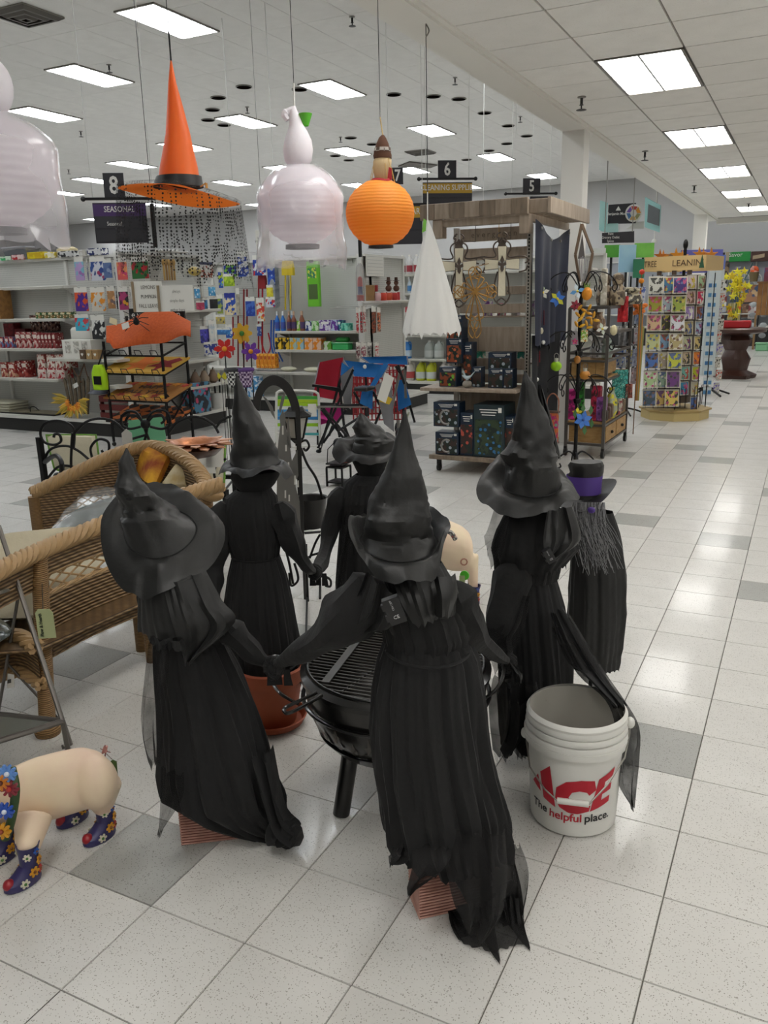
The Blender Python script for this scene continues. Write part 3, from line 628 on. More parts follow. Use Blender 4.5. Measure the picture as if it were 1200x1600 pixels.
for k in range(3):
 p=PX(304+k*12,540,-5.42);z=.54
 r=thing('gourd_ornament','brown and grey gourd ornament, %s from the left on the low shelf'%ordn(k),'ornament',(-5.4,PX(305+k*14,590,-5.4).y,z),0,'gourd ornaments');part('gourd',MB().lathe([(.03,0),(.065,.03),(.07,.08),(.04,.13),(.025,.17)],n=14),pm(['#6b5544','#8d7a66','#7a6450'][k]),r,local=True);part('stem',MB().tube([(0,0,.17),(.01,0,.2)],.008),pm('#4a3a28'),r,local=True)
carton((-5.52,PX(292,640,-5.45).y,.2),(-5.32,PX(318,640,-5.45).y,.2+.38),'#2a2b33','tall blue and black carton with pink flowers on the base deck',None,'#c04468','#4a7f9c',front=False,scale=9)
r=thing('bucket_pail','white plastic pail full of handled tools on the base deck','bucket',(-5.42,PX(350,650,-5.42).y-.1,.2));part('pail',MB().lathe([(.085,0),(.105,.2),(.11,.2),(.1,.205),(.08,.02)],n=20,cap=False),M_white,r,local=True)
for k in range(4):part('tool_handle',MB().tube([(.03*math.cos(k*1.6),.03*math.sin(k*1.6),.03),(.06*math.cos(k*1.6),.06*math.sin(k*1.6),.45)],.006),M_iron,r,local=True)
# brooms section on the second run, plane Y = 8.75
Yb=8.72
def P2(px,py):return PY(px,py,Yb)
def broom(px,y0,y1,c,lab,head=None,hc='#c21f2b',cat='broom',grp='long-handled brooms and mops',r_=.012):
 a=P2(px,y0);b=P2(px,y1);t=thing('broom',lab,cat,(b.x,Yb,b.z),0,grp)
 part('handle',MB().tube([a,b],r_,8),pm(c,.35),t)
 if head:
  h0=P2(px-head[0],head[1]);h1=P2(px+head[0],head[2])
  part('head',MB().loft([[(h0.x+(h1.x-h0.x)*(.2 if j==0 else 0),Yb-.03,z_),(h1.x-(h1.x-h0.x)*(.2 if j==0 else 0),Yb-.03,z_),(h1.x-(h1.x-h0.x)*(.2 if j==0 else 0),Yb+.03,z_),(h0.x+(h1.x-h0.x)*(.2 if j==0 else 0),Yb+.03,z_)]for j,z_ in((0,h0.z),(1,(h0.z+h1.z)/2),(2,h1.z))]),pm(hc,.7),t,smooth=False)
 part('hang_hook',MB().tube([a+Vector((0,.25,.01)),a+Vector((0,-.02,.01)),a+Vector((0,-.03,.03))],.003,5),M_metal,t)
for n,q in enumerate([(372,455,572,'#6f1519','dark red handle, first from the left'),(381,452,578,'#8c161d','dark red handle, second from the left'),(386,452,565,'#7a1218','dark red handle, third from the left'),(364,495,555,'#9a1a22','short red handle at the far left'),(404,440,558,'#8c1b20','red handle left of the looped one')]):
 broom(q[0],q[1],q[2],q[3],'hanging mop with %s of the broom section'%q[4])
broom(410,422,560,'#a81a24','broom with grey and red wedge head hanging upside down',(6,421,451),'#8f1f26')
single('loop_handle',MB().tube(catmull([P2(408,510),P2(409,535),P2(414,551),P2(419,552),P2(423,540),P2(419,520)],5),.012),pm('#b0202a',.35),'red looped plastic handle at the bottom of the hanging brooms','handle')
single('brush_head',MB().prism([(-.05,-.12),(.05,-.12),(.03,.1),(0,.16),(-.03,.1)],.05,P2(408,434)),pm('#b3202a'),'pointed red brush head above grey block','brush',smooth=False)
for n,(q,cs,nm)in enumerate([((349,410,370,432),('#20308a','#6fae2f','#2b46a8'),'royal blue and lime sponge'),((349,428,367,447),('#8fb021','#b7cf3a','#7a9a1c'),'fluffy lime duster'),((340,418,349,450),('#2a4fa8','#b9c93a','#4a8fc4'),'striped blue and green cloth'),((370,393,389,432),('#2447a0','#d8d8d8','#16308a'),'blue and white mop refill'),((350,458,369,492),('#d9cba8','#2447a0','#c9b070','#20308a'),'tan and blue floor duster'),((368,450,376,493),('#b0a894','#8f8a80','#b0a894'),'beige strip'),((383,464,399,494),('#1c3c94','#3f66b8','#1c3c94'),'plain blue'),((400,465,414,502),('#d7d3c8','#c23a2a','#e0a040'),'white and orange brush'),((394,399,416,430),('#1e3f9c','#d6d8dc','#c02a30'),'blue and red brush'),((417,412,430,445),('#2d5cc0','#1c3c94','#a8b8d8'),'blue pump'),((416,445,427,465),('#d8cf3a','#c9b62a','#d8cf3a'),'yellow sponge'),((415,464,430,480),('#c8ccd6','#b8242c','#2447a0'),'white red and blue'),((338,460,349,490),('#8a9a3a','#35507a','#8a9a3a'),'olive pack'),((337,492,352,506),('#a89a6a','#c7b24a','#6a5f44'),'tan whisk'),((339,513,360,523),('#2a68a8','#3f86c4','#2a68a8'),'small blue'),((401,506,409,525),('#28458f','#a8b8c8','#28458f'),'tiny blue'),((352,507,364,528),('#1f58b0','#d8d8d8','#1f58b0'),'blue handled'),((398,557,412,570),('#c9cdd0','#5a7fa8','#c9cdd0'),'pale blue')]):
 pouch(*q,Yb-.06-.015*(n%3),cs,nm+' cleaning pack hanging in the broom section','cleaning packs in the broom section',scale=14)
for k in range(4):
 pouch(419+k*3.2,405,431+k*2.4,482-k*1,8.66+k*.05,('#a9aeb2','#8f969c','#bfc4c8'),'translucent grey sleeve, %s right of the blue brushes'%ordn(k),'translucent sleeves',head=.1,scale=10)
broom(446,408,484,'#d2b92a','yellow dust mop, left of the pair',(5,408,430),'#d9c02c',grp='yellow dust mops')
broom(454,408,484,'#d2b92a','yellow dust mop, right of the pair',(5,408,430),'#d4ba28',grp='yellow dust mops')
a,b=P2(480,409),P2(501,479);r=thing('mop_box','tall lime green mop box hanging on bare pegboard','box',((a.x+b.x)/2,Yb,b.z))
part('box_body',MB().box((a.x,Yb-.03,b.z),(b.x,Yb+.03,a.z),.004),pm('#6cc02a'),r,smooth=False)
part('window',MB().box((a.x+.025,Yb-.034,b.z+.1),(b.x-.02,Yb-.031,b.z+.3)),pm('#4a6230'),r,smooth=False)
part('picture',MB().box((a.x+.02,Yb-.034,b.z+.38),(b.x-.03,Yb-.031,b.z+.52)),mat('greenpic','#2f7f5a',.5,kind='print',c2='#d6dc5a',c3='#6cc02a',scale=25),r,smooth=False)
part('hole_panel',MB().box((a.x+.05,Yb-.034,b.z+.58),(b.x-.07,Yb-.031,b.z+.62)),pm('#1f2f14'),r,smooth=False)
part('peg_hook',MB().tube([((a.x+b.x)/2,8.99,a.z-.02),((a.x+b.x)/2,Yb-.05,a.z-.02)],.004),M_metal,r)
for k in range(9):
 px=440+k*12+(k%2)*4;p=P2(px,398+(k%3)*4)
 if 475<px<505:continue
 single('peg_hook',MB().tube([(p.x,8.99,p.z),(p.x,8.99-.2,p.z),(p.x,8.77,p.z+.02)],.004,5).tube([(p.x,8.985,p.z-.03),(p.x,8.985,p.z+.02)],.006,5),M_metal,'empty wire peg hook along the pegboard top, %s from the left'%ordn(k),'hook','empty hooks')
Ys=8.68
for k,(px,c,cc)in enumerate([(434,'#2f74c8','#dfe3e6'),(443,'#2f74c8','#dfe3e6'),(451,'#7fa3c8','#dfe3e6'),(452.5,'#7a4632','#c9a88f'),(460,'#7a4632','#c9a88f'),(466,'#8a5238','#c9a88f'),(473,'#8a5238','#c9a88f')]):
 bottle(PY(px,517,Ys+.02*(k%2)).x,Ys+.02*(k%2)+.1*(k in(2,5)),1.13,.036,.27,c,'%s cleaner bottle, %s on the middle shelf of the second run'%('blue' if k<3 else 'brown',ordn(k)),'cleaner bottles on the middle shelf','cap',cc,'#3f4fa0' if k<3 else '#4a3a6a')
for k,(a,b,c,c2,h,nm)in enumerate([(464,476,'#7db52c','#d8e0b8',.14,'lime green'),(477,487,'#1f2f6f','#d6dce6',.13,'navy and white'),(487,498,'#5fa845','#c6dcb8',.13,'leaf green'),(499,517,'#5b2a86','#c8c0d8',.145,'purple'),(517,528,'#b3c0d8','#6a3f9a',.145,'white and lilac'),(528,533,'#1f3a70','#4a9aa0',.14,'slim navy'),(533,544,'#2f9a84','#7fd0b8',.1,'teal')]):
 carton((PY(a,515,Ys).x,Ys,1.13),(PY(b,515,Ys).x-.005,Ys+.15,1.13+h),c,nm+' wipes carton on the middle shelf of the second run','wipes cartons','#e0e0dc' if k%2 else None,c2)
for k,(a,b,c,c2,h,nm)in enumerate([(430,440,'#191714','#e0b82a',.165,'first black and yellow'),(442,452,'#1a1815','#e0b82a',.165,'second black and yellow'),(453,464,'#e0a51c','#a8c0b8',.165,'yellow orange left'),(464,475,'#e0a51c','#8fb8c8',.165,'yellow orange middle'),(476,489,'#e08a1a','#d8b8a0',.165,'orange left'),(489,502,'#de841a','#d8b8a0',.165,'orange right'),(506,518,'#c7d0bc','#6aa83a',.12,'white and green')]):
 carton((PY(a,543,Ys).x,Ys,.87),(PY(b,543,Ys).x-.005,Ys+.15,.87+h),c,nm+' duster refill carton on the lower shelf','duster refill cartons',None,c2,scale=14)
r=thing('plastic_bin','green lidded plastic bin at the right of the lower shelf','bin',(PY(531,545,8.7).x,8.76,.87));x0,x1=PY(518,545,Ys).x,PY(544,545,Ys).x
part('tub',MB().box((x0+.01,Ys,.87),(x1,Ys+.14,.955),.01),pm('#3fae62'),r,smooth=False);part('lid',MB().box((x0,Ys-.005,.955),(x1+.003,Ys+.15,.975),.005),pm('#55c07a'),r,smooth=False)
single('folded_bag',MB().box((x0+.05,Ys+.02,.976),(x1-.02,Ys+.12,1.04),.02),pm('#2c8a3c'),'dark green folded bag lying on the plastic bin lid','bag')
for k,(a,b)in enumerate([(434,458),(470,500)]):
 xa,xb=PY(a,572,8.62).x,PY(b,572,8.62).x
 single('mop_refill',MB().ell(((xa+xb)/2,8.7,.56+.035),((xb-xa)/2,.09,.035)),pm('#c9c7b0',.9),'flat white mop refill with yellow band, %s on the bottom shelf'%['left','right'][k],'mop')
for k in range(3):
 p=P2(428+k*5,545);single('blue_brush',MB().tube(catmull([P2(424+k*4,500),P2(424+k*4,540),P2(432+k*5,565)],5),.012),pm('#1f58b0'),'curved blue brush handle, %s of three below the yellow mops'%ordn(k),'brush','blue brush handles')
for k in range(5):
 a=402+k*6;carton((PY(a,600,8.6).x,8.6,.61),(PY(a+5.5,600,8.6).x,8.7,.61+.2),'#e08a1e','orange wipes tub, %s in the row near the floor'%ordn(k),'orange tubs','#c25a1a','#f0b040')
single('clear_bin',MB().box((PY(398,600,8.55).x,8.52,.45),(PY(434,600,8.55).x,8.75,.605),.01),mat('clearfilm','#c9c9c4',.15,kind='film',amt=.12),'clear plastic bin below the orange tubs','bin',smooth=False)
carton((PY(375,622,8.4).x,8.46,.2),(PY(400,622,8.4).x,8.6,.5),'#3f84b8','blue and white pack on the base deck below brooms',None,None,'#d0dce6')
for k in range(3):carton((PY(390+k*3,560,8.6).x-.2,8.5,.2),(PY(402+k*3,560,8.6).x-.2,8.62,.42),'#a8b4c0','pale pack, %s on the dark base deck'%ordn(k),'pale packs on deck',None,'#6a8ab0')
# kitchen endcap at X=-3.7 and bottles on run three
def PE(px,py,X=-3.68):return PX(px,py,X)
for n,(q,cs,nm)in enumerate([((556,480,561,520),('#b8202a','#d8d4cc','#a01820'),'red spatula'),((562,478,567,520),('#a81a24','#5a5a58','#c8c4bc'),'red and grey whisk'),((567,478,572,518),('#c9c5bd','#b8202a','#8f8c86'),'white ladle'),((580,478,588,520),('#7a3a22','#2a2420','#c05a2a'),'brown turner'),((589,480,595,518),('#c25a2c','#3a2c24','#d8c0a0'),'orange brush'),((556,535,563,560),('#6a2a34','#c8c4bc','#3a3038'),'maroon peeler'),((564,535,572,560),('#9a4a5a','#d8d4cc','#4a4048'),'rose peeler'),((574,535,581,560),('#3a3438','#a8a4a0','#5a5054'),'charcoal gadget'),((586,535,592,560),('#d0ccc4','#b83a3a','#d0ccc4'),'white and red gadget')]):
 pouch(*q,-3.62-.02*(n%2),cs,nm+' hanging on the kitchen gadget end','hanging kitchen gadgets',ax='x',scale=30)
p=PE(563,455);r=thing('gift_tube','tall clear gift tube with red and blue contents beside white upright','toy',(p.x,p.y,1.52));part('tube',MB().lathe([(.055,0),(.055,.34),(.045,.42),(.02,.46)],n=16),mat('tubefilm','#a9a6a2',.2,kind='film',amt=.35),r,local=True)
part('contents',MB().lathe([(.03,.08),(.03,.18)],n=10),pm('#23357a'),r,local=True);part('contents',MB().lathe([(.035,.18),(.03,.28),(.012,.3)],n=10),pm('#b8262c'),r,local=True);part('base',MB().lathe([(.045,.005),(.045,.075)],n=12),pm('#b8202a'),r,local=True)
r=thing('display_card','white ruled chart hanging behind the gift tubes','card',PX(585,425,-3.95));a,b=PX(572,398,-3.94),PX(600,432,-3.94)
part('sheet',MB().box((-3.95,a.y,b.z),(-3.94,b.y,a.z)),M_card,r,smooth=False)
for k in range(8):part('rule',MB().box((-3.94,a.y+.03,b.z+.03+k*.045),(-3.938,b.y-.03,b.z+.034+k*.045)),pm('#a8a8a4'),r,smooth=False)
for k in range(2):
 p=PX(607+k*12,440,-3.8);r=thing('treat_figure','brown bear-shaped candy dispenser on red base, %s of the pair'%['left','right'][k],'toy',(-3.8,p.y,1.52),0,'candy dispensers')
 part('base',MB().lathe([(.05,0),(.05,.1),(.045,.11)],n=12),pm('#a81c22'),r,local=True);part('body',MB().ell((0,0,.16),.045).ell((0,0,.235),.034),pm('#5a3424'),r,local=True);part('hat',MB().lathe([(.05,.262),(.05,.266),(.025,.27),(.022,.31)],n=12),pm('#4a2a1c'),r,local=True)
for k,(px,c)in enumerate([(583,'#8d6a40'),(588,'#9a3030')]):
 p=PX(px,455,-3.72);single('book',MB().box((p.x-.1,p.y-.02,1.52),(p.x+.02,p.y+.015,1.72),.003),pm(c),'%s standing book beside the gift tube'%['tan','red'][k],'book',smooth=False)
for k in range(4):
 p=PX(590+k*9,462,-3.68);r=thing('candy_jar','squat jar with red contents, %s along the kitchen end shelf'%ordn(k),'jar',(-3.68,p.y,1.52),0,'candy jars');part('jar',MB().lathe([(.035,0),(.045,.02),(.045,.08),(.03,.1)],n=12),pm(['#c9a0a0','#c8402a','#c04a2a','#b8302a'][k]),r,local=True);part('lid',MB().lathe([(.032,.1),(.032,.115)],n=12),M_white,r,local=True)
Y3=11.33
def brow(pxs,z,h,r_,c,kind,lab,grp,cc='#d8d5cc',lc='#d6d3ca',py=520):
 for k,px in enumerate(pxs):bottle(PY(px,py,Y3).x,Y3,z,r_,h,c,lab%ordn(k),grp,kind,cc,lc)
brow([629,640,651],1.92,.3,.05,'#c9c8c6','jug','white jug on the top shelf of the bottle run, %s from the left','top white jugs','#d8d5cc','#a03a44',420)
brow([640],1.62,.26,.036,'#b8c4cc','spray','clear blue spray bottle alone on second shelf, %s','blue spray','#d8d8d8','#3a78b0',455)
brow([612,624,634,643],1.28,.29,.04,'#cfcdca','spray','white spray bottle with red band on the third shelf, %s from the left','third shelf sprays','#d8d8d8','#b04a50',490)
brow([617,626,636,646,655,665,676],.95,.29,.04,'#cfcdca','spray','white spray bottle on the fourth shelf, %s from the left','fourth shelf sprays','#d8d8d8','#b83a48',520)
brow([636],.56,.3,.08,'#2f74b8','jug','blue gallon jug on the lower shelf, %s','blue jug','#d8d8d8','#c0d4e4',555)
brow([671,686],.56,.3,.08,'#9ea49e','jug','clear gallon jug on the lower shelf, %s of two','clear jugs','#c8c8c4','#b8bcb8',555)
brow([658,674],.2,.32,.085,'#b8be2a','jug','yellow-green gallon jug near the floor, %s of two','yellow jugs','#c9c8a0','#c8d0cc',590)
brow([641,694],.2,.32,.08,'#cfcac4','jug','white gallon jug near the floor, %s of two','white floor jugs','#d8d5cc','#b84a4a',590)
r=thing('shelf_flag','white and red notice card clipped to the bottle shelf','sign',PY(604,560,11.0));a,b=D(599,519,12.5),D(612,548,12.5);part('card',MB().prism([(0,0),((b-a).dot(RT),0),((b-a).dot(RT),a.z-b.z),(0,a.z-b.z)],.004,Vector((a.x,a.y,b.z)),RT,(0,0,1)),M_card,r,smooth=False)
part('clip_arm',MB().bar(Vector((a.x,a.y,a.z-.02))+RT*.05,Vector((a.x,11.25,0.93)),.01),M_metal,r);part('red_square',MB().prism([(.03,.1),((b-a).dot(RT)-.03,.1),((b-a).dot(RT)-.03,a.z-b.z-.04),(.03,a.z-b.z-.04)],.004,Vector((a.x,a.y,b.z))-HD*.004,RT,(0,0,1)),pm('#c05048'),r,smooth=False)
# aisle signs
M_sign=mat('sign_black','#26242a',.5);M_lett=mat('sign_letter','#dcdad4',.6)
def aisle_sign(num,q,bar,board,band,title,sub,d,label,tilt=0):
 X=(RT*math.cos(tilt)+HD*math.sin(tilt)).normalized();N=X.cross(Vector((0,0,1)))
 cxp=(bar[0]+bar[2])/2;c=D(cxp,(bar[1]+bar[3])/2,d);O=Vector((c.x,c.y,0))
 r=thing('aisle_sign',label,'sign',(c.x,c.y,board[3]and D(board[0],board[3],d).z))
 def rect(px0,py0,px1,py1):
  a=D(px0,py0,d);b=D(px1,py1,d);return((a-c).dot(RT),b.z,(b-c).dot(RT),a.z)
 x0,z0,x1,z1=rect(*q);part('number_board',MB().prism([(x0,z0),(x1,z0),(x1,z1),(x0,z1)],.02,O,X,(0,0,1)),M_sign,r,smooth=False)
 text('numeral',num,M_lett,r,O+X*(x0+x1)/2+Vector((0,0,(z0+z1)/2))+N*.013,X,(0,0,1),(z1-z0)*.95,cond=.8,bold=.02)
 bx0,bz,bx1,_=rect(*bar);bz=c.z
 part('hanger_bar',MB().bar(O+X*bx0+Vector((0,0,bz)),O+X*bx1+Vector((0,0,bz)),.025).ell(O+X*bx0+Vector((0,0,bz)),.025).ell(O+X*bx1+Vector((0,0,bz)),.025),M_dark,r)
 for t in(.12,.88):
  x=bx0+(bx1-bx0)*t;part('drop_rod',MB().tube([O+X*x+Vector((0,0,bz)),O+X*x+Vector((0,0,ZHI))],.004,5),M_white,r)
 if board[3]:
  x0,z0,x1,z1=rect(*board);
  if x1-x0>.1:
   part('board',MB().prism([(x0,z0),(x1,z0),(x1,z1),(x0,z1)],.02,O,X,(0,0,1)),M_sign,r,smooth=False)
   if band:
    hz=(z1-z0)*band[1];part('colour_band',MB().prism([(x0,z1-hz),(x1,z1-hz),(x1,z1-.012),(x0,z1-.012)],.004,O+N*.012,X,(0,0,1)),pm(band[0],.5),r,smooth=False)
    text('title',title,M_lett,r,O+X*((x0+x1)/2)+Vector((0,0,z1-hz/2))+N*.016,X,(0,0,1),hz*band[2],cond=band[3],bold=.01)
    for j in range(2):part('slat',MB().prism([(x0+.01,z0+.02+j*(z1-z0-hz)*.5),(x1-.01,z0+.02+j*(z1-z0-hz)*.5),(x1-.01,z0+(j+1)*(z1-z0-hz)*.5),(x0+.01,z0+(j+1)*(z1-z0-hz)*.5)],.004,O+N*.011,X,(0,0,1)),pm('#2f2e33'),r,smooth=False)
   if sub:text('subtitle',sub,M_lett,r,O+X*(x0*.5+x1*.5-.06)+Vector((0,0,z1-(z1-z0)*.52))+N*.015,X,(0,0,1),(z1-z0)*.14,cond=.8)
 return r
aisle_sign('8',(161,271,196,311),(132,313,252,308),(146,318,232,379),('#43285e',.33,.62,.8),'SEASONAL','Seasonal',8.6,'black number 8 aisle sign with purple seasonal banner',.12)
aisle_sign('6',(684,251,713,280),(654,282,744,277),(660,286,738,318),('#b8912b',.5,.72,.85),'CLEANING SUPPLIES',None,11,'black number 6 aisle sign with gold cleaning supplies banner',.12)
aisle_sign('5',(817,279,844,304),(789,306,870,299),(828,307,864,316),None,'',None,12.4,'black number 5 aisle sign above the wood display',.12)
aisle_sign('7',(612,262,630,288),(600,320,668,319),(606,322,660,381),('#b8912b',.32,.7,.8),'HOUSEWARES',None,10.5,'dark aisle sign with gold band behind the orange lantern')
single('sign_post',MB().bar(D(243,386,8.4),Vector((D(243,386,8.4).x,D(243,386,8.4).y,D(239,318,8.4).z)),.03).bar(Vector((D(243,386,8.4).x,D(243,386,8.4).y,D(239,318,8.4).z)),Vector((D(243,386,8.4).x,D(243,386,8.4).y,ZHI)),.004),M_dark,'thin dark upright post hanging behind the orange hat netting','post')
single('sign_post',MB().bar(Vector((D(563,397,10).x,D(563,397,10).y,2.02)),D(562,375,10),.03),M_dark,'short dark post below the orange round lantern','post')
a=D(399,360,9.5);b=D(416,390,9.5)
r=thing('notice_card','small white notice card hanging left of the iridescent lantern','sign',(a.x,a.y,b.z));part('card',MB().prism([(0,b.z),(.16,b.z),(.16,a.z),(0,a.z)],.006,(a.x,a.y,0),RT,(0,0,1)),M_card,r,smooth=False)
part('wire',MB().tube([Vector((a.x,a.y,a.z))+RT*.08,Vector((a.x,a.y,ZHI))+RT*.08],.003,4),M_metal,r)
text('lettering','WHAT\'S\nYOUR SKILL',pm('#55534f'),r,Vector((a.x,a.y,(a.z+b.z)/2))+RT*.08-HD*.005,RT,(0,0,1),.035)
for n,(px,y0,y1,d)in enumerate([(755,200,320,12.5),(806,165,215,15),(832,235,283,13.2),(363,186,282,11),(427,192,262,10.5),(732,150,200,16)]):
 p=D(px,y1,d);single('pendant_cable',MB().tube([p,Vector((p.x,p.y,ZHI))],.005,5),M_white,'thin white ceiling cable hanging '+['above the wood display','right of the number 6 sign','above the number 5 sign','behind the ghost lantern','left of the ghost lantern head','between the lantern and the beam'][n],'cable','ceiling cables')
 # paint department signs (centre right, far)
M_aqua=mat('aqua_acrylic','#9fd0cc',.1,kind='film',amt=.55)
r=thing('brand_sign','black hanging paint sign with white lettering between aqua acrylic panels','sign',D(967,380,17))
def quadp(name,pts,d,m,th=.02):
 P=[D(x,y,dd)for(x,y),dd in zip(pts,d)];n=(P[1]-P[0]).cross(P[3]-P[0]).normalized()*th
 mb=MB();mb.loft([P,[p-n for p in P]]);return part(name,mb,m,r,smooth=False)
quadp('sign_board',[(950,350),(994,349),(994,317),(951,320)],[17]*4,M_sign)
quadp('acrylic_panel',[(936,359),(948,362),(950,317),(938,313)],[16.7]*4,M_aqua)
quadp('acrylic_panel',[(938,350),(966,349),(966,366),(938,361)][::-1],[16.8]*4,M_aqua)
quadp('acrylic_panel',[(1007,355),(1030,363),(1032,321),(1008,308)],[16.7,16.4,16.4,16.7],M_aqua)
quadp('side_board',[(1011,347),(1029,353),(1030,327),(1013,319)],[16.5,16.3,16.3,16.5],pm('#55585a'))
quadp('lower_panel',[(978,358),(1006,357),(1006,346),(994,347)],[17]*4,pm('#b8b8b2'))
text('lettering','Benjamin Moore',M_lett,r,D(966,334,16.95),RT,(0,0,1),.075,cond=.85,bold=.01)
part('emblem',MB().prism([(-.05,0),(.05,0),(0,.08)],.01,D(966,329,16.95),RT,(0,0,1)),M_lett,r,smooth=False)
for k,c in enumerate(['#c8862a','#a83a34','#6a4a9a','#3f6a9a','#c8a060','#8d8a5a']):
 a=k*PI/3;part('colour_segment',MB().prism([(.07*math.cos(a),.07*math.sin(a)),(.14*math.cos(a),.14*math.sin(a)),(.14*math.cos(a+.9),.14*math.sin(a+.9)),(.07*math.cos(a+.9),.07*math.sin(a+.9))],.01,D(990,333,16.95),RT,(0,0,1)),pm(c),r,smooth=False)
part('emblem_ring',MB().prism([(.165*math.cos(t*.3),.165*math.sin(t*.3))for t in range(21)],.006,D(990,333,16.97),RT,(0,0,1)),M_lett,r,smooth=False)
part('drop_rod',MB().tube([D(1026,320,17),Vector((D(1026,320,17).x,D(1026,320,17).y,ZHI))],.012),M_metal,r)
r=thing('department_sign','small black department sign with three white lines below the paint sign','sign',D(966,379,15))
quadp('board',[(941,380),(991,379),(991,361),(941,364)],[15]*4,M_sign);text('lettering','Paint\nGrocery Outlet\nSpices',M_lett,r,D(954,371,14.95),RT,(0,0,1),.06,cond=.8)
part('drop_rod',MB().tube([D(945,364,15),Vector((D(945,364,15).x,D(945,364,15).y,ZHI))],.01).tube([D(988,362,15),Vector((D(988,362,15).x,D(988,362,15).y,ZHI))],.01),M_metal,r)
r=thing('led_lamp','small white dome lamp on a rod beside the paint sign','lamp',D(1022,380,17));part('shade',MB().lathe([(.06,0),(.04,.05),(.02,.07)],D(1022,379,17)),M_white,r);q=D(1022,379,17);part('rod',MB().tube([q,Vector((q.x,q.y,ZHI))],.012),M_white,r)
for n,(q,c,c2,d,nm)in enumerate([((920,388,945,420),'#c8ccc8','#c0c4c0',13,'pale display board above the owls'),((945,383,968,402),'#2f7a2a','#5aa83a',16,'green leaf poster behind wire rack'),((992,380,1021,402),'#3a8a30','#7ac04a',16,'bright green blurred poster right of aqua column'),((968,383,992,425),'#8ab8d8','#a8d0e0',15.6,'pale blue backlit panel between green posters'),((990,405,1006,434),'#1f6a48','#2a7a58',15.5,'dark green poster beside the card rack')]):
 a=D(q[0],q[1],d);b=D(q[2],q[3],d);w_=(b-a).dot(RT);r=thing('poster',nm,'poster',Vector((a.x,a.y,0))+RT*w_/2)
 part('print',MB().prism([(0,b.z),(w_,b.z),(w_,a.z),(0,a.z)],.03,(a.x,a.y,0),RT,(0,0,1)),mat('poster%d'%n,c,.5,kind='noise',c2=c2,scale=1.5),r,smooth=False);part('stand_post',MB().bar(Vector((a.x,a.y,0))+RT*w_/2+HD*.04,Vector((a.x,a.y,b.z+.05))+RT*w_/2+HD*.04,.04),M_dark,r,smooth=False)
 # hanging halloween pieces
def wire(root,p,top,r_=.0017):part('wire',MB().tube([p,Vector((p.x,p.y,top))],r_,5),M_dark,root)
d=3.7
tip=D(267,93,d);c=D(281,303,d)
r=thing('hanging_witch_hat','orange pointed witch hat with black band and dotted veil, hung from the ceiling','hat',c-Vector((0,0,.3)))
rings=[];rows=[(93,266,268),(130,263,276),(170,261,287),(210,258,297),(240,254,304),(262,250,309),(280,247,312)]
def crown(rows,d,k=.9,n=22,crump=.0,seed=0,top_n=0,lean=None):
 out=[]
 for j,row in enumerate(rows):
  y,xl,xr=row[:3];dd=row[3]if len(row)>3 else d
  L=DF(xl,y,dd);Rr=DF(xr,y,dd);m=(L+Rr)/2;a=(Rr-L).length/2;b=a*k;ring=[]
  for i in range(n):
   t=2*PI*i/n;q=1+crump*(noise.noise(Vector((math.cos(t)*1.3+seed,math.sin(t)*1.3,j*.55)))*2)
   ring.append(m+(RT*math.cos(t)*a-HD*math.sin(t)*b)*q)
  out.append(ring)
 return out
M_orange=mat('orange_satin','#ff7a22',.45,thin=.3,sheen=.3,bump=.12,scale=25)
M_orange2=mat('orange_brim','#f57a14',.6,thin=.5)
part('crown',MB().loft(crown(rows,d,crump=.05)),M_orange,r)
part('band',MB().loft([[p+(p-sum(rg,Vector())/len(rg)).normalized()*.006 for p in rg]for rg in crown([(276,247,312.5),(284,244,314),(293,242,316)],d)],cap=False),M_blackplastic,r)
part('hook_tab',MB().bar(D(313,292,d-.1),D(322,286,d-.1),.012,.004).bar(D(322,286,d-.1),D(323,294,d-.1),.012,.004),pm('#b8863a'),r)
bc=D(281,303,d);A=D(187,296,d)-bc;B=D(374,318,d)-bc;a_=(B-A)/2;bo=(A+B)/2
tiltx=a_;up_=HD*.24+Vector((0,0,-.012))
mb=MB();ro=[]
for k,s in enumerate([.2,.32,.55,.8,1.0]):
 ro.append([bc+bo*s+(tiltx*math.cos(t)+up_*math.sin(t))*s+Vector((0,0,(1-s)*.04+.006*math.sin(3*t)*s))for t in[2*PI*i/40 for i in range(40)]])
mb.loft(ro,cap=False);part('brim',mb,M_orange2,r)
M_net=mat('dotted_net','#100e0e',.8,kind='dots',scale=70,amt=.17)
net=[]
for j in range(9):
 s=1.02+.012*j;row=[]
 for i in range(73):
  t=2*PI*i/72;hang=.30*(j/8)*(1+.22*noise.noise(Vector((math.cos(t)*2,math.sin(t)*2,3))))
  if j==8:hang+=.03*math.sin(t*9)+.03*math.sin(t*17)
  row.append(bc+bo+(tiltx*math.cos(t)+up_*math.sin(t))*(s+.03*math.sin(t*11)*j/8)+Vector((0,0,-hang)))
 net.append(row)
part('veil',MB().sheet(net),M_net,r)
nt=[[bc+bo*s+(tiltx*math.cos(t)+up_*math.sin(t))*s+Vector((0,0,(1-s)*.05+.012))for t in[2*PI*i/48 for i in range(49)]]for s in(.38,.7,1.03)]
part('veil_top',MB().sheet(nt),M_net,r)
part('cord',MB().tube([tip+Vector((0,0,-.01)),tip+Vector((0,0,.1))],.0035),M_iron,r);wire(r,tip+Vector((0,0,.1)),ZHI)
M_paper=mat('paper_lantern','#f6f0f4',.7,thin=.45,kind='wave',c2='#eee6ec',scale=12,bump=.15)
M_film=mat('iridescent_film','#f4f0f8',.14,kind='film',amt=.22,coat=1)
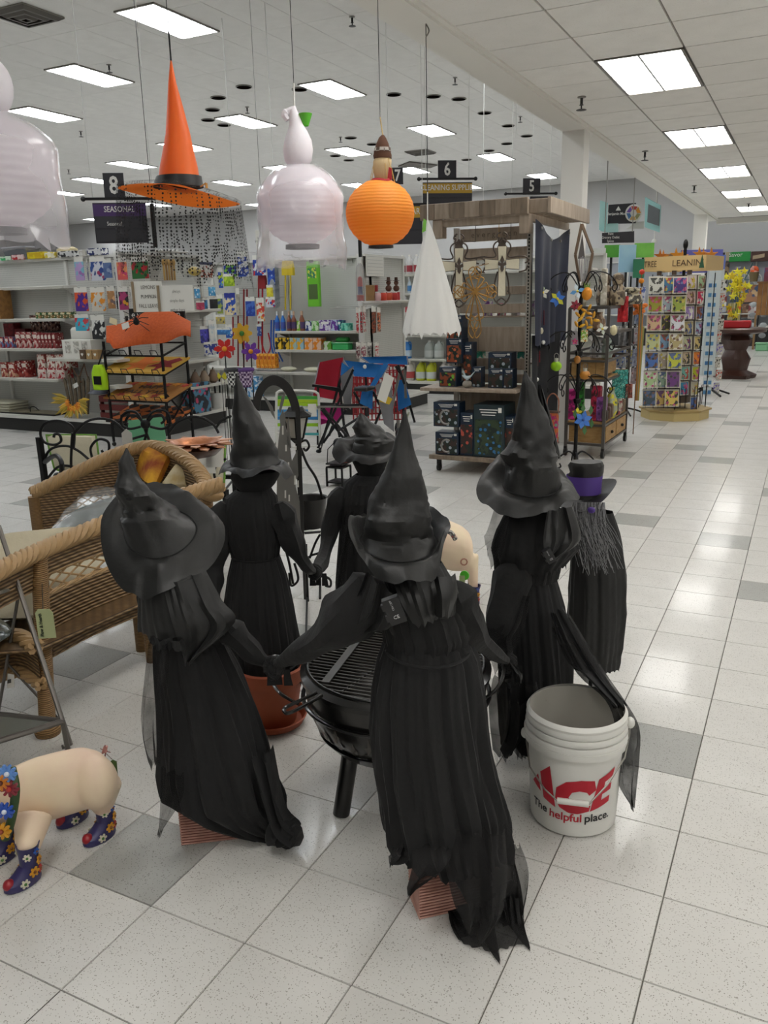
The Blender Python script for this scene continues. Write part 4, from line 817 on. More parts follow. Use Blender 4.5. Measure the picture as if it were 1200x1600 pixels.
def film_cloak(c,R,H,r,seed,name='film_cloak',drop=.05):
 rows=[];ff=facets(seed,11,6);fg=facets(seed+2,19,9)
 for j in range(25):
  t_=j/24;z=R*.86-(H)*t_;rr=(R*1.05*math.sin(min(1,t_*2.2+.32)*PI/2))if t_<.45 else R*(1.05+.1*(t_-.45))
  row=[]
  for i in range(97):
   a=2*PI*i/96;k=1+.05*ff(i/96,t_)+.022*fg(i/96,t_)+.03*t_*math.sin(a*7+seed)
   row.append(c+Vector((math.cos(a)*rr*k*.97,math.sin(a)*rr*k*.97,z-(drop*abs(noise.noise(Vector((a*1.5,seed,0))))if j==24 else 0))))
  rows.append(row)
 part(name,MB().sheet(rows),M_film,r)
d2=3.95
c=D(470,322,d2);R_=.192
r=thing('ghost_lantern','round white paper lantern under iridescent film with white gourd head','lantern',c-Vector((0,0,.2)))
pf=[(R_*math.cos(t)*1.0,R_*.88*math.sin(t)+.004*(k%2))for k,t in enumerate([-1.25+2.5*k/24 for k in range(25)])]
part('paper_globe',MB().lathe(pf,c,n=32,cap=False),M_paper,r)
part('opening_ring',MB().lathe([(.07,-R_*.86),(.078,-R_*.86-.002),(.078,-R_*.86-.02),(.07,-R_*.86-.02)],c,cap=False),M_blackplastic,r)
film_cloak(c,R_,.42,r,1.3)
hrows=[(261,452,480),(252,445,487),(235,442,489),(220,444,487),(205,449,480),(195,452,474),(182,452,469),(172,453,464),(166,456,462)]
part('head',MB().loft(crown(hrows,d2,k=.95)),mat('white_felt','#e6e2e8',.9,bump=.1,scale=60),r)
part('curl',MB().tube(catmull([D(458,170,d2),D(449,174,d2),D(445,180,d2),D(450,188,d2)],5),[.012]*6+[.017]*6+[.014]*4),mat('white_felt','#cfcbd0'),r)
part('stem_cord',MB().tube([D(460,168,d2),D(459,130,d2)],.004),M_white,r);wire(r,D(459,131,d2),ZHI)
part('leaf_cup',MB().lathe([(.012,0),(.03,.05)],D(478,197,d2),cap=False),pm('#57b32e'),r)
c=D(12,268,2.9);R_=.2
r=thing('ghost_lantern','large white paper lantern in loose iridescent film, cut by left picture edge','lantern',c-Vector((0,0,.2)))
pf=[(R_*math.cos(t),R_*.88*math.sin(t)+.004*(k%2))for k,t in enumerate([-1.25+2.5*k/24 for k in range(25)])]
c=c+Vector((-.06,0,0));part('paper_globe',MB().lathe(pf,c,n=32,cap=False),M_paper,r);film_cloak(c,R_*1.02,.4,r,5.1)
part('opening_ring',MB().lathe([(.07,-R_*.86),(.078,-R_*.86-.002),(.078,-R_*.86-.02),(.07,-R_*.86-.02)],c,cap=False),M_blackplastic,r)
part('head',MB().ell(c+Vector((-.0,0,R_*.86+.09)),(.09,.09,.1),18,12),mat('white_felt','#cfcbd0'),r);wire(r,c+Vector((0,0,R_*.86+.18)),ZHI)
d3=3.75
c=D(594,334,d3);R_=.148
M_lant=mat('orange_paper','#ffb24a',.6,thin=.45,kind='wave',c2='#fba53a',scale=24,bump=.2)
r=thing('pumpkin_lantern','round orange paper lantern with a small scarecrow on top','lantern',c-Vector((0,0,.15)))
pf=[(R_*math.cos(t),R_*.93*math.sin(t)+.003*(k%2))for k,t in enumerate([-1.28+2.56*k/24 for k in range(25)])]
part('paper_globe',MB().lathe(pf,c,n=36,cap=False,f=lambda a,z,j:1-.012*(abs(math.cos(a*4))>.97)),M_lant,r)
part('opening_ring',MB().lathe([(.05,-R_*.88),(.055,-R_*.88),(.055,-R_*.9-.008),(.05,-R_*.9-.008)],c,cap=False),M_blackplastic,r)
part('head',MB().loft(crown([(282,588,607),(276,585,609),(266,583,611),(252,583,612),(245,586,610)],d3)),mat('straw','#c3ab83',.9,bump=.4,scale=80,stretch=(1,1,.2)),r)
for k in range(22):
 t=rnd.uniform(0,2*PI);p=D(597,252,d3)+Vector((math.cos(t)*.035,math.sin(t)*.035,rnd.uniform(-.02,.02)));part('straw',MB().tube([p,p+Vector((math.cos(t)*.012,math.sin(t)*.012,-.045)),p+Vector((math.cos(t)*.02,math.sin(t)*.02,-.075))],.0012,4),pm('#c9a860'),r)if k%2 else None
part('hat',MB().loft(crown([(248,584,612),(243,583,612),(234,585,610),(224,588,607),(215,592,603),(211,596,600)],d3)),pm('#4f3222',.95),r)
part('hat_band',MB().loft([[p+(p-sum(rg,Vector())/len(rg)).normalized()*.002 for p in rg]for rg in crown([(237,584.5,610.5),(231,586,609.5)],d3)],cap=False),mat('bandprint','#a8a098',.8,kind='check',c2='#4a3a30',scale=60),r)
part('scarf',MB().tube(catmull([D(581,284,d3-.02),D(590,281,d3-.05),D(603,283,d3-.05),D(608,280,d3-.02),D(600,279,d3+.04),D(586,281,d3+.04)],4,True),.009,closed=True).prism([(0,0),(.02,.0),(.02,.045),(.008,.05)],.006,D(605,281,d3-.04),RT,(0,0,1)),pm('#a0282f',.9),r)
part('cord',MB().tube([D(598,211,d3),D(594,183,d3)],.003),pm('#b8a070'),r);wire(r,D(594,183,d3),ZHI)
d4=5.4
r=thing('ghost_cloth','white ragged cone of ghost cloth hung from the beam beside the display','cloth',D(672,528,d4))
rows=[]
yy=[(343,667.5,669),(360,664,676),(385,658,684),(415,651,692),(445,645,700),(475,639,708),(500,634,713),(514,632,716)]
for j,(y,xl,xr)in enumerate(yy):
 L=D(xl,y,d4);Rr=D(xr,y,d4);m=(L+Rr)/2;a=(Rr-L).length/2;row=[]
 for i in range(73):
  t=2*PI*i/72;f_=j/7;k=1+f_*(.07*math.sin(t*6+.5)+.05*math.sin(t*11+1))
  row.append(m+(RT*math.cos(t)*a-HD*math.sin(t)*a*.8)*k)
 rows.append(row)
rows.append([p+Vector((0,0,-.015-.085*abs(noise.noise(Vector((i*.55,2.2,0))))*(1 if i%2 else.35)))for i,p in enumerate(rows[-1])])
part('cloth',MB().sheet(rows),mat('white_cloth','#ededea',.9,thin=.3,bump=.25,scale=14),r)
part('leaf_tag',MB().prism([(-.012,-.04),(.012,-.03),(.018,.03),(0,.045)],.004,D(662,353,d4-.03),RT,(0,0,1)),pm('#6fb03a'),r,smooth=False)
p=D(668,343,d4);part('string',MB().tube([p,D(668,300,d4)],.004),M_white,r);part('wire',MB().tube([D(668,300,d4),Vector((p.x,p.y,ZLO-.03))],.0028,5),M_dark,r)
part('ceiling_hook',MB().tube(catmull([Vector((p.x,p.y,ZLO-.1)),Vector((p.x+.02,p.y,ZLO-.07)),Vector((p.x,p.y,ZLO-.03))],5),.004),M_metal,r)
# slatwood display with crosses
M_ply=mat('display_wood','#a39382',.55,kind='wood',c2='#8a7a69',scale=4,stretch=(7,7,1))
M_ply2=mat('display_wood_dark','#857563',.55,kind='wood',c2='#6d5f50',scale=4,stretch=(7,7,1))
r=disp=thing('wood_display','tall grey-brown wooden display on casters with slatted canopy','display',(-1.15,5.9,0))
XA,XBd,YA,YB=-1.50,-.74,5.62,6.55
def B(name,lo,hi,m=None,b=.004,**k):return part(name,MB().box(lo,hi,b),m or M_ply,r,smooth=False,**k)
zt=2.32
B('fascia',(-1.66,5.48,2.19),(-.70,5.51,zt))
for k in range(7):B('fascia_board',(-1.655+k*.136,5.474,2.195),(-1.655+k*.136+.132,5.482,zt-.004),M_ply if k%2 else M_ply2,.001)
B('header_rail',(-1.5,5.52,2.13),(-.78,5.58,2.19));B('header_end',(-1.55,5.50,2.04),(-1.46,5.6,2.19));B('header_end',(-.78,5.50,2.04),(-.69,5.6,2.19))
for k in range(11):
 y=5.56+k*.115;B('canopy_slat',(-.74,y,2.2-(k==0)*.0),(-.55,y+.035,zt-.01));
for k in range(9):B('canopy_fin',(-1.6,5.62+k*.13,2.22),(-.72,5.65+k*.13,zt-.02),M_ply2)
B('canopy_edge',(-.55,5.52,2.19),(-.52,6.85,zt-.005))
B('side_rail',(-.74,5.52,2.14),(-.70,6.8,2.2))
zs=[.5,.86,1.0,1.18,1.36,1.6,1.84]
for(z0,z1)in((.18,.74),(.78,.86),(.9,1.0),(1.06,1.28),(1.40,1.48),(1.56,1.63),(1.86,1.96),(2.02,2.13)):B('wall_board',(-1.44,5.86,z0),(-.80,5.88,z1))
for x in(-1.47,-.79):
 B('slotted_post',(x-.02,5.83,.12),(x+.02,5.88,2.14),pm('#a8a196'),.001)
 sl=MB()
 for k in range(44):sl.box((x-.006,5.8275,.82+k*.029),(x+.006,5.8295,.838+k*.029))
 part('post_slots',sl,M_iron,r,smooth=False)
B('shelf',(-1.66,5.44,.735),(-.76,5.88,.765));B('base',(-1.56,5.42,.12),(-.72,6.75,.16));B('base_edge',(-1.56,5.40,.125),(-.72,5.425,.165),M_ply2)
for k in range(2):B('inner_shelf',(-1.44,5.9,1.36+k*-.42),(-.8,6.4,1.375+k*-.42))
text('lettering','evergreen',pm('#6a5c4d'),r,(-1.12,5.856,2.075),(1,0,0),(0,0,1),.07,spacing=1.5)
for(x,y)in((-1.50,5.50),(-.78,5.50),(-1.50,6.68),(-.78,6.68)):
 part('caster',MB().lathe([(.0,-.014),(.034,-.014),(.036,0),(.034,.014),(0,.014)],(x,y,.037),ax='x',n=14).box((x-.02,y-.012,.04),(x+.02,y+.012,.12)),M_dark,r)
for k in range(9):
 x=-1.38+k*.066;z=[1.375,.955][k%2];c=['#d8d8d4','#3aa08a','#7a3f9a','#c8b02a','#c05a7a','#3a7ab0','#d8d8d4','#2f8a7a','#a86ab0'][k]
 carton((x,5.95,z),(x+.058,6.05,z+.09+.02*(k%3)),c,'small %s pack seen through a gap, %s from the left'%(['white','teal','purple','yellow','pink','blue','white','green','lilac'][k],ordn(k)),'packs inside the wood display',None,'#d0d0cc')
M_bronze=mat('bronze_iron','#4b4038',.45,.5);M_gold=mat('gold_wire','#a0783c',.35,.7);M_cream=mat('cream_inlay','#cdc5ae',.7,bump=.2,scale=60)
def cross(px,py,lab,s=1.0):
 d=7.05;O=D(px,py,d)
 t=thing('wall_cross',lab,'cross',O-Vector((0,0,.33*s)),0,'fleur crosses')
 for(x0,x1,z0,z1)in((-.05,.05,.04,.2),(-.045,.045,-.36,-.04),(-.2,-.045,-.06,.06),(.045,.2,-.06,.06)):
  w0=.85 if z0>0 or z0<-.1 else 1
  pl=[(x0*w0,z0),(x1*w0,z0),(x1,z1),(x0,z1)]if abs(z1-z0)>.13 and z0>0 else[(x0,z0),(x1,z0),(x1*.85,z1),(x0*.85,z1)]if z0<-.1 else[(x0,z0),(x1,z0+(.015 if x0<0 else 0)),(x1,z1-(.015 if x0<0 else 0)),(x0,z1)]if x0<0 else[(x0,z0+.015),(x1,z0),(x1,z1),(x0,z1-.015)]
  pl=[(x*s,z*s)for x,z in pl];part('cream_arm',MB().prism(pl,.012,O-HD*.012,RT,(0,0,1)),M_cream,t,smooth=False)
  part('rim',MB().tube([O+RT*x-HD*.012+Vector((0,0,z))for x,z in pl],.006,5,closed=True),M_bronze,t)
 part('fleur',MB().prism([(0,.1*s),(.022*s,.05*s),(.008*s,.01*s),(.045*s,.03*s),(.05*s,-.005),(.02*s,-.02*s),(.02*s,-.06*s),(0,-.09*s),(-.02*s,-.06*s),(-.02*s,-.02*s),(-.05*s,-.005),(-.045*s,.03*s),(-.008*s,.01*s),(-.022*s,.05*s)][::-1],.014,O-HD*.02,RT,(0,0,1)),M_bronze,t,smooth=False)
 for sx in(-1,1):
  for pts in([(.02,.36),(.05,.34),(.06,.31),(.04,.3)],[(0,.28),(.08,.24),(.1,.18),(.07,.1),(.12,.08),(.22,.09)],[(.2,.09),(.28,.08),(.31,.03),(.27,.01)],[(.2,-.09),(.28,-.07),(.3,-.02)],[(0,-.47),(.07,-.42),(.1,-.34),(.07,-.3)],[(.05,-.08),(.08,-.2),(.09,-.34)],[(0,-.38),(.05,-.42),(.03,-.46)],[(.03,.3),(.045,.27),(.03,.24),(0,.3)]):
   part('scroll',MB().tube(catmull([O+RT*(sx*x*s)-HD*.005+Vector((0,0,z*s))for x,z in pts],5),.0065,5),M_bronze,t)
 part('hanger_wire',MB().tube([O+Vector((0,0,.26*s)),O+HD*.12+Vector((0,0,.3*s)),Vector((O.x,5.6,O.z+.3*s)),Vector((O.x,5.6,2.15))],.003,4),M_bronze,t)
 part('top_plate',MB().prism([(-.05*s,.2*s),(.05*s,.2*s),(.03*s,.27*s),(0,.3*s),(-.03*s,.27*s)],.008,O,RT,(0,0,1)),M_bronze,t,smooth=False)
cross(717,416,'bronze and cream fleur cross on the left of the wood display',.7);cross(784,413,'bronze and cream fleur cross on the right of the wood display',.7)
O=D(742,456,6.75);t=thing('wire_cross','gold wire filigree cross hanging in front of the cream crosses','cross',O-Vector((0,0,.35)))
for k in range(4):
 a=k*PI/2;X_=RT*math.cos(a)+Vector((0,0,math.sin(a)));Yv=RT*-math.sin(a)+Vector((0,0,math.cos(a)));Ls=[.17,.19,.17,.36][k]
 for sx in(-1,1):
  for w_,l_ in((.05,1),(.035,.8),(.07,.62)):
   part('petal_wire',MB().tube(catmull([O,O+X_*Ls*.5*l_+Yv*sx*w_*.7,O+X_*Ls*l_*.85+Yv*sx*w_,O+X_*Ls*l_+Yv*sx*w_*.3,O+X_*Ls*l_*.9],5)+[O+X_*Ls*l_*.8+Yv*sx*w_*.4],.0045,5),M_gold,t)
part('hanger_wire',MB().tube([O+Vector((0,0,.19)),Vector((O.x,5.56,O.z+.25)),Vector((O.x,5.56,2.15))],.003,4),M_gold,t);part('flower_boss',MB().prism(petals(8,.015,.04),.02,O-HD*.02,RT,(0,0,1)),M_gold,t,smooth=False)
def solar(px0,py0,px1,py1,Y,lab,c2='#9aa4ac',depth=.13,z=None,dark='#16283c',img='#3a2a24',cut=None):
 a=PY(px0,py0,Y);b=PY(px1,py1,Y);z0=z if z is not None else b.z;h=a.z-b.z
 r=thing('ornament_carton',lab,'box',((a.x+b.x)/2,Y+depth/2,z0),0,'garden ornament cartons');W=b.x-a.x
 part('box_body',MB().box((a.x,Y,z0),(b.x,Y+depth,z0+h),.003),pm(dark,.4),r,smooth=False)
 part('picture',MB().box((a.x+W*.06,Y-.002,z0+h*.05),(a.x+W*.94,Y,z0+h*.72)),mat('img'+img+c2,img,.4,kind='print',c2='#1c2a24',c3=c2,scale=16),r,smooth=False)
 if cut:part('ornament',MB().tube([Vector(((a.x+b.x)/2+math.cos(t)*W*.22,Y-.004,z0+h*.4+math.sin(t)*h*.28))for t in[k*PI/10 for k in range(3,18)]],.009),M_metal,r)
 for j in range(3):part('print_line',MB().box((a.x+W*(.2+.04*j),Y-.003,z0+h*(.9-.05*j)),(a.x+W*(.8-.04*j),Y-.001,z0+h*(.918-.05*j))),M_lett,r,smooth=False)
 part('price_sticker',MB().box((a.x+W*.82,Y-.003,z0+h*.86),(a.x+W*.93,Y-.001,z0+h*.95)),M_card,r,smooth=False)
 return r
solar(763,538,799,568,5.62,'snow-crystal ornament carton on top of two others on the shelf',depth=.15,z=.905)
solar(763,574,786,605,5.56,'snow-crystal ornament carton lower right on the shelf',depth=.12,z=.765);solar(787,574,801,605,5.56,'narrow end of a blue ornament carton at the shelf corner',depth=.12,z=.765)
solar(738,572,752,604,5.58,'small blue ornament carton behind the bird stone',depth=.1,z=.765)
solar(697,500,722,541,5.64,'upper copper-flame ornament carton in the left stack','#b8603a',z=1.16,img='#8a4426',depth=.14)
solar(697,533,722,572,5.62,'middle copper-flame ornament carton in the left stack','#b8603a',z=.97,img='#8a4426',depth=.16)
solar(686,574,713,605,5.56,'lower copper-flame ornament carton with green lamp','#6fb03a',z=.765,img='#8a4426',depth=.13)
solar(700,566,721,574,5.66,'flat blue carton under the left stack',z=.765,depth=.14,cut=None)
solar(724,503,737,572,5.66,'tall narrow copper ornament carton left of the board wall','#c0653a',z=.765,img='#6a3420')
solar(677,632,717,672,5.44,'ornament carton with curved metal moon, upper of the left pair',cut=1,z=.42,depth=.16);solar(680,675,716,712,5.44,'ornament carton with curved metal moon, lower of the left pair',cut=1,z=.166,depth=.16)
solar(719,648,739,716,5.46,'narrow ornament carton with red spiral picture','#b04a3a',z=.166,img='#3a2420',depth=.2)
solar(740,636,786,720,5.45,'big green ornament carton with blue flame droplet picture','#2f6a9a',z=.166,img='#33422a',depth=.32,dark='#1f2f34');solar(789,645,802,710,5.5,'slim blue ornament carton at the right end of the base','#8a3a2a',z=.166,depth=.2)
r=thing('bird_ornament','pale glass bird on a round grey stone on the wood shelf','ornament',PY(730,606,5.5));p=Vector((PY(730,604,5.5).x,5.5,.765))
part('stone',MB().ell(p+Vector((0,0,.035)),(.045,.04,.035)),mat('stone','#857e74',.8,bump=.5,scale=50),r)
part('bird',MB().loft([[p+Vector((.0+x,y*w_,z+u*w_))for y,u in[(math.cos(t),math.sin(t))for t in[k*PI/4 for k in range(8)]]]for x,z,w_ in((-.05,.11,.004),(-.03,.1,.014),(0,.085,.022),(.03,.1,.012),(.07,.145,.004))]),pm('#aebcc0',.2),r)
part('tail',MB().prism([(0,0),(-.03,.06),(-.012,.065),(.012,0)],.006,p+Vector((-.02,0,.09))),pm('#aebcc0',.2),r,smooth=False)
r=thing('blue_cape','dark blue satin cape with black fringed hem hung from the canopy','cape',(-.62,6.1,.35))
for nm_,za,zb,m_ in(('cape_cloth',0,1,mat('navy_satin','#161c30',.55,sheen=.05,bump=.15,scale=12)),):
 rows=[]
 for j in range(13):
  t=j/12;row=[]
  for i in range(37):
   s=i/36;y=5.50+s*(1.02-.12*t);top=2.15-.13*math.sin(s*PI)-.02*s;bot=1.16
   z=top+(bot-top)*t;row.append(Vector((-.64+.028*math.sin(s*19+t*.6)*(.3+t)+.03*math.sin(s*7),y,z)))
  rows.append(row)
 rows.append([p+Vector((0,0,-.02-.1*abs(noise.noise(Vector((i*.9,5,0))))))for i,p in enumerate(rows[-1])])
 part(nm_,MB().sheet(rows),m_,r)
rows=[]
for j in range(9):
 t=j/8;rows.append([Vector((-.655+.03*math.sin(i/36*17+t*.9),5.52+i/36*.96,1.22-.92*t-(.08*abs(noise.noise(Vector((i*.8,9,0))))if j==8 else 0)))for i in range(37)])
part('black_hem',MB().sheet(rows),mat('black_gauze','#15161a',.8,bump=.3,scale=20),r)
for k in range(4):part('clip',MB().lathe([(.012,-.006),(.012,.006)],(-.60,5.56+k*.29,2.1-.11*math.sin((.06+k*.3)*PI)),ax='x',n=10),M_metal,r)
# mat rack (left)
r=thing('mat_rack','black metal tiered rack holding autumn doormats','rack',(-5.15,5.55,0))
P={'fl':(-5.52,5.45),'fr':(-4.72,5.45),'br':(-4.72,5.86),'bl':(-5.52,5.86)}
xl,xr_=PY(178,690,5.45).x,PY(266,698,5.45).x;yb=5.84
for(x,y,h)in((xl,5.45,1.16),(xr_,5.45,1.16),(xl,yb,1.42),(xr_,yb,1.42)):
 part('post',MB().bar((x,y,.05),(x,y,h),.022),M_iron,r,smooth=False);part('caster',MB().lathe([(.022,-.012),(.025,0),(.022,.012)],(x,y,.025),ax='x',n=12),M_dark,r)
for z in(1.13,.93,.64,.38):
 for y,zz in((5.45,z-.12),(yb,z)):part('rail',MB().bar((xl,y,zz),(xr_,y,zz),.018),M_iron,r,smooth=False)
 for x in(xl,xr_):part('side_rail',MB().bar((x,5.45,z-.12),(x,yb,z),.018),M_iron,r,smooth=False)
 lp=MB()
 for k in range(4):
  x=xl+.08+k*(xr_-xl-.16)/3;lp.tube([(x-.05,5.43,z-.12),(x-.04,5.40,z-.06),(x+.04,5.40,z-.06),(x+.05,5.43,z-.12)],.005,5)
 part('stop_loops',lp,M_iron,r)
for x in(xr_,):part('brace',MB().bar((x,5.45,.25),(x,yb,.62),.014).bar((x,5.45,.62),(x,yb,.25),.014),M_iron,r,smooth=False)
part('sign_board',MB().box((xl+.06,yb-.02,1.36),(xr_+.03,yb,1.5)),M_blackplastic,r,smooth=False);text('lettering','evergreen',M_lett,r,((xl+xr_)/2+.04,yb-.025,1.43),(1,0,0),(0,0,1),.12,spacing=1.45)
def matt(z,m,lab,name='doormat'):
 t=thing(name,lab,'mat',((xl+xr_)/2,5.65,z-.12),0,None)
 a=Vector((xl-.06,5.42,z-.105));X=Vector((xr_-xl+.1,0,0));Yv=Vector((0,.43,.13))
 part('mat_body',MB().loft([[a,a+X,a+X+Yv,a+Yv],[p+Vector((0,0,.02))for p in(a,a+X,a+X+Yv,a+Yv)]]),m,t,smooth=False);return t,a+Vector((0,0,.021)),X,Yv
def leafp(t,a,X,Yv,cx_,cy_,s,c,rot=0,n=5):
 Yn_=Yv.normalized();Xn=X.normalized();pl=[]
 for k in range(n*2+1):
  an=rot+PI*2*k/(n*2+1);rr=s*(1 if k%2==0 else.45);pl.append((rr*math.sin(an),rr*math.cos(an)))
 part('leaf_print',MB().prism(pl[::-1],.002,a+X*cx_+Yv*cy_+Vector((0,0,.002)),Xn,Yn_),pm(c,.9),t,smooth=False)
t,a,X,Yv=matt(.93,pm('#c49a3f',.95),'doormat with large yellow, orange and red maple leaves, upper mat on rack')
leafp(t,a,X,Yv,.15,.5,.2,'#b8932a',.3);leafp(t,a,X,Yv,.45,.5,.24,'#d9772a',.1);leafp(t,a,X,Yv,.8,.5,.2,'#8a1f22',.9)
t,a,X,Yv=matt(.64,pm('#a8743a',.95),'brown doormat reading happy fall y\'all with scattered leaves')
for k in range(14):leafp(t,a,X,Yv,.06+.068*k,[.12,.85,.2,.9][k%4],.06,['#c9a02a','#a8382a','#8a2f28','#d0882a'][k%4],k)
for j,s in enumerate(['HAPPY',"FALL Y'ALL"]):text('lettering',s,pm('#3a2418'),t,a+X*.52+Yv*(.68-.3*j)+Vector((0,0,.004)),X,Yv,.12,cond=1.1,bold=.01)
t,a,X,Yv=matt(.38,mat('harlequin','#241c18',.95,kind='check',c2='#b0602a',scale=9,rot=(0,0,.78)),'dark harlequin checked doormat with orange diamonds low on the rack')
for k,z in enumerate((.95,.66)):
 single('paper_sleeve',MB().box((xl-.1,5.5,z-.02),(xl+.12,5.7,z+.01)),M_card,'white paper sleeve sticking out at the left of the rack, %s'%['upper','lower'][k],'paper',smooth=False)
rows=[]
for j in range(11):
 s=j/10;row=[]
 for i in range(25):
  u=i/24;px=166+132*u;top=509-28*math.sin(max(0,(u-.15)/.85)*PI*.95)**1.0 if u>.15 else 509
  top=510-30*math.exp(-((u-.62)/.33)**2);bot=539-12*math.exp(-((u-.92)/.16)**2)-3*u+6*math.exp(-((u-.12)/.2)**2)-8*(u<.05)
  py=top+(bot-top)*s;Y=5.72-.32*math.sin(s*PI/2)+.02*math.sin(u*9+s*3);row.append(PY(px,py,Y))
 rows.append(row)
r=thing('felt_hat_mat','orange felt hat with black spider draped over the rack','hat',PY(232,540,5.45))
m_=MB().sheet(rows);part('felt',m_,mat('orange_felt','#b8531f',.95,bump=.3,scale=40,kind='noise',c2='#a84718'),r)
sp=PY(213,503,5.42);part('spider_body',MB().ell(sp,(.045,.015,.035)).ell(sp+Vector((.0,-.005,.035)),(.02,.012,.02)),M_iron,r)
for k in range(8):
 a=[-.6,-.2,.25,.7][k%4];sx=1 if k<4 else-1;part('spider_leg',MB().tube(catmull([sp,sp+Vector((sx*.07,-.012,a*.08+.02)),sp+Vector((sx*.17,.0,a*.16))],4),.004,5),M_iron,r)
part('price_tag',MB().prism([(-.05,-.03),(.05,-.03),(.05,.03),(-.05,.03)],.002,PY(196,509,5.40),(1,0,.25),(-.2,0,1)),M_card,r,smooth=False);part('price_tag',MB().prism([(-.05,-.03),(.05,-.03),(.05,.03),(-.05,.03)],.002,PY(177,502,5.42),(1,0,-.3),(.3,0,1)),pm('#d8c8a0'),r,smooth=False)
c=PY(156,590,5.4);r=thing('neon_cap','neon yellow-green cap with black patch hanging on the rack post','cap',c-Vector((0,0,.2)))
part('crown',MB().loft([[c+Vector((math.cos(t)*a,math.sin(t)*.06,z))for t in[2*PI*k/18 for k in range(18)]]for z,a in((-.13,.095),(-.05,.105),(.05,.1),(.12,.06),(.14,.03))]),pm('#a8d414',.8),r)
part('patch',MB().box(c+Vector((-.03,-.066,-.07)),c+Vector((.075,-.058,.02))),M_iron,r,smooth=False)
part('brim',MB().loft([[c+Vector((math.cos(t)*a+(-.03 if a>.1 else 0),math.sin(t)*b-.02,z))for t in[2*PI*k/18 for k in range(18)]]for z,a,b in((-.13,.1,.06),(-.17,.13,.1),(-.175,.125,.095))]),pm('#1e2330'),r)
part('strap',MB().tube([c+Vector((0,0,.14)),c+Vector((.05,.02,.25)),c+Vector((.07,.03,.32))],.009),M_iron,r)
# decorative flower stakes in front of brooms
def gflower(px,py,d,R_,c,cc,lab,n=6,base=None):
 O=D(px,py,d);t=thing('flower_stake',lab,'ornament',Vector((O.x,O.y,0)),0,None)
 for k in range(n):
  a=2*PI*k/n;X_=RT*math.cos(a)+Vector((0,0,math.sin(a)));Yv=RT*-math.sin(a)+Vector((0,0,math.cos(a)))
  part('petal',MB().prism([(.02,-.012),(R_*.6,-R_*.3),(R_,-R_*.12),(R_,R_*.12),(R_*.6,R_*.3),(.02,.012)],.01,O,X_,Yv),pm(c,.5),t,smooth=False)
 part('flower_centre',MB().ell(O-HD*.012,(R_*.25,R_*.25,R_*.25)),pm(cc),t)
 part('stake',MB().tube([O,Vector((O.x,O.y,.05))],.006),M_iron,t);return t
dd=9.3
gflower(351,545,8.0,.1,'#c4201c','#e0901c','red flower stake with orange centre in front of the brooms');gflower(392,549,8.0,.09,'#6a2f9a','#e0901c','purple flower stake with yellow centre in front of the brooms')
gflower(378,521,8.2,.1,'#d9a82a','#3a7a2a','small yellow flower stake above the purple one',7)
for n,(px,c)in enumerate([(365,('#1a1a1a','#d6d6d2')),(384,('#4a2a5a','#c8b8d0'))]):
 p=D(px,590,7.9);p0=Vector((p.x,p.y,p.z-.09));r=thing('checked_pot','%s gingham hanging pot below the flower stakes'%['black and white','purple and white'][n],'pot',p0,0,'gingham pots')
 part('pot',MB().lathe([(.05,0),(.075,.16),(.08,.165),(.07,.16)],n=20,cap=False),mat('gingham%d'%n,c[0],.7,kind='check',c2=c[1],scale=45),r,local=True);part('rim',MB().lathe([(.082,.15),(.09,.165),(.082,.18),(.07,.17)],n=20,cap=False),pm(['#17171a','#57307a'][n]),r,local=True)
 part('stake',MB().tube([(0,0,.01),(0,0,-p0.z+.02)],.005),M_iron,r,local=True)
for k in range(5):
 p=D(346+k*5,588+(k%2)*8,7.9);r=thing('butterfly_stake','yellow and white butterfly stake, %s from the left'%ordn(k),'ornament',(p.x,p.y,0),0,'butterfly stakes')
 part('wings',MB().prism([(0,0),(.03,.04),(.04,0),(.025,-.03)],.004,p,RT,(0,0,1)).prism([(0,0),(-.025,-.03),(-.04,0),(-.03,.04)],.004,p,RT,(0,0,1)),pm(['#c8c02a','#d8d6c8'][k%2]),r,smooth=False);part('stake',MB().tube([p,Vector((p.x,p.y,.02))],.003,5),M_iron,r)
 # folding chairs and cart
M_red=mat('red_canvas','#a81d33',.8,bump=.15,scale=30);M_blue=mat('blue_canvas','#2272b8',.75,bump=.15,scale=30);M_grey=mat('grey_mesh','#77777a',.8);M_tubeb=mat('black_tube','#1a1a1c',.35,.4)
M_mag=mat('magenta_canvas','#b8247a',.8)
def quadsheet(name,pts,m,r,n=8,sag=.02,label=None,th=0):
 """pts: 4 world corners; bulged sheet"""
 A,B_,C_,D_=pts;N=(B_-A).cross(D_-A).normalized();rows=[]
 for j in range(n+1):
  v=j/n;rows.append([(A*(1-u)+B_*u)*(1-v)+(D_*(1-u)+C_*u)*v+N*(sag*math.sin(u*PI)*math.sin(v*PI))for u in[i/n for i in range(n+1)]])
 mb=MB();mb.sheet(rows);mb.sheet([[p-N*.006 for p in row]for row in rows]);return part(name,mb,m,r,label)
def campchair(lab,q,d,m,feet,arm_y,trim=True,extra=None):
 """q: canvas back corners in pixels (tl,tr,br,bl); d depth"""
 c=sum((D(x,y,d)for x,y in q),Vector())/4
 r=thing('camp_chair',lab,'chair',Vector((c.x,c.y,0)),0,None)
 P=[D(*q[0],d),D(*q[1],d),D(*q[2],d),D(*q[3],d)]
 quadsheet('backrest',P,m,r,sag=.04)
 for i,j in((0,3),(1,2)):part('piping',MB().tube([P[i]*(1-t)+P[j]*t+HD*-.012 for t in(0,.5,1)],.008,5),mat('piping_grey','#9a9aa0',.7),r)
 return r,P
dc=7.6
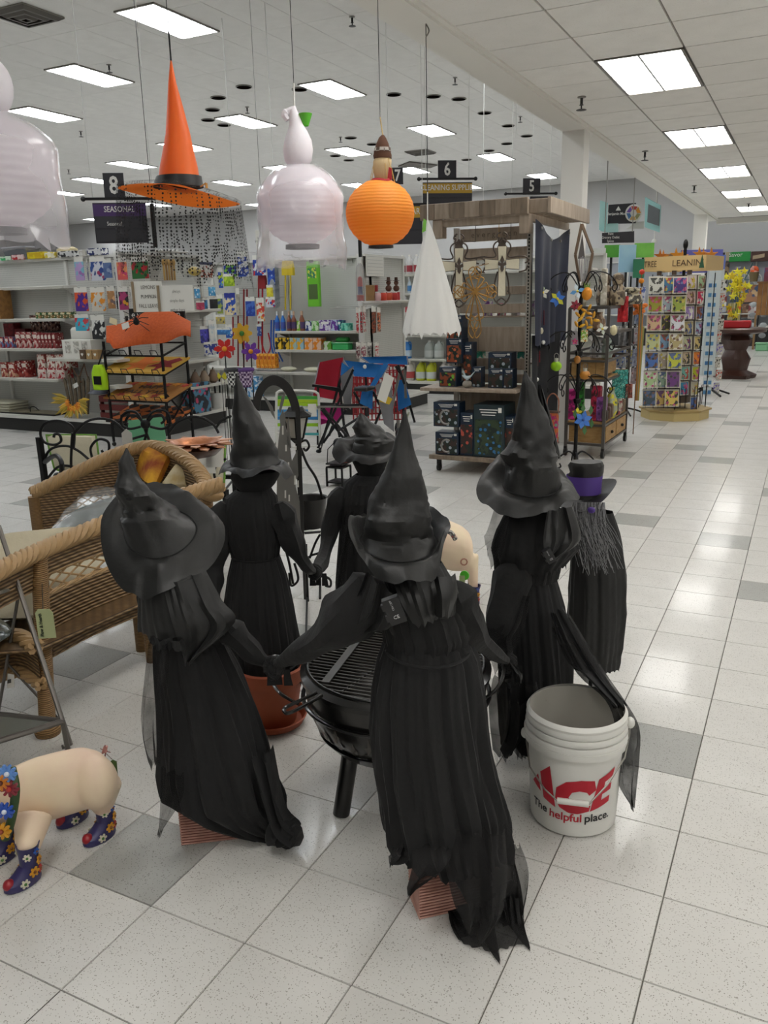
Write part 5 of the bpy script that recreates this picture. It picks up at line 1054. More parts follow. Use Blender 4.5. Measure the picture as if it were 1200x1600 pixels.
r,P=campchair('red folding camp chair, left of the blue one',[(499,566),(537,558),(531,626),(488,618)],8.9,M_red,None,None)
quadsheet('side_panel',[D(537,558,8.9),D(532,574,8.5),D(524,630,8.5),D(531,626,8.9)],M_red,r,4,.0)
quadsheet('seat',[D(486,640,8.7),D(534,650,8.7),D(525,662,8.3),D(492,652,8.3)],M_mag,r,4,-.03)
quadsheet('magenta_flap',[D(502,640,8.4),D(532,630,8.4),D(534,655,8.4),D(495,665,8.4)],M_mag,r,5,.02)
for a,b in(((489,602),(536,612)),((497,604),(497,700)),((536,580),(500,703)),((503,640),(541,690)),((541,640),(505,692)),((530,600),(540,685)),((520,665),(514,681)),((538,665),(545,683)),((527,665),(531,683))):
 part('frame_tube',MB().tube([DF(*a,8.2),DF(*b,8.2)],.014),M_tubeb,r)
part('armrest',MB().bar(D(488,602,8.2),D(532,608,8.2),.05,.025),M_tubeb,r);part('foot',MB().ell(DF(498,705,8.2),(.03,.03,.02)),M_tubeb,r)
r,P=campchair('blue and grey folding camp chair with a white hang tag',[(537,563),(608,571),(597,590),(553,588)],8.0,M_blue,None,None)
quadsheet('side_flap',[D(532,588,7.8),D(552,572,7.9),D(548,640,7.8),D(537,632,7.8)],M_grey,r,4,0);quadsheet('blue_side',[D(534,566,7.9),D(551,578,7.9),D(550,606,7.9),D(532,586,7.9)],M_blue,r,4,.01)
quadsheet('blue_strap',[D(599,568,7.8),D(608,566,7.8),D(586,604,7.8),D(577,604,7.8)],M_blue,r,4,0)
quadsheet('grey_skirt',[D(586,602,7.6),D(612,590,7.6),D(616,675,7.6),D(600,662,7.6)],M_grey,r,6,.03)
quadsheet('cup_holder',[D(565,612,7.7),D(583,602,7.7),D(582,640,7.7),D(562,630,7.7)],M_blue,r,4,.03)
part('hang_tag',MB().prism([(-.075,-.1),(.0,-.14),(.08,.08),(.0,.13)],.004,D(602,605,7.3),RT,(0,0,1)),M_card,r,smooth=False);part('yellow_label',MB().prism([(-.05,-.04),(.04,-.07),(.07,-.02),(-.02,.03)],.004,D(601,620,7.35),RT,(0,0,1)),pm('#c8a81c'),r,smooth=False)
part('emblem',MB().ell(D(570,573,7.85),(.02,.006,.02)),M_card,r)
for a,b in(((552,577),(497,700)),((495,636),(570,632)),((553,612),(568,640)),((505,638),(553,694)),((556,606),(569,612)),((565,650),(530,672)),((583,612),(593,632)),((596,640),(584,668)),((571,620),(573,670)),((622,570),(632,600))):
 part('frame_tube',MB().tube([DF(*a,7.75),DF(*b,7.75)],.013),M_tubeb,r)
for a,b in(((623,580),(632,575)),((632,578),(634,622)),((624,584),(612,640))):part('silver_tube',MB().tube([DF(*a,8.0),DF(*b,8.0)],.014),M_metal,r)
part('arm_cap',MB().box(D(556,608,7.6)-Vector((.0,.05,.015)),D(583,606,7.6)+Vector((0,.05,.015)),.01),M_blackplastic,r);part('seat_bar',MB().bar(D(495,636,7.7),D(575,636,7.7),.02,.012),M_metal,r)
r,P=campchair('blue canopy of a third folding chair behind the blue camp chair',[(563,558),(636,556),(638,570),(576,567)],8.6,M_blue,None,None)
quadsheet('cup_bag',[D(620,595,8.3),D(632,592,8.3),D(643,632,8.3),D(622,642,8.3)],M_blue,r,5,.04)
for a,b in(((634,572),(630,648)),((618,572),(636,600)),((570,566),(575,650)),((631,600),(648,660))):part('frame_tube',MB().tube([DF(*a,8.4),DF(*b,8.4)],.013),M_tubeb,r)
r=thing('shopping_cart','red plastic shopping cart behind the blue camp chair','cart',DF(595,665,9.4));M_cart=mat('cart_red','#9a1b22',.45)
a,b=D(550,580,9.2),D(634,655,9.2);w_=(b-a).dot(RT)
for dd_ in(0,.55):
 O=Vector((a.x,a.y,0))+HD*dd_;g=MB()
 for k in range(15):x=w_*k/14;g.bar(O+RT*x+Vector((0,0,b.z)),O+RT*x+Vector((0,0,a.z)),.012)
 for k in range(9):z=b.z+(a.z-b.z)*k/8;g.bar(O+Vector((0,0,z)),O+RT*w_+Vector((0,0,z)),.012)
 part('basket_grid',g,M_cart,r,smooth=False)
part('basket_side',MB().loft([[Vector((a.x,a.y,0))+RT*(w_-.02)+HD*y+Vector((0,0,z))for y,z in((0,b.z),(.55,b.z),(.55,a.z+.05),(0,a.z+.05))],[Vector((a.x,a.y,0))+RT*w_+HD*y+Vector((0,0,z))for y,z in((0,b.z),(.55,b.z),(.55,a.z+.05),(0,a.z+.05))]]),M_cart,r,smooth=False)
part('handle',MB().tube([Vector((a.x,a.y,a.z+.06)),Vector((a.x,a.y,a.z+.06))+RT*w_],.016),M_cart,r)
for x in(.08,w_-.08):
 for y in(.08,.5):
  p=Vector((a.x,a.y,0))+RT*x+HD*y;part('leg',MB().bar(p+Vector((0,0,.12)),p+Vector((0,0,b.z)),.025),M_metal,r);part('wheel',MB().lathe([(0,-.015),(.06,-.015),(.06,.015),(0,.015)],p+Vector((0,0,.062)),ax='x',n=14),M_blackplastic,r)
r=thing('beach_chair','folded beach chair with lime, blue and white webbing','chair',DF(465,700,7.9));
for k,c in enumerate(['#3f9a3a','#a8c81c','#9fc81c','#d6dcd8','#2f8ac8','#3f9ad8','#2a7ab8','#d0d8d8','#8fc01c','#d6dcd8']):
 y0=619+k*5.3;part('webbing',MB().loft([[D(433,y0,7.8),D(497,y0,7.8),D(497,y0+4.9,7.8),D(433,y0+4.9,7.8)],[p+HD*.01 for p in(D(433,y0,7.8),D(497,y0,7.8),D(497,y0+4.9,7.8),D(433,y0+4.9,7.8))]]),pm(c),r,smooth=False)
part('frame',MB().tube(catmull([DF(432,699,7.8),D(432,625,7.8),D(434,613,7.8),D(445,610,7.8),D(485,611,7.8),D(495,614,7.8),D(498,625,7.8),DF(500,699,7.8)],5),.013),M_white,r)
part('cross_tube',MB().tube([D(433,677,7.8),D(498,679,7.8)],.012).tube([D(433,698,7.8),D(498,697,7.8)],.012),M_white,r);part('teal_band',MB().bar(D(470,678,7.78),D(498,678,7.78),.02),pm('#3a9a9a'),r)
part('tag',MB().prism([(-.04,-.06),(.04,-.06),(.04,.06),(-.04,.06)],.003,D(488,641,7.75),RT,(0,0,1)),M_card,r,smooth=False)
# iron garden bench with cushions
r=thing('iron_bench','black wrought iron bench with scrolled back behind the wicker seat','bench',(-2.5,2.7,0))
db=5.65
def sc_(pts,w=.0095,n=6,d=None):part('scroll',MB().tube(catmull([D(x,y,d or db)for x,y in pts],n),w,6),M_iron,r)
k3=1/3
def c3(*p):return[(x*k3,640+y*k3)for x,y in p]
part('frame_post',MB().bar(D(61,683,db),D(71,757,db),.035),M_iron,r)
for pts in([(345,180),(345,90),(290,55),(220,60),(190,105),(205,150),(250,165),(285,150),(280,120),(258,115),(252,130)],[(340,120),(400,60),(470,42),(540,60),(595,120),(610,190)],[(340,110),(335,180),(335,280),(360,310)],[(215,335),(210,240),(240,185),(310,170),(370,195),(430,240),(425,180),(460,140),(505,150),(510,190),(490,205),(475,190)],[(225,240),(270,215),(295,260),(290,310)],[(215,335),(270,270),(330,265),(360,280)],[(500,330),(540,370),(600,388)],[(430,395),(560,385)],[(668,60),(640,15),(600,10),(570,35),(575,75),(610,90),(660,80)],[(672,60),(640,30),(605,30),(590,55),(600,70)],[(688,60),(705,20),(750,0),(790,20),(795,70),(760,90),(705,80)],[(692,60),(720,30),(755,25),(770,50),(755,65)],[(672,70),(690,120),(710,170)],[(690,70),(685,120),(668,170)],[(680,120),(610,140)],[(790,110),(830,60),(890,35),(950,40),(1000,70),(1025,110)],[(1010,90),(1040,50),(1085,30)],[(830,180),(850,240),(900,260),(960,240),(1000,200)],[(860,260),(900,300),(900,340)],[(1060,230),(1015,260),(1005,310),(1030,350)],[(870,250),(930,290),(975,330)]):
 sc_(c3(*pts))
part('joint',MB().ell(D(*c3((682,68))[0],db),.035),M_iron,r)
part('seat_rail',MB().bar(D(126,772,db),D(345,762,db),.035),M_iron,r)
a0=D(71,757,db);b0=D(352,765,db)
for q in(a0,b0):part('leg',MB().bar(q,Vector((q.x,q.y,0)),.035),M_iron,r);part('leg',MB().bar(q+HD*.4,Vector((q.x,q.y,0))+HD*.4,.035),M_iron,r)
sm=MB()
for k in range(18):sm.bar(a0+(b0-a0)*k/17,a0+(b0-a0)*k/17+HD*.42,.012)
sm.bar(a0+HD*.42,b0+HD*.42,.03);part('seat_grid',sm,M_iron,r,smooth=False)
part('arm',MB().tube(catmull([D(70,722,db-.02),D(86,712,db-.2),D(96,722,db-.4),D(96,745,db-.4)],5),.016).ell(D(90,745,db-.4),.03),M_iron,r)
M_cream=mat('cream_fabric','#b9b199',.9,bump=.25,scale=40)
def cushion(name,lab,pts,th,m,cat='cushion',piping=None,group=None):
 c=sum(pts,Vector())/4;N=(pts[1]-pts[0]).cross(pts[3]-pts[0]).normalized();n=10;r_=thing(name,lab,cat,c,0,group);mb=MB()
 for sg in(1,-1):
  rows=[]
  for j in range(n+1):
   v=j/n;row=[]
   for i in range(n+1):
    u=i/n;e=max(0,(1-(2*u-1)**6)*(1-(2*v-1)**6))**.5;row.append((pts[0]*(1-u)+pts[1]*u)*(1-v)+(pts[3]*(1-u)+pts[2]*u)*v+N*sg*th*e/2)
   rows.append(row)
  mb.sheet(rows)
 part('cover',mb,m,r_)
 if piping:part('piping',MB().tube([p for i in range(4)for p in[pts[i]*(1-t)+pts[(i+1)%4]*t for t in(0,.25,.5,.75)]],.009,6,closed=True),piping,r_)
 return r_
M_gpipe=mat('green_piping','#5f8a2f',.8)
cushion('bench_cushion','cream cushion with green piping on the left of the iron bench',[D(85,732,5.8),D(160,760,5.8),D(150,680,5.95),D(72,680,5.95)],.1,M_cream,piping=M_gpipe)
cushion('bench_cushion','cream cushion behind the copper bowl with white tags',[D(270,768,5.8),D(350,768,5.8),D(352,690,5.95),D(268,692,5.95)],.1,M_cream,piping=M_gpipe)
single('mint_card',MB().prism([(-.13,-.1),(.14,-.11),(.13,.1),(-.12,.08)],.004,D(228,674,5.8),RT,(0,0,1)),pm('#72b88c'),'mint green card behind the scrolled centre of the bench','card',smooth=False)
single('hang_tag',MB().prism([(-.035,-.08),(.035,-.08),(.035,.05),(0,.08),(-.035,.05)],.004,D(199,688,5.6),RT,(0,0,1)),pm('#b5b2aa'),'white hang tag on the left centre scroll of the bench','tag',smooth=False)
for k,(x,y)in enumerate([(322,722),(335,712)]):single('hang_tag',MB().prism([(-.06,-.08),(.06,-.08),(.06,.08),(-.06,.08)],.004,D(x,y,5.55),RT,(0,0,1)),M_card,'white price card below the copper bowl, %s one'%['left','right'][k],'tag',smooth=False)
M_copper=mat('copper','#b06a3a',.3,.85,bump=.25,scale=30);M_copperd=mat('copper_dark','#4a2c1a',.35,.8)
c=D(304,690,5.1);r=thing('copper_birdbath','copper sunflower-shaped bowl with petal rim in front of the bench','birdbath',Vector((c.x,c.y,0)))
Rb=.155
part('bowl',MB().lathe([(.02,-.075),(.1,-.055),(Rb,.0),(Rb+.006,.004),(Rb-.012,.004),(.1,-.025),(.02,-.04)],c,n=32),M_copper,r)
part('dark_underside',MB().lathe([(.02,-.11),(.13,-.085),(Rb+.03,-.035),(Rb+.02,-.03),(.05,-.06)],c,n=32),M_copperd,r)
for k in range(22):
 a=2*PI*k/22;X_=Vector((math.cos(a),math.sin(a),-.08+.1*(k%2)));Yv=Vector((-math.sin(a),math.cos(a),0))
 part('petal',MB().prism([(Rb-.01,-.025),(Rb+.04,-.03),(Rb+.085,0),(Rb+.04,.03),(Rb-.01,.025)],.005,c+Vector((0,0,-.006)),X_,Yv),mat('copper_petal','#c08a66',.4,.6),r,smooth=False)
part('stand_post',MB().lathe([(.02,-c.z),(.016,-.11)],c),M_iron,r)
for k in range(3):a=k*2.1;part('stand_foot',MB().tube(catmull([Vector((c.x,c.y,.2)),c*0+Vector((c.x+.12*math.cos(a),c.y+.12*math.sin(a),.15)),Vector((c.x+.18*math.cos(a),c.y+.18*math.sin(a),.012))],5),.01),M_iron,r)
# wicker seat
M_wick=mat('wicker','#a2835a',.6,kind='weave',c2='#4a3722',scale=22,bump=.7);M_wickp=mat('wicker_post','#9c7a4c',.55,kind='wave',c2='#6a4c2a',scale=45,bump=.5);M_cane=mat('cane','#a3845a',.55)
def braid(name,pts,R_,root,n=14):
 P=catmull(pts,n);L=len(P);nn=5
 for k in range(nn):
  Q=[]
  for i,p in enumerate(P):
   t=(P[min(i+1,L-1)]-P[max(i-1,0)]).normalized();x=t.cross(Vector((0,0,1))).normalized();y=x.cross(t);a=i*.62+2*PI*k/nn
   Q.append(p+x*math.cos(a)*R_+y*math.sin(a)*R_*.8)
  part('braid_strand',MB().tube(Q,R_*.62,6),M_cane,root)
def woven(name,top,bot,root,holes=False,nz=9,inner=True):
 """panel from a top curve down to a bottom curve: vertical stakes and horizontal weavers as real canes"""
 n=len(top);rows=[[top[i]*(1-v)+bot[i]*v for i in range(n)]for v in[j/nz for j in range(nz+1)]]
 N=(top[-1]-top[0]).cross(Vector((0,0,1))).normalized()
 mb=MB();mb.sheet(rows);mb.sheet([[p+N*.012 for p in rw]for rw in rows]);return part(name,mb,M_wick,root)
def lattice(top,bot,root,n=9):
 m=MB();L=len(top)-1
 def at(u,v):u=max(0,min(1,u));i=min(int(u*L),L-1);f=u*L-i;a=top[i]*(1-f)+top[i+1]*f;b=bot[i]*(1-f)+bot[i+1]*f;return a*(1-v)+b*v
 for k in range(-2,n+1):
  for s_ in(1,-1):
   u0=(k+(0 if s_==1 else 2))/n;u1=u0+s_*2/n;Q=[at(u0+(u1-u0)*t,t)for t in(0,.25,.5,.75,1)if-.001<=u0+(u1-u0)*t<=1.001]
   if len(Q)>1:m.tube(Q,.0042,5)
 part('lattice',m,M_cane,root)
wr=thing('wicker_armchair','honey wicker armchair at the left edge with cream cushions and green tag','chair',(-1.1,.8,0))
top_px=[(-70,928,.655),(0,891,.655),(60,862,.66),(130,832,.67),(215,797,.70),(300,770,.74),(345,757,.76)]
tops=[G(x,y,z)for x,y,z in top_px]
braid('roll',tops,.026,wr)
sp=[tops[2],tops[3],tops[4],tops[5]];spc=catmull(sp,6)
def drop(P,z):return[Vector((p.x,p.y,z))for p in P]
z1,z2,zb=.52,.44,.235
mid1=[Vector((p.x,p.y,.565+.0*i))for i,p in enumerate(spc)];mid2=[Vector((p.x,p.y,.485))for p in spc]
woven('side_weave_upper',spc,mid1,wr,nz=4);lattice(mid1,mid2,wr);woven('side_weave_lower',mid2,[Vector((p.x,p.y,zb+.012*i/len(spc)))for i,p in enumerate(spc)],wr,nz=6)
for zz in(.565,.485,.24):braid('band',drop([spc[0],spc[6],spc[12],spc[-1]],zz),.008,wr,8)
fp=Vector((-.985,.535,0));part('front_post',MB().tube([Vector((fp.x,fp.y,.02)),Vector((tops[2].x,tops[2].y,.64))],.03,12),M_wickp,wr);part('foot_wrap',MB().lathe([(.045,.0),(.05,.02),(.032,.05)],fp),M_wickp,wr)
bp_=Vector((spc[-7].x,spc[-7].y,0));part('back_post',MB().tube([bp_,bp_+Vector((0,0,.7))],.028,12),M_wickp,wr)
fr=[Vector((fp.x,fp.y,0)),G(20,1012,.3),G(-60,1035,.3),G(-160,1045,.3)];frc=catmull(fr,5)
woven('front_apron',drop(frc,.335),drop(frc,.20),wr,nz=4);braid('apron_edge',drop(fr,.20),.018,wr,8);braid('seat_edge',drop(fr,.35),.022,wr,8)
woven('arm_front',drop([tops[2],tops[1],tops[0]],.63),drop([tops[2],tops[1],tops[0]],.52),wr,nz=3)
part('seat_deck',MB().loft([drop([fr[0],fr[3],fr[3]+Vector((.2,1.0,0)),spc[-1]],.33),drop([fr[0],fr[3],fr[3]+Vector((.2,1.0,0)),spc[-1]],.345)]),M_wick,wr,smooth=False)
q=fr[3];part('front_post',MB().tube([Vector((q.x,q.y,0)),Vector((q.x,q.y,.62))],.03,12),M_wickp,wr)
q=fr[3]+Vector((.2,1.0,0));part('back_post',MB().tube([Vector((q.x,q.y,0)),Vector((q.x,q.y,.4))],.03,12),M_wickp,wr)
tg_=Vector((fp.x+.0,fp.y-.045,.42));tx=(RT*1+HD*0).normalized()
r=thing('hang_tag','pale green Plow & Hearth hang tag tied to the wicker post','tag',tg_-Vector((0,0,.1)));o_=G(70,975,.42)*0+D(70,976,(tg_-CAM).dot(HD)-.03)
part('card',MB().prism([(-.028,-.052),(.034,-.05),(.034,.045),(.022,.058),(-.018,.058),(-.028,.045)],.003,o_,RT,Vector((.0,0,1))),pm('#a9b083',.6),r,smooth=False)
text('lettering','Plow & Hearth',pm('#2f3a24'),r,o_-RT*.012-HD*.003,Vector((0,0,1)),-RT,.017,bold=.02,cond=.85)
part('string',MB().tube([o_+Vector((0,0,.05)),tops[2]+Vector((0,0,-.1))],.0015,4),M_dark,r)
cushion('seat_cushion','thick cream cushion stack lying in the near wicker armchair',[G(-120,905,.56),G(10,900,.53),G(150,822,.62),G(0,838,.66)],.11,M_cream)
cushion('seat_cushion','cream seat cushion seen below the arm of the near wicker armchair',[G(-150,970,.40),G(58,965,.40),G(170,870,.45),G(-80,880,.45)],.09,M_cream)
single('bagged_cushion',MB().ell(G(-75,985,.39),(.26,.16,.035),20,8),mat('dark_bag','#3f4744',.25,bump=.8,scale=14,coat=.6),'dark green cushion in clear plastic under the cream seat cushion','cushion')
w2=thing('wicker_armchair','honey wicker tub chair behind, holding a bagged green cushion','chair',(-1.7,1.8,0))
bt=[G(x,y,z)for x,y,z in[(52,770,.60),(80,757,.635),(130,733,.70),(180,710,.76),(225,698,.79),(262,702,.79),(296,722,.76),(318,748,.70),(322,770,.65)]]
braid('roll',bt,.026,w2);bc_=catmull(bt,4)
woven('back_weave',bc_,[Vector((p.x,p.y,.55 if 6<i<26 else.3))for i,p in enumerate(bc_)],w2,nz=5)
lattice([Vector((p.x,p.y,.55))for p in bc_[6:27]],[Vector((p.x,p.y,.47))for p in bc_[6:27]],w2,14)
woven('back_weave_lower',[Vector((p.x,p.y,.47))for p in bc_[6:27]],[Vector((p.x,p.y,.28))for p in bc_[6:27]],w2,nz=4)
part('front_post',MB().tube([Vector((bt[0].x,bt[0].y,0)),bt[0]-Vector((0,0,.02))],.03,12),M_wickp,w2);part('front_post',MB().tube([Vector((bt[-1].x,bt[-1].y,0)),bt[-1]-Vector((0,0,.02))],.03,12),M_wickp,w2)
part('arm_knob',MB().ell(bt[-1]+Vector((.05,-.02,0)),(.07,.04,.035)),M_cane,w2)
bm_=(bt[0]+bt[-1])/2;part('seat_deck',MB().lathe([(.42,.30),(.43,.33),(.02,.34)],(bm_.x,bm_.y+.28,0),n=24),M_wick,w2)
for k in(2,6):part('back_leg',MB().tube([Vector((bt[k].x,bt[k].y,0)),Vector((bt[k].x,bt[k].y,.3))],.028,10),M_wickp,w2)
bgc=G(140,800,.5);r=thing('bagged_cushion','grey-green cushion in crinkled clear plastic on the back wicker chair','cushion',bgc-Vector((0,0,.14)))
pts=[G(70,838,.46),G(200,812,.46),G(205,768,.55),G(112,800,.54)];N=Vector((0,0,1))
rows=[[(pts[0]*(1-u)+pts[1]*u)*(1-v)+(pts[3]*(1-u)+pts[2]*u)*v+N*(.035*math.sin(u*PI)**.5*math.sin(v*PI)**.5)for u in[i/14 for i in range(15)]]for v in[j/10 for j in range(11)]]
mb=MB();mb.sheet(rows);mb.sheet([[p-N*(.09*math.sin(i/14*PI)**.5)for i,p in enumerate(rw)]for rw in rows]);part('cushion',mb,mat('greyteal_fabric','#5c6664',.9,bump=.2,scale=30),r)
pts=[G(66,846,.46),G(215,820,.46),G(213,764,.57),G(136,762,.57)]
rows=[[(pts[0]*(1-u)+pts[1]*u)*(1-v)+(pts[3]*(1-u)+pts[2]*u)*v+N*(.045*math.sin(u*PI)**.4*math.sin(v*PI)**.4+.02*noise.noise(Vector((u*6,v*6,1)))+.012)for u in[i/22 for i in range(23)]]for v in[j/16 for j in range(17)]]
part('plastic_bag',MB().sheet(rows),mat('bag_film','#d8dcdc',.12,kind='film',amt=.16,coat=1,bump=.8,scale=20),r)
cushion('throw_pillow','yellow and orange fruit print pillow against the wicker back',[G(216,738,.62),G(240,762,.62)+Vector((0,0,0)),D(262,712,4.35),D(232,698,4.4)],.09,mat('fruit_print','#d9a01f',.8,kind='noise',c2='#8a3a12',scale=9))
cushion('throw_pillow','cream floral pillow leaning right of the fruit pillow',[D(246,768,4.2),D(297,764,4.2),D(293,738,4.25),D(279,724,4.3)],.09,mat('floral_cream','#cfc4a4',.8,kind='noise',c2='#b39c6a',scale=14))
r=thing('metal_side_table','grey metal folding tray table at the left edge with a white price tag','table',G(0,1150,0))
M_steel=mat('pewter_tube','#6f6b66',.35,.8)
L_=lambda a,b,w_=.0075:part('frame_tube',MB().tube([a,b],w_,8),M_steel,r)
zl=.16
A_=G(98,1127,zl);B_=G(-60,1110,zl);C_=G(-140,1200,zl);D__=G(30,1205,zl-.01)
L_(Vector((A_.x+.01,A_.y,0)),A_,.009);L_(A_,D(-2,822,2.95),.009);L_(A_,G(110,1163,0.0),.009)
L_(A_,B_,.011);L_(A_,C_,.011);L_(D(28,935,2.9),D(-4,1120,2.75),.006);L_(D(95,1127,2.86),D(10,1035,2.86),.005);L_(D(-40,870,2.9),D(26,925,2.9),.005);L_(D(84,1145,2.85),G(100,1170,0.0),.006)
part('tray',MB().loft([[A_,B_,C_+(B_-A_)*.5,C_],[p-Vector((0,0,.006))for p in(A_,B_,C_+(B_-A_)*.5,C_)]]),mat('glass_tray','#85877f',.25,.5),r,smooth=False)
pt_=[D(-60,905,2.75),D(25,916,2.9),D(-5,925,2.6),D(-80,935,2.6)];part('upper_shelf',MB().loft([pt_,[p-Vector((0,0,.012))for p in pt_]]),mat('glass_tray','#85877f'),r,smooth=False)
for q in(C_,B_):L_(Vector((q.x,q.y,0)),q+Vector((0,0,.4)),.009)
r=thing('price_tag','small white price tag hanging on the metal side table','tag',D(15,1080,2.85));part('card',MB().prism([(-.014,-.035),(.014,-.03),(.02,.02),(-.004,.025)],.002,D(15,1062,2.84),RT,(0,0,1)),M_card,r,smooth=False);part('barcode',MB().prism([(-.008,-.015),(.006,-.013),(.008,.002),(-.005,0)],.002,D(14,1062,2.835),RT,(0,0,1)),pm('#55534f'),r,smooth=False)
# silhouette trellis, plant stand, lanterns
M_sil=mat('silhouette_metal','#2b2a29',.45,.4,coat=.2)
dt=4.15
r=thing('haunted_panel','black metal haunted-house silhouette panel with arched top on stakes','ornament',DF(440,930,dt))
def S2(pts):
 O=D(440,760,dt);return[((D(x,y,dt)-O).dot(RT),(D(x,y,dt)-O).z)for x,y in pts],O
out=[]
for k in range(21):
 t=PI*k/20;out.append((428-33*math.cos(t)+(8*(1-math.sin(t))if k>10 else 0),640-54*math.sin(t)))
inn=[(428-22*math.cos(t)+(6*(1-math.sin(t))if t>PI/2 else 0),642-40*math.sin(t))for t in[PI*k/20 for k in range(21)]]
for k in range(20):
 pl,O=S2([out[k],inn[k],inn[k+1],out[k+1]]);part('arch_segment',MB().prism(pl,.006,O,RT,(0,0,1)),M_sil,r,smooth=False)
pl,O=S2([(462,640),(469,640),(481,1008),(478,1008)]);part('right_rail',MB().prism(pl,.008,O,RT,(0,0,1)),M_sil,r,smooth=False)
pl,O=S2([(394,640),(401,640),(412,900),(408,900)]);part('left_rail',MB().prism(pl,.008,O,RT,(0,0,1)),M_sil,r,smooth=False)
for poly in([(431,830),(434,700),(438,664),(437,652),(442,640),(446,652),(446,665),(452,690),(456,720),(462,735),(462,760),(472,800),(470,830),(463,818),(455,824),(446,812),(440,822)],[(410,618),(418,632),(424,646),(430,655),(426,636),(416,622)],[(436,640),(440,620),(446,614),(444,626),(438,646)],[(431,690),(425,700),(430,712)],[(456,720),(466,700),(470,735),(463,750)],[(448,662),(451,652),(455,700),(450,700)]):
 pl,O=S2(poly);part('castle_plate',MB().prism(pl[::-1],.005,O,RT,(0,0,1)),mat('castle_reflection','#6e6d69',.4,.3),r,smooth=False)  # reflection off the angled black plates is put into this grey
for k,(x,y,h)in enumerate([(442,672,14),(447,700,10),(451,726,8),(461,750,14),(466,756,10),(446,772,12),(452,778,10),(462,700,6)]):
 pl,O=S2([(x-1.2,y-h/2),(x+1.2,y-h/2),(x+1.2,y+h/2),(x-1.2,y+h/2)]);part('window_slot',MB().prism(pl,.0062,O,RT,(0,0,1)),pm('#c9c9c2',.8),r,smooth=False)
part('stake',MB().bar(DF(478,1000,dt),DF(480,928,dt),.01).bar(D(478,850,dt),DF(481,940,dt),.01).bar(D(408,850,dt),Vector((D(408,850,dt).x,D(408,850,dt).y,0)),.01),M_iron,r)
def iron(name,lab,cat,d,curves,w_=.008,extra=None,base=None):
 r=thing(name,lab,cat,base or DF(*curves[0][-1],d))
 for c_ in curves:part('iron_scroll',MB().tube(catmull([DF(x,y,d,.008)for x,y in c_],6),w_,6),M_iron,r)
 return r
r=iron('plant_stand','black iron scroll plant stand behind the left back witch','stand',4.3,[[(473,712),(468,694),(478,688),(483,697),(478,704),(474,700)],[(470,700),(480,725),(495,750),(506,790),(510,830),(503,860),(486,868),(478,876)],[(470,828),(500,824),(508,830)],[(476,833),(500,831)],[(500,835),(492,850),(484,872)],[(504,870),(506,890),(498,892),(497,882)],[(495,905),(505,900),(516,906),(516,916),(508,915)],[(470,882),(482,900),(498,905)],[(460,880),(466,905),(455,915),(452,895)],[(444,850),(452,880),(458,912)],[(500,935),(500,905),(498,870)]],.007)
part('tray_ring',MB().lathe([(.1,0),(.105,.005),(.1,.01)],D(487,826,4.3),cap=False),M_iron,r)
b_=D(488,823,4.3);r=thing('black_planter','plain black planter bucket on the iron stand','pot',b_);part('pot',MB().lathe([(.06,0),(.085,.155),(.09,.165),(.082,.16),(.055,.01)],b_,n=24),mat('planter_black','#1b1a19',.4),r)
p=D(464,684,4.8);r=thing('carriage_lantern','black carriage-style garden lantern with pale glass panes','lantern',Vector((p.x,p.y,0)));
part('glass',MB().lathe([(.042,0),(.075,.125)],p,n=6),pm('#a9a79e',.2),r,smooth=False)
for k in range(6):a=PI/3*k;part('frame_bar',MB().bar(p+Vector((.043*math.cos(a),.043*math.sin(a),0)),p+Vector((.077*math.cos(a),.077*math.sin(a),.125)),.009),M_iron,r)
part('roof',MB().lathe([(.1,.125),(.105,.135),(.06,.16),(.045,.185),(.0,.19)],p,n=6),M_dark,r,smooth=False);part('base_cup',MB().lathe([(.0,-.04),(.02,-.03),(.045,-.005),(.045,.004)],p,n=6),M_iron,r,smooth=False);part('pole',MB().tube([p,Vector((p.x,p.y,0))],.012),M_iron,r)
f_=G(530,758,.0);p=Vector((f_.x,f_.y,0));r=thing('candle_lantern','small dark lantern with copper candle standing on the floor behind','lantern',p)
for dx in(-.075,.075):
 for dy in(-.075,.075):part('leg',MB().bar(p+Vector((dx,dy,0)),p+Vector((dx,dy,.16)),.014),M_iron,r)
for z in(.03,.16,.19):part('plate',MB().box(p+Vector((-.08,-.08,z)),p+Vector((.08,.08,z+.012))),M_iron,r,smooth=False)
for dx in(-.07,.07):
 for dy in(-.07,.07):part('wire',MB().tube([p+Vector((dx,dy,.2)),p+Vector((dx*.9,dy*.9,.32)),p+Vector((0,0,.4))],.004),M_iron,r)
part('dome',MB().ell(p+Vector((0,0,.36)),(.04,.04,.05)),M_iron,r);part('candle',MB().lathe([(.035,.205),(.035,.3)],p+Vector((.06,.02,0))),pm('#8a3a2a'),r)
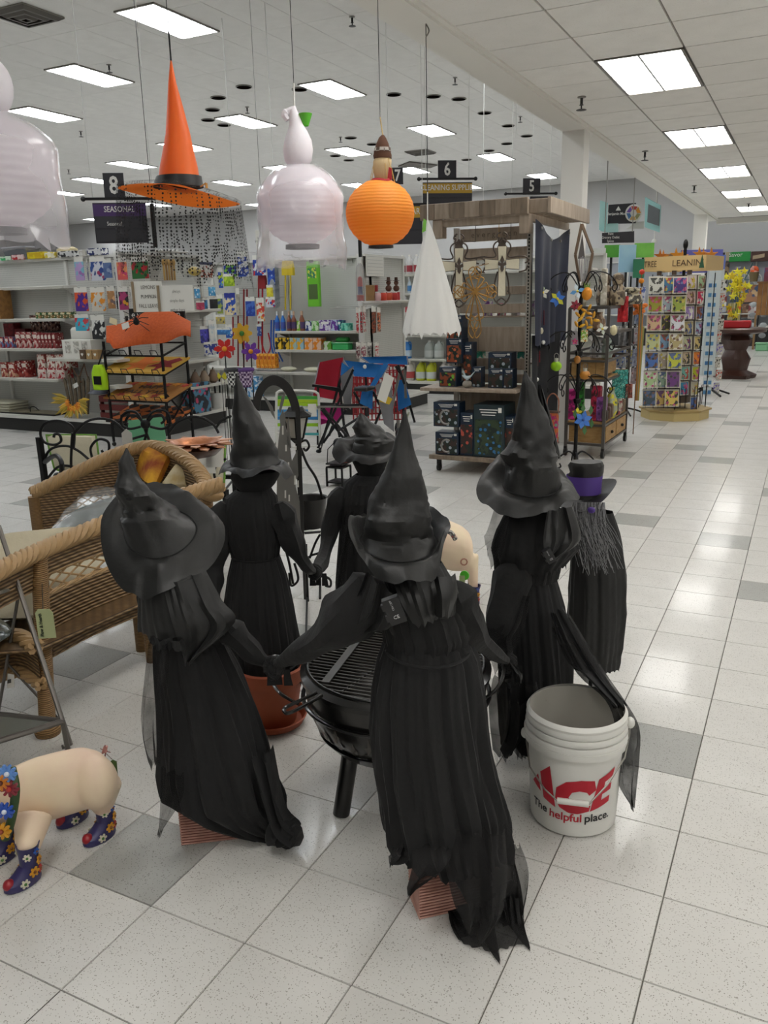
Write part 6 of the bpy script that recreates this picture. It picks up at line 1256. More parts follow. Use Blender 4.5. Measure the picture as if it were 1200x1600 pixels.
# wire tree stand with garden hangers
def tree_arms(r,c,zs,R_=.24):
 for z in zs:
  for k in range(6):
   a=k*PI/3+.3;X_=Vector((math.cos(a),math.sin(a),0))
   part('arm',MB().tube(catmull([c+Vector((0,0,z-.16)),c+X_*R_*.35+Vector((0,0,z)),c+X_*R_*.75+Vector((0,0,z-.01)),c+X_*R_*1.0+Vector((0,0,z-.1)),c+X_*R_*.95+Vector((0,0,z-.15)),c+X_*R_*.86+Vector((0,0,z-.13)),c+X_*R_*.9+Vector((0,0,z-.1))],5),.0055,5),M_iron,r)
c=G(898,732,0);c.z=0
r=thing('ornament_tree','black wire display tree with curled arms holding garden ornaments','stand',c)
part('trunk',MB().tube([c+Vector((0,0,.02)),c+Vector((0,0,1.62))],.017,10).lathe([(.03,1.55),(.04,1.6),(.03,1.62)],c).lathe([(.03,1.02),(.035,1.05),(.03,1.06)],c).lathe([(.03,.6),(.035,.63),(.03,.64)],c),M_iron,r)
tree_arms(r,c,(1.72,1.22,.84),.3)
for k in range(4):
 a=k*PI/2+.4;X_=Vector((math.cos(a),math.sin(a),0));part('foot_scroll',MB().tube(catmull([c+Vector((0,0,.1)),c+X_*.06+Vector((0,0,.16)),c+X_*.16+Vector((0,0,.09)),c+X_*.19+Vector((0,0,.01)),c+X_*.13+Vector((0,0,.015)),c+X_*.14+Vector((0,0,.05))],5),.008),M_iron,r)
dT=(c-CAM).dot(HD)
r=thing('diamond_plaque','diamond-shaped wooden plaque at the top of the wire tree','plaque',D(909,425,dT));O=D(909,390,dT);
for a,b in(((909,350),(926,395)),((909,350),(899,398)),((926,395),(918,440)),((899,398),(906,440))):part('frame_side',MB().bar(D(*a,dT),D(*b,dT),.025,.02),pm('#6a5644'),r,smooth=False)
for k in range(9):part('spindle',MB().tube([D(900+k*2.6,400+abs(k-4)*2,dT),D(904+k*1.8,440,dT)],.005),pm('#8a8a8c',.4),r)
part('panel',MB().prism([(-.03,-.1),(.03,-.1),(0,.1)],.01,D(910,385,dT)+HD*.02,RT,(0,0,1)),pm('#4f4a48'),r,smooth=False)
def hangorn(px,py,lab,fn,dz=0,wirelen=.06,cat='ornament',name='garden_ornament'):
 o=D(px,py,dT-.12+dz);r=thing(name,lab,cat,o-Vector((0,0,.06)),0,'garden ornaments on the wire tree');fn(r,o);part('hook_wire',MB().tube([o+Vector((0,0,.02)),o+Vector((.004,0,.02+wirelen*.5)),o+Vector((0,0,.02+wirelen))],.002,5),M_metal,r);return r
def fl_(cs,s=.07,n=6,cc='#d8c02a'):
 def f(r,o):
  for k in range(n):
   a=2*PI*k/n+.3;X_=RT*math.cos(a)+Vector((0,0,math.sin(a)));Yv=RT*-math.sin(a)+Vector((0,0,math.cos(a)))
   part('petal',MB().prism([(.004,-.004),(s*.55,-s*.28),(s,0),(s*.55,s*.28),(.004,.004)],.006,o,X_,Yv),pm(cs[k%len(cs)],.4),r,smooth=False)
  part('flower_centre',MB().ell(o-HD*.008,s*.16),pm(cc),r)
 return f
def oval(c1,a,b_,top=None):
 def f(r,o):
  part('body',MB().ell(o,(a,a*.6,b_),16,10),pm(c1,.35),r)
  if top:
   part('neck',MB().lathe([(a*.35,b_*.8),(a*.4,b_*1.5)],o),pm(top),r);part('ring',MB().tube([o+Vector((math.cos(t)*a*.4,0,b_*1.9+math.sin(t)*a*.5))for t in[k*PI/6 for k in range(12)]],.003,5,closed=True),M_metal,r)
 return f
hangorn(848,457,'white tropical flower ornament hanging in front of the blue cape',fl_(['#cfcfc4','#b8c8a8'],.06,5));hangorn(871,467,'blue flower ornament with yellow-green leaves at the top left',fl_(['#2f6ac0','#2f6ac0','#b8b82a'],.07,6))
hangorn(902,455,'pale blue bird ornament below the plaque',fl_(['#5a94c8','#c8d4dc'],.065,4));hangorn(917,459,'orange pineapple ornament with green crown',lambda r,o:(part('fruit',MB().ell(o,(.045,.03,.055),16,10),mat('pineapple','#d98a1e',.5,bump=.6,scale=60),r),[part('crown_leaf',MB().prism([(-.01,0),(.01,0),(.0+.012*(k-1),.045)],.005,o+RT*(.014*(k-1))+Vector((0,0,.05)),RT,(0,0,1)),pm('#6a8a2a'),r,smooth=False)for k in range(3)]))
hangorn(843,517,'small cream rose ornament over the blue cape',oval('#bfb8a0',.035,.035));hangorn(899,477,'dark red flower ornament behind the trunk',fl_(['#7a1a2a','#9a2038'],.05,6,'#4a1420'),.1)
def leaves(r,o):
 for k in range(15):
  a=k*2.4;rr=.03+.075*(k/15);p=o+RT*math.cos(a)*rr+Vector((0,0,math.sin(a)*rr*1.1));part('leaf',MB().ell(p-HD*.01*(k%3),(.03,.008,.013),8,6,Matrix.Rotation(-a*.4,3,'Y')),pm(['#c98f1e','#d8a428','#b8861c'][k%3],.35),r)
hangorn(915,497,'golden yellow leaf cluster ornament in the middle of the tree',leaves)
hangorn(898,528,'magenta flower lantern panel ornament',lambda r,o:(part('panel',MB().prism([(-.035,-.06),(.035,-.06),(.02,.06),(-.02,.06)],.01,o,RT,(0,0,1)),pm('#8f8c90'),r,smooth=False),fl_(['#c02a6a','#d84a8a'],.03,5)(r,o-HD*.01+Vector((0,0,-.03)))),.05)
hangorn(913,525,'small green and cream square picture ornament',lambda r,o:part('tile',MB().prism([(-.03,-.05),(.03,-.05),(.03,.045),(0,.06),(-.03,.045)],.006,o,RT,(0,0,1)),mat('pict_orn','#c8c8a0',.5,kind='print',c2='#6a9a2a',c3='#c0702a',scale=40),r,smooth=False))
hangorn(941,514,'white butterfly ornament on the right side',fl_(['#d8d8d0','#c8d0c0'],.055,4));hangorn(959,516,'cream round ornament with pale tag',oval('#c9bf98',.032,.045))
hangorn(869,572,'lime green spiral glass ball ornament with white neck',oval('#8fc21e',.05,.045,'#b8b8a8'));hangorn(914,586,'amber glass bottle-like ornament with white neck',oval('#b97a2a',.048,.04,'#c0baa8'));hangorn(902,562,'small amber drop ornament behind the trunk',oval('#a8702e',.03,.035),.06)
hangorn(911,656,'large blue flower suncatcher with green leaves at the bottom',lambda r,o:(fl_(['#4a80d0','#3f74c8'],.085,6,'#2a4a8a')(r,o),[part('leaf',MB().prism([(-.02,0),(.0,.05),(.02,0),(0,-.04)],.006,o+RT*x+Vector((0,0,z))+HD*.01,RT,(0,0,1)),pm('#3f6a3a'),r,smooth=False)for x,z in((-.07,.05),(.07,.08),(.0,.1),(.02,-.1),(.08,-.04))]));hangorn(902,645,'yellow flower suncatcher left above the big blue flower',fl_(['#d8c81e','#e0d83a'],.05,5,'#b89a1c'),.02)
for k,(x,y0,y1,c_)in enumerate([(845,485,505,'#5a1420'),(850,485,508,'#4a101c'),(840,550,572,'#5a1418'),(843,548,566,'#6a1820')]):
 single('chime_tube',MB().tube([D(x,y0,dT-.2),D(x,y1,dT-.2)],.006),pm(c_,.3),'dark red chime tube, %s %s over the blue cape'%(['left','right'][k%2],['upper','lower'][k//2]),'chime','chime tubes')
for k,(x,y)in enumerate([(849,535),(839,593)]):single('white_bead',MB().ell(D(x,y,dT-.2),.018),M_white,'round white bead on the chime string, %s one'%['upper','lower'][k],'bead','white beads')
p=D(862,690,dT-.1);r=thing('flower_lantern','tall copper-framed lantern with pink and orange flower glass','lantern',p)
part('glass',MB().box(p+Vector((-.05,-.03,0)),p+Vector((.05,.03,.26))),mat('flowerglass','#c8683a',.25,kind='print',c2='#b02a6a',c3='#7a9a8a',scale=16),r,smooth=False)
part('frame',MB().box(p+Vector((-.06,-.035,-.015)),p+Vector((.06,.035,0))).box(p+Vector((-.06,-.035,.26)),p+Vector((.06,.035,.275))),pm('#5a4038'),r,smooth=False);part('handle',MB().tube(catmull([p+Vector((-.05,0,.27)),p+Vector((-.05,0,.38)),p+Vector((0,0,.43)),p+Vector((.05,0,.38)),p+Vector((.05,0,.27))],5),.006),pm('#a8705a',.4,metal=.5),r)
# metal frame rack with wooden drawers
M_fr=mat('rack_steel','#5f5b57',.4,.6);M_dr=mat('drawer_wood','#b08c58',.6,kind='wood',c2='#94713f',scale=6,stretch=(2,2,8))
a=G(883,712,0);b=G(941,717,0);c_=G(976,690,0)
r=thing('drawer_rack','grey steel shelf rack with pale wooden drawers on casters','rack',(a+c_)/2)
U=(b-a);V=(c_-b);U.z=V.z=0
V=V*1.0
def RP(u,v,z):return a+U*u+V*v+Vector((0,0,z))
Hr=1.42
for u,v in((0,0),(1,0),(1,1),(0,1)):
 part('post',MB().bar(RP(u,v,.09),RP(u,v,Hr),.028),M_fr,r,smooth=False)
 part('caster',MB().lathe([(0,-.014),(.038,-.014),(.04,0),(.038,.014),(0,.014)],RP(u,v,.042),ax='x',n=12).bar(RP(u,v,.05),RP(u,v,.1),.03),M_dark,r)
for z in(.13,.32,.75,.93,1.0,Hr-.0,1.18):
 for q in((0,0,1,0),(1,0,1,1),(0,1,1,1),(0,0,0,1)):part('rail',MB().bar(RP(q[0],q[1],z),RP(q[2],q[3],z),.022),M_fr,r,smooth=False)
def slab(name,z0,z1,m,u0=.02,u1=.98,v0=.02,v1=.98,**k):return part(name,MB().loft([[RP(u0,v0,z0),RP(u1,v0,z0),RP(u1,v1,z0),RP(u0,v1,z0)],[RP(u0,v0,z1),RP(u1,v0,z1),RP(u1,v1,z1),RP(u0,v1,z1)]]),m,r,smooth=False,**k)
slab('drawer_box',.14,.31,M_dr,.05,.95,.04,.95)
for k in range(2):
 dr=slab('drawer',.15,.30,M_dr,.9,1.03,.06+k*.46,.48+k*.46);part('knob',MB().ell(RP(1.06,.27+k*.46,.225),.016),M_dark,dr)
slab('slat_shelf',.33,.345,M_dr);slab('shelf',.76,.775,M_dr);slab('wood_bin',.80,.93,M_dr,.06,.94,.05,.5)
for k in range(4):slab('bin_slat',.79,.935,M_dr,.08+k*.215,.28+k*.215,.015,.045)
slab('shelf',1.18,1.195,pm('#6a5644'));slab('shelf',Hr,Hr+.015,M_fr)
def item(u,v,z,w_,h,m,lab,cat='ornament',name='decor_item',shape='box'):
 p=RP(u,v,z)
 if shape=='box':mb=MB().box(p+Vector((-w_/2,-w_*.3,0)),p+Vector((w_/2,w_*.3,h)),.01)
 elif shape=='vase':mb=MB().lathe([(w_*.3,0),(w_*.5,h*.25),(w_*.45,h*.6),(w_*.2,h*.85),(w_*.26,h)],p,n=16)
 else:mb=MB().lathe([(w_*.4,0),(w_*.5,h*.2),(w_*.42,h*.55),(w_*.3,h*.62),(w_*.38,h*.8),(w_*.3,h*.95),(w_*.1,h)],p,n=16)
 return single(name,mb,m,lab,cat,'goods on the drawer rack')
pg=lambda k,a,b,c:mat('rackgood%d'%k,a,.35,kind='print',c2=b,c3=c,scale=16)
for k,(u,v,z,w_,h,cs,lab,shp)in enumerate([(.05,.1,.35,.1,.3,('#8a1a5a','#c83a8a','#5a2a4a'),'magenta flower glass panel on the lower shelf','box'),(.2,.2,.35,.09,.36,('#2a6a2a','#3aa03a','#1a3a1a'),'green flower glass panel on the lower shelf','box'),(.72,.1,.35,.1,.34,('#8a1a34','#c02a4a','#4a1420'),'deep red tulip glass on the lower shelf','box'),(.86,.1,.35,.1,.24,('#6a3a7a','#9a5aa0','#4a2a5a'),'violet flower glass on the lower shelf','box'),(.95,.35,.35,.13,.3,('#9aa08a','#c8c02a','#5a6a5a'),'grey pedestal vase with yellow bird picture','vase'),(.98,.6,.35,.1,.3,('#b0a89a','#8a3a3a','#c8c8b8'),'cream floral vase at the back of the lower shelf','vase'),(.1,.2,.78,.14,.12,('#3f3530','#2a2420','#3f3530'),'dark wooden box on the middle shelf','box'),(.55,.3,.94,.16,.2,('#a8a8a6','#c8ccd0','#7a7c80'),'silver foil-wrapped figure on the middle shelf','owl'),(.8,.3,.94,.12,.2,('#a0b0a8','#8a9a92','#c0ccc4'),'pale green pottery figure on the middle shelf','owl'),(.7,.1,1.2,.13,.18,('#8a6a50','#c0a890','#5a4030'),'brown and cream bottle on the upper shelf','vase'),(.4,.1,1.2,.12,.2,('#7d7f82','#b8bcc0','#5a5c60'),'grey paper-wrapped ornament on the upper shelf','box'),(.2,.2,Hr+.016,.08,.3,('#b5ae98','#8d8674','#c9c4b4'),'tall pale driftwood finial at the left of the rack top','vase'),(.6,.4,Hr+.016,.16,.3,('#57493a','#8a7a64','#3a2f26'),'left brown owl figure on the rack top','owl'),(.95,.4,Hr+.016,.16,.3,('#5a4c3c','#95856c','#3a2f26'),'right brown owl figure on the rack top','owl'),(1.0,.9,Hr+.016,.26,.17,('#a39b82','#3a352c','#b8b098'),'pale cow-patterned figure at the right of the rack top','owl'),(.78,.1,Hr+.016,.06,.34,('#b8b2a2','#a09a8a','#c8c4b8'),'pale slatted post between the owls','box')]):
 item(u,v,z,w_,h,pg(k,*cs),lab,shape=shp)
for k in range(8):
 u=.5+.07*k;item(.97,.08+k*.11,.36,.06,.1+.02*(k%3),pm(['#3a2f2a','#5a4438','#6a5648','#857560'][k%4]),'small brown wooden item, %s along the lower shelf side'%ordn(k))
TOPS=[]
def hangflat(px0,py0,px1,py1,d,cs,lab,cat='towel',name='hanging_towel',group='hanging goods right of the drawer rack',sc2=18,wav=.012):
 a_,b_=D(px0,py0,d),D(px1,py1,d);w_=(b_-a_).dot(RT);TOPS.append(a_+RT*w_/2);rows=[[Vector((a_.x,a_.y,a_.z+(b_.z-a_.z)*j/6))+RT*(w_*i/8)-HD*(wav*math.sin(i*1.3+j*.4))for i in range(9)]for j in range(7)]
 mb=MB();mb.sheet(rows);mb.sheet([[p+HD*.008 for p in rw]for rw in rows]);return single(name,mb,mat('hf%s'%(cs,),cs[0],.6,kind='print',c2=cs[1],c3=cs[2],scale=sc2),lab,cat,group)
dR=8.6
hangflat(966,463,981,503,8.2,('#a5101a','#8a0c14','#c02a30'),'bright red glossy bag hanging at the rack','bag','red_bag');single('white_clip',MB().box(D(970,463,8.2)-Vector((.0,.02,0)),D(979,456,8.2)+Vector((0,.02,0))),M_card,'white header above the bright red bag','tag')
hangflat(957,578,980,622,8.3,('#1f6a62','#3f9a90','#8ac0b0'),'teal floral towel hanging at the right',sc2=40);hangflat(978,600,988,622,8.3,('#7a4438','#9a5a4a','#5a3028'),'rust brown cloth beside the teal towel')
for k,(q,cs,lab)in enumerate([((996,448,1008,474),('#b8bcc8','#3f5aa0','#d0d4dc'),'white and blue apron in the top row'),((992,483,1006,506),('#7f8aa0','#5a6a90','#a8b0c0'),'slate blue cloth in the second row'),((991,512,1005,538),('#9a969a','#b8b4b8','#8a4040'),'grey patterned cloth with red edge'),((988,545,1002,572),('#8f94a4','#6a708a','#b0b4bc'),'grey-blue cloth in the fourth row'),((986,575,999,600),('#8f8488','#a89a9c','#7a4a4a'),'mauve grey cloth in the lowest row'),((962,547,977,575),('#b8c0c8','#2f5aa8','#d0d4d8'),'white tea towel with blue crab print'),((980,547,988,574),('#c0c4c8','#c8b83a','#3a5aa0'),'white and yellow towel beside the crab towel'),((967,510,978,540),('#8d8f92','#a5a7aa','#7a7c80'),'grey cloth under the red bag'),((951,550,961,578),('#4a1f1c','#6a2f28','#3a1814'),'dark brown chime bundle beside the rack')]):
 hangflat(*q,8.9+.1*(k%3),cs,lab)
p=G(975,647,0);r=thing('bead_garland','orange bead garland strung between the hanging towels','garland',D(1000,482,8.8));pts=[D(992+(k%5)*4,477+(k//5)*9+(k%2)*3,8.8)for k in range(9)]
part('string',MB().tube([Vector((p.x,p.y,pts[0].z))]+pts,.004,4),M_iron,r)
for q in pts:part('bead',MB().ell(q,(.03,.03,.022)),pm('#d8752a',.6),r)
for k in range(4):
 single('bamboo_pole',MB().tube([DF(1001+k*1.5,450+k*20,8.7),DF(994+k*1.0,626,8.7)],.01),pm(['#a06a2a','#5a6a5a','#b07a3a','#8a8a4a'][k]),'thin upright pole beside the card rack, %s of four'%ordn(k),'pole','thin poles')
p=G(975,647,0);r=thing('stand_foot','black tripod foot of the hanging towel stand','stand',p)
for k in range(4):a_=k*PI/2+.5;part('foot',MB().tube([p+Vector((0,0,.09)),p+Vector((.16*math.cos(a_),.16*math.sin(a_),.05)),p+Vector((.26*math.cos(a_),.26*math.sin(a_),.012))],.012),M_iron,r)
part('pole',MB().tube([p+Vector((0,0,.05)),p+Vector((0,0,1.75))],.012),M_iron,r)
for q in TOPS:part('cross_arm',MB().tube([Vector((p.x,p.y,q.z-.004)),q+Vector((0,0,-.004))],.005,5),M_iron,r)
q=D(1003,425,9.2);r=thing('autumn_pick','tall stem of red and orange balls left of the card rack','ornament',Vector((q.x,q.y,0)));part('stem',MB().tube([Vector((q.x,q.y,0)),q],.006,5),pm('#6a4a2a'),r)
for k in range(5):part('ball',MB().ell(Vector((q.x,q.y,D(1003,425+k*14,9.2).z)),(.03,.03,.028)),pm(['#c8341a','#e08a1a','#c83a2a','#b8242a','#e0902a'][k]),r)
# greeting card spinner
C0=Vector((.0,9.62,0));
r=cr=thing('card_spinner','tall octagonal greeting card spinner rack with tan header','rack',C0)
oct_=lambda R_,z,ph=.12:[C0+Vector((R_*math.cos(PI/4*k+ph),R_*math.sin(PI/4*k+ph),z))for k in range(8)]
M_tan=mat('header_tan','#c2a570',.6);
part('base',MB().loft([oct_(.41,0),oct_(.41,.1),oct_(.405,.11)]),mat('base_tan','#c3ad74',.5),r,smooth=False);part('base_top',MB().loft([oct_(.44,.11),oct_(.44,.13)]),pm('#a58d58'),r,smooth=False)
part('core',MB().loft([oct_(.2,.2),oct_(.2,1.74)]),pm('#4a3a2a'),r,smooth=False);part('mast',MB().tube([C0+Vector((0,0,.1)),C0+Vector((0,0,2.08))],.02),M_iron,r)
part('finial',MB().ell(C0+Vector((0,0,2.1)),(.03,.03,.06)),M_iron,r)
hdw=.39
Hc=[C0+Vector((x,y,0))for x,y in((-hdw-.02,-hdw+.06),(hdw-.1,-hdw-.05),(hdw+.02,hdw-.06),(-hdw+.1,hdw+.05))]
for k in range(4):
 A_,B_=Hc[k],Hc[(k+1)%4];X_=(B_-A_).normalized();N_=X_.cross(Vector((0,0,1)))
 part('header_panel',MB().prism([(0,1.79),((B_-A_).length,1.79),((B_-A_).length,1.955),(0,1.955)],.012,A_,X_,(0,0,1)),M_tan,r,smooth=False)
 L_=(B_-A_).length
 if k==0:
  text('lettering','TREE',pm('#5a4630'),r,A_+X_*.07+N_*.01+Vector((0,0,1.87)),X_,(0,0,1),.1,cond=.7)
  text('lettering',"LEANIN'",pm('#4f3d2a'),r,A_+X_*(L_-.2)+N_*.01+Vector((0,0,1.87)),X_,(0,0,1),.1)
  part('tree_emblem',MB().prism([(-.03,-.06),(.03,-.06),(.0,.09)],.004,A_+X_*(L_-.04)+N_*.009+Vector((0,0,1.87)),X_,(0,0,1)),pm('#1f4a30'),r,smooth=False)
for k in range(3):part('header_strut',MB().bar(Hc[0].lerp(Hc[1],.25+.25*k)+Vector((0,.03,1.74)),Hc[0].lerp(Hc[1],.25+.25*k)+Vector((0,.03,1.8)),.05),pm('#4a382a'),r)
for k in range(7):
 a_=k*.9;p=C0+Vector((math.cos(a_)*.3,math.sin(a_)*.3,1.97));single('maple_garland',MB().prism(star(5,.03,.085),.01,p,RT,(0,-.3,1)),pm(['#c07820','#a86018','#d08a2a'][k%3]),'orange maple leaf garland piece on the card rack top, %s around'%ordn(k),'garland','maple leaf garland',smooth=False)
cols=[(1013,1027,'far left'),(1027,1038,'second'),(1040,1064,'third'),(1070,1086,'fourth'),(1087,1102,'rightmost')]
colx=[((1015,1036),(1003,1022)),((1038,1052),(1024,1037)),((1053,1073),(1038,1057)),((1075,1091),(1062,1076)),((1092,1104),(1078,1090))]
palette=[['#b8b8ae','#8a8a1c','#c7a680','#b9c08a','#3f66a8','#a8c08a','#3a4a56'],['#3a6a8a','#9aa8b0','#3a3a24','#7a9ab8','#a89a8a','#8fa890','#c8a860'],['#3a2a6a','#8a9a3a','#cfcfd4','#b0a070','#b8bc3a','#6a3a7a','#d2b85a'],['#c8b8c0','#c8a8a0','#9a80b8','#b0a070','#b8b894','#b8a48a','#6aa89a','#2f7a9a'],['#8fa880','#c8305a','#7a4020','#a8b8c8','#c8b070','#d8802a','#a8b01c','#b8b09a','#4a6aa8']]
acc=['#3f3f3a','#a84a3a','#b8507a','#c0b050','#7a5a4a','#d8d4c8','#5a6a90','#6a4a70']
cname=['white and grey','olive green','tan with pink flower','pale green','blue bottles','green butterfly','dark grey'],['blue and green','pale grey-blue','dark olive','sky blue','taupe','sage','red and cream'],['purple moon','yellow-green lantern','white with small hearts','gold camel','yellow-green text','purple sun','yellow'],['pink and white','rose beige','lavender','khaki','olive cream','brown dancers','teal','turquoise'],['soft green','bright pink','brown fox','pale blue bird','golden','orange','lime','beige','blue']
hold=MB()
for ci,((t0,t1),(b0_,b1_))in enumerate(colx):
 n=len(palette[ci]);ys0,ys1=(432,612)if ci<3 else(430,605)
 dcol=10.02
 off=[.06,.12,-.02,.08,.16][ci]
 for k in range(n):
  f0=k/n;y0=ys0+(638-ys0 if ci<3 else 634-ys0)*k/(7 if ci<3 else 8.6)
  hgt=26.5 if ci<3 else 21.5;x0=t0+(b0_-t0)*f0;x1=t1+(b1_-t1)*f0
  a_=D(x0,y0,dcol+off);b_=D(x1,y0+hgt,dcol+off);w_=(b_-a_).dot(RT);h_=a_.z-b_.z;O=Vector((a_.x,a_.y,b_.z))
  t=thing('greeting_card','%s greeting card, %s down the %s spinner column'%(cname[ci][k],ordn(k),cols[ci][2]),'card',O,0,'greeting cards on the spinner rack')
  X_=(RT+HD*(-.15 if ci<3 else.35)).normalized();Up_=(Vector((0,0,1))+HD*.12).normalized()
  part('card',MB().prism([(0,0),(w_,0),(w_,h_),(0,h_)],.006,O,X_,Up_),pm('#c9c4b4'),t,smooth=False)
  N_=X_.cross(Up_)
  part('picture',MB().prism([(w_*.06,h_*.06),(w_*.94,h_*.06),(w_*.94,h_*.92),(w_*.06,h_*.92)],.003,O+N_*.004,X_,Up_),mat('card%d_%d'%(ci,k),palette[ci][k],.45,kind='print',c2=acc[(ci+k)%8],c3=acc[(ci*3+k*2)%8],scale=16),t,smooth=False)
  for x_ in(w_*.22,w_*.78):hold.tube([O+X_*x_+N_*.012+Up_*(-.02),O+X_*x_+N_*.014+Up_*h_*.4],.0025,4)
  hold.tube([O+X_*w_*.22+N_*.014+Up_*h_*.4,O+X_*w_*.05+N_*.012+Up_*h_*.5],.0025,4);hold.bar(O+N_*.01-Up_*.012,O+X_*w_+N_*.01-Up_*.012,.02,.006)
part('wire_pockets',hold,M_iron,cr,smooth=False)
for k in range(8):part('upright_wire',MB().tube([oct_(.36,.14)[k],oct_(.36,1.76)[k]],.006),M_iron,cr)
for k in range(10):
 a_=k*.63;p=C0+Vector((math.cos(a_)*.3,math.sin(a_)*.3,.16));part('bottom_loop',MB().tube([p,p+Vector((0,0,.25)),p+Vector((.06,-.02,.25)),p+Vector((.06,-.02,0))],.005,5),M_iron,cr)
 # postcard rack behind
r=pr_=thing('postcard_rack','narrow spinner rack of blue and white tags behind the card rack','rack',G(1104,615,0));C1=G(1104,617,0);d5=(C1-CAM).dot(HD)
part('mast',MB().tube([C1+Vector((0,0,.1)),C1+Vector((0,0,1.95))],.02),M_metal,r);part('drum',MB().lathe([(.12,.3),(.12,1.9)],C1,n=8),pm('#b8c0c0'),r,smooth=False)
for k in range(5):a_=k*2*PI/5+.4;part('foot',MB().tube([C1+Vector((0,0,.12)),C1+Vector((.18*math.cos(a_),.18*math.sin(a_),.07)),C1+Vector((.34*math.cos(a_),.34*math.sin(a_),.014))],.016),M_iron,r)
a_=D(1063,422,d5+.2);part('header',MB().prism([(0,0),(.62,0),(.62,.33),(0,.33)],.02,D(1062,427,d5+.1),RT,(0,0,1)),pm('#4a4a8a'),r,smooth=False)
part('header_side',MB().prism([(0,0),(.16,0),(.16,.2),(0,.2)],.02,D(1115,421,d5-.3),RT,(0,0,1)),pm('#5a6aa8'),r,smooth=False);text('lettering','TAGS',M_lett,r,D(1122,413,d5-.32),RT,(0,0,1),.05)
for k in range(12):
 for j in range(2):
  x0=1107-k*.8+j*7;y0=438+k*15.2;a_=D(x0,y0,d5-.25-.02*j);t=thing('souvenir_card','blue and white tag card, %s row, %s column of the narrow rack'%(ordn(k),['left','right'][j]),'card',a_-Vector((0,0,.1)),0,'cards on the narrow rack')
  part('card',MB().prism([(0,-.11),(.062,-.11),(.062,0),(0,0)],.005,a_,RT,(0,0,1)),pm('#bcc6c6'),t,smooth=False);part('tag',MB().prism([(.008,-.1),(.054,-.1),(.054,-.045),(.008,-.045)],.006,a_-HD*.005,RT,(0,0,1)),pm(['#3a6a9a','#4a7fa8'][(k+j)%2]),t,smooth=False)
for k in range(9):
 x0=1121+(k%2)*3-k*.7;y0=438+k*20;a_=D(x0,y0,d5-.1);single('keyring_card',MB().prism([(0,-.16),(.09,-.16),(.09,0),(0,0)],.006,a_,RT,(0,0,1)),mat('kr%d'%k,'#a8a49a',.5,kind='print',c2=['#3a3a34','#a83a2a','#6a5aa0'][k%3],c3='#c8c4ba',scale=20),'small carded trinket right of the narrow rack, %s from the top'%ordn(k),'card','carded trinkets',smooth=False)
 # carved table with yellow flowers
p=G(1146,590,0);r=thing('carved_table','dark carved pedestal table near the end of the aisle','table',p);M_tab=mat('dark_walnut','#3a1f16',.35,bump=.5,scale=14)
part('pedestal',MB().lathe([(.34,0),(.36,.06),(.2,.14),(.24,.35),(.17,.5),(.26,.68),(.2,.78)],p,n=20,f=lambda a,z,j:1+.12*math.sin(a*5+z*6)),M_tab,r);part('table_top',MB().lathe([(.2,.76),(.48,.82),(.5,.87),(.46,.89),(.0,.89)],p,n=28),M_tab,r)
tp=p+Vector((0,0,.89));single('red_dish',MB().box(tp+Vector((-.26,-.14,0)),tp+Vector((.22,.14,.13)),.02),pm('#a8121c',.4),'red dish on the carved table','dish')
r=thing('yellow_flowers','bunch of yellow artificial flowers in the red dish','flowers',tp+Vector((-.1,0,.131)))
for k in range(34):
 a_=rnd.uniform(0,2*PI);rr=rnd.uniform(0,.26);z=rnd.uniform(.08,.95)*(1-rr*.6);o=tp+Vector((-.1+math.cos(a_)*rr*(1.2-z*.4),math.sin(a_)*rr,.13+z))
 part('bloom',MB().prism(star(5,.03,.075),.014,o,RT,(0,-.4,1)).prism(star(4,.02,.05),.014,o-HD*.02,RT,(0,0,1)),pm(['#d8c81c','#c9b014','#e0d83a'][k%3]),r,smooth=False)
for k in range(9):part('stem',MB().tube([tp+Vector((-.1+k*.01,0,.12)),tp+Vector((-.1+math.cos(k)*.12,math.sin(k)*.1,.75+.02*k))],.006,4),pm('#5a6a2a'),r)
# end wall display
YW=25.1
def wp(px,py,Y=YW):return PY(px,py,Y)
def wquad(name,q,m,lab,cat,Y=YW,th=.06,group=None):
 a_,b_=wp(q[0],q[1],Y),wp(q[2],q[3],Y);return single(name,MB().box((a_.x,Y,b_.z),(b_.x,Y+th,a_.z),.01),m,lab,cat,group,smooth=False)
gl=gondola('gondola_shelf','grey pegboard wall display at the far end of the aisle',(-6.0,25.2,0),9.5,[(0,9.4,.9,.4)],H=2.45,deckz=.55,deckd=.8,sect=1.2)
gl.children[0].data.materials[0]=mat('peg_grey','#94979c',.6)
for n,(q,c,lab)in enumerate([((1140,394,1172,408),'#1f8a3a','green banner with white script above the far wall display'),((1174,393,1202,408),'#4a2f26','brown banner with cream label above the far wall display'),((1116,395,1132,408),'#2f2622','dark banner with orange blur left of the green banner'),((1100,395,1113,408),'#8a5a44','brown-red banner behind the card rack'),((1134,394,1139,408),'#a89a80','narrow beige banner beside the green one'),((1040,397,1085,408),'#7a5a34','autumn coloured banner seen over the card rack')]):
 o_=wquad('banner',q,pm(c,.5),lab,'sign',25.0)
 if n==0:
  a_,b_=wp(q[0],q[1],24.98),wp(q[2],q[3],24.98);text('lettering','Savor',M_lett,o_,Vector((a_.x*.7+b_.x*.3,24.97,a_.z-.08)),(1,0,0),(0,0,1),.16)
 if n==1:
  a_,b_=wp(q[0],q[1],24.98),wp(q[2],q[3],24.98);single('banner_label',MB().prism([(0,0),(.3,.05),(.3,.15),(0,.1)],.01,Vector((a_.x+.05,24.96,b_.z+.06))),pm('#a89478'),'slanted cream label on the brown banner','label',smooth=False)
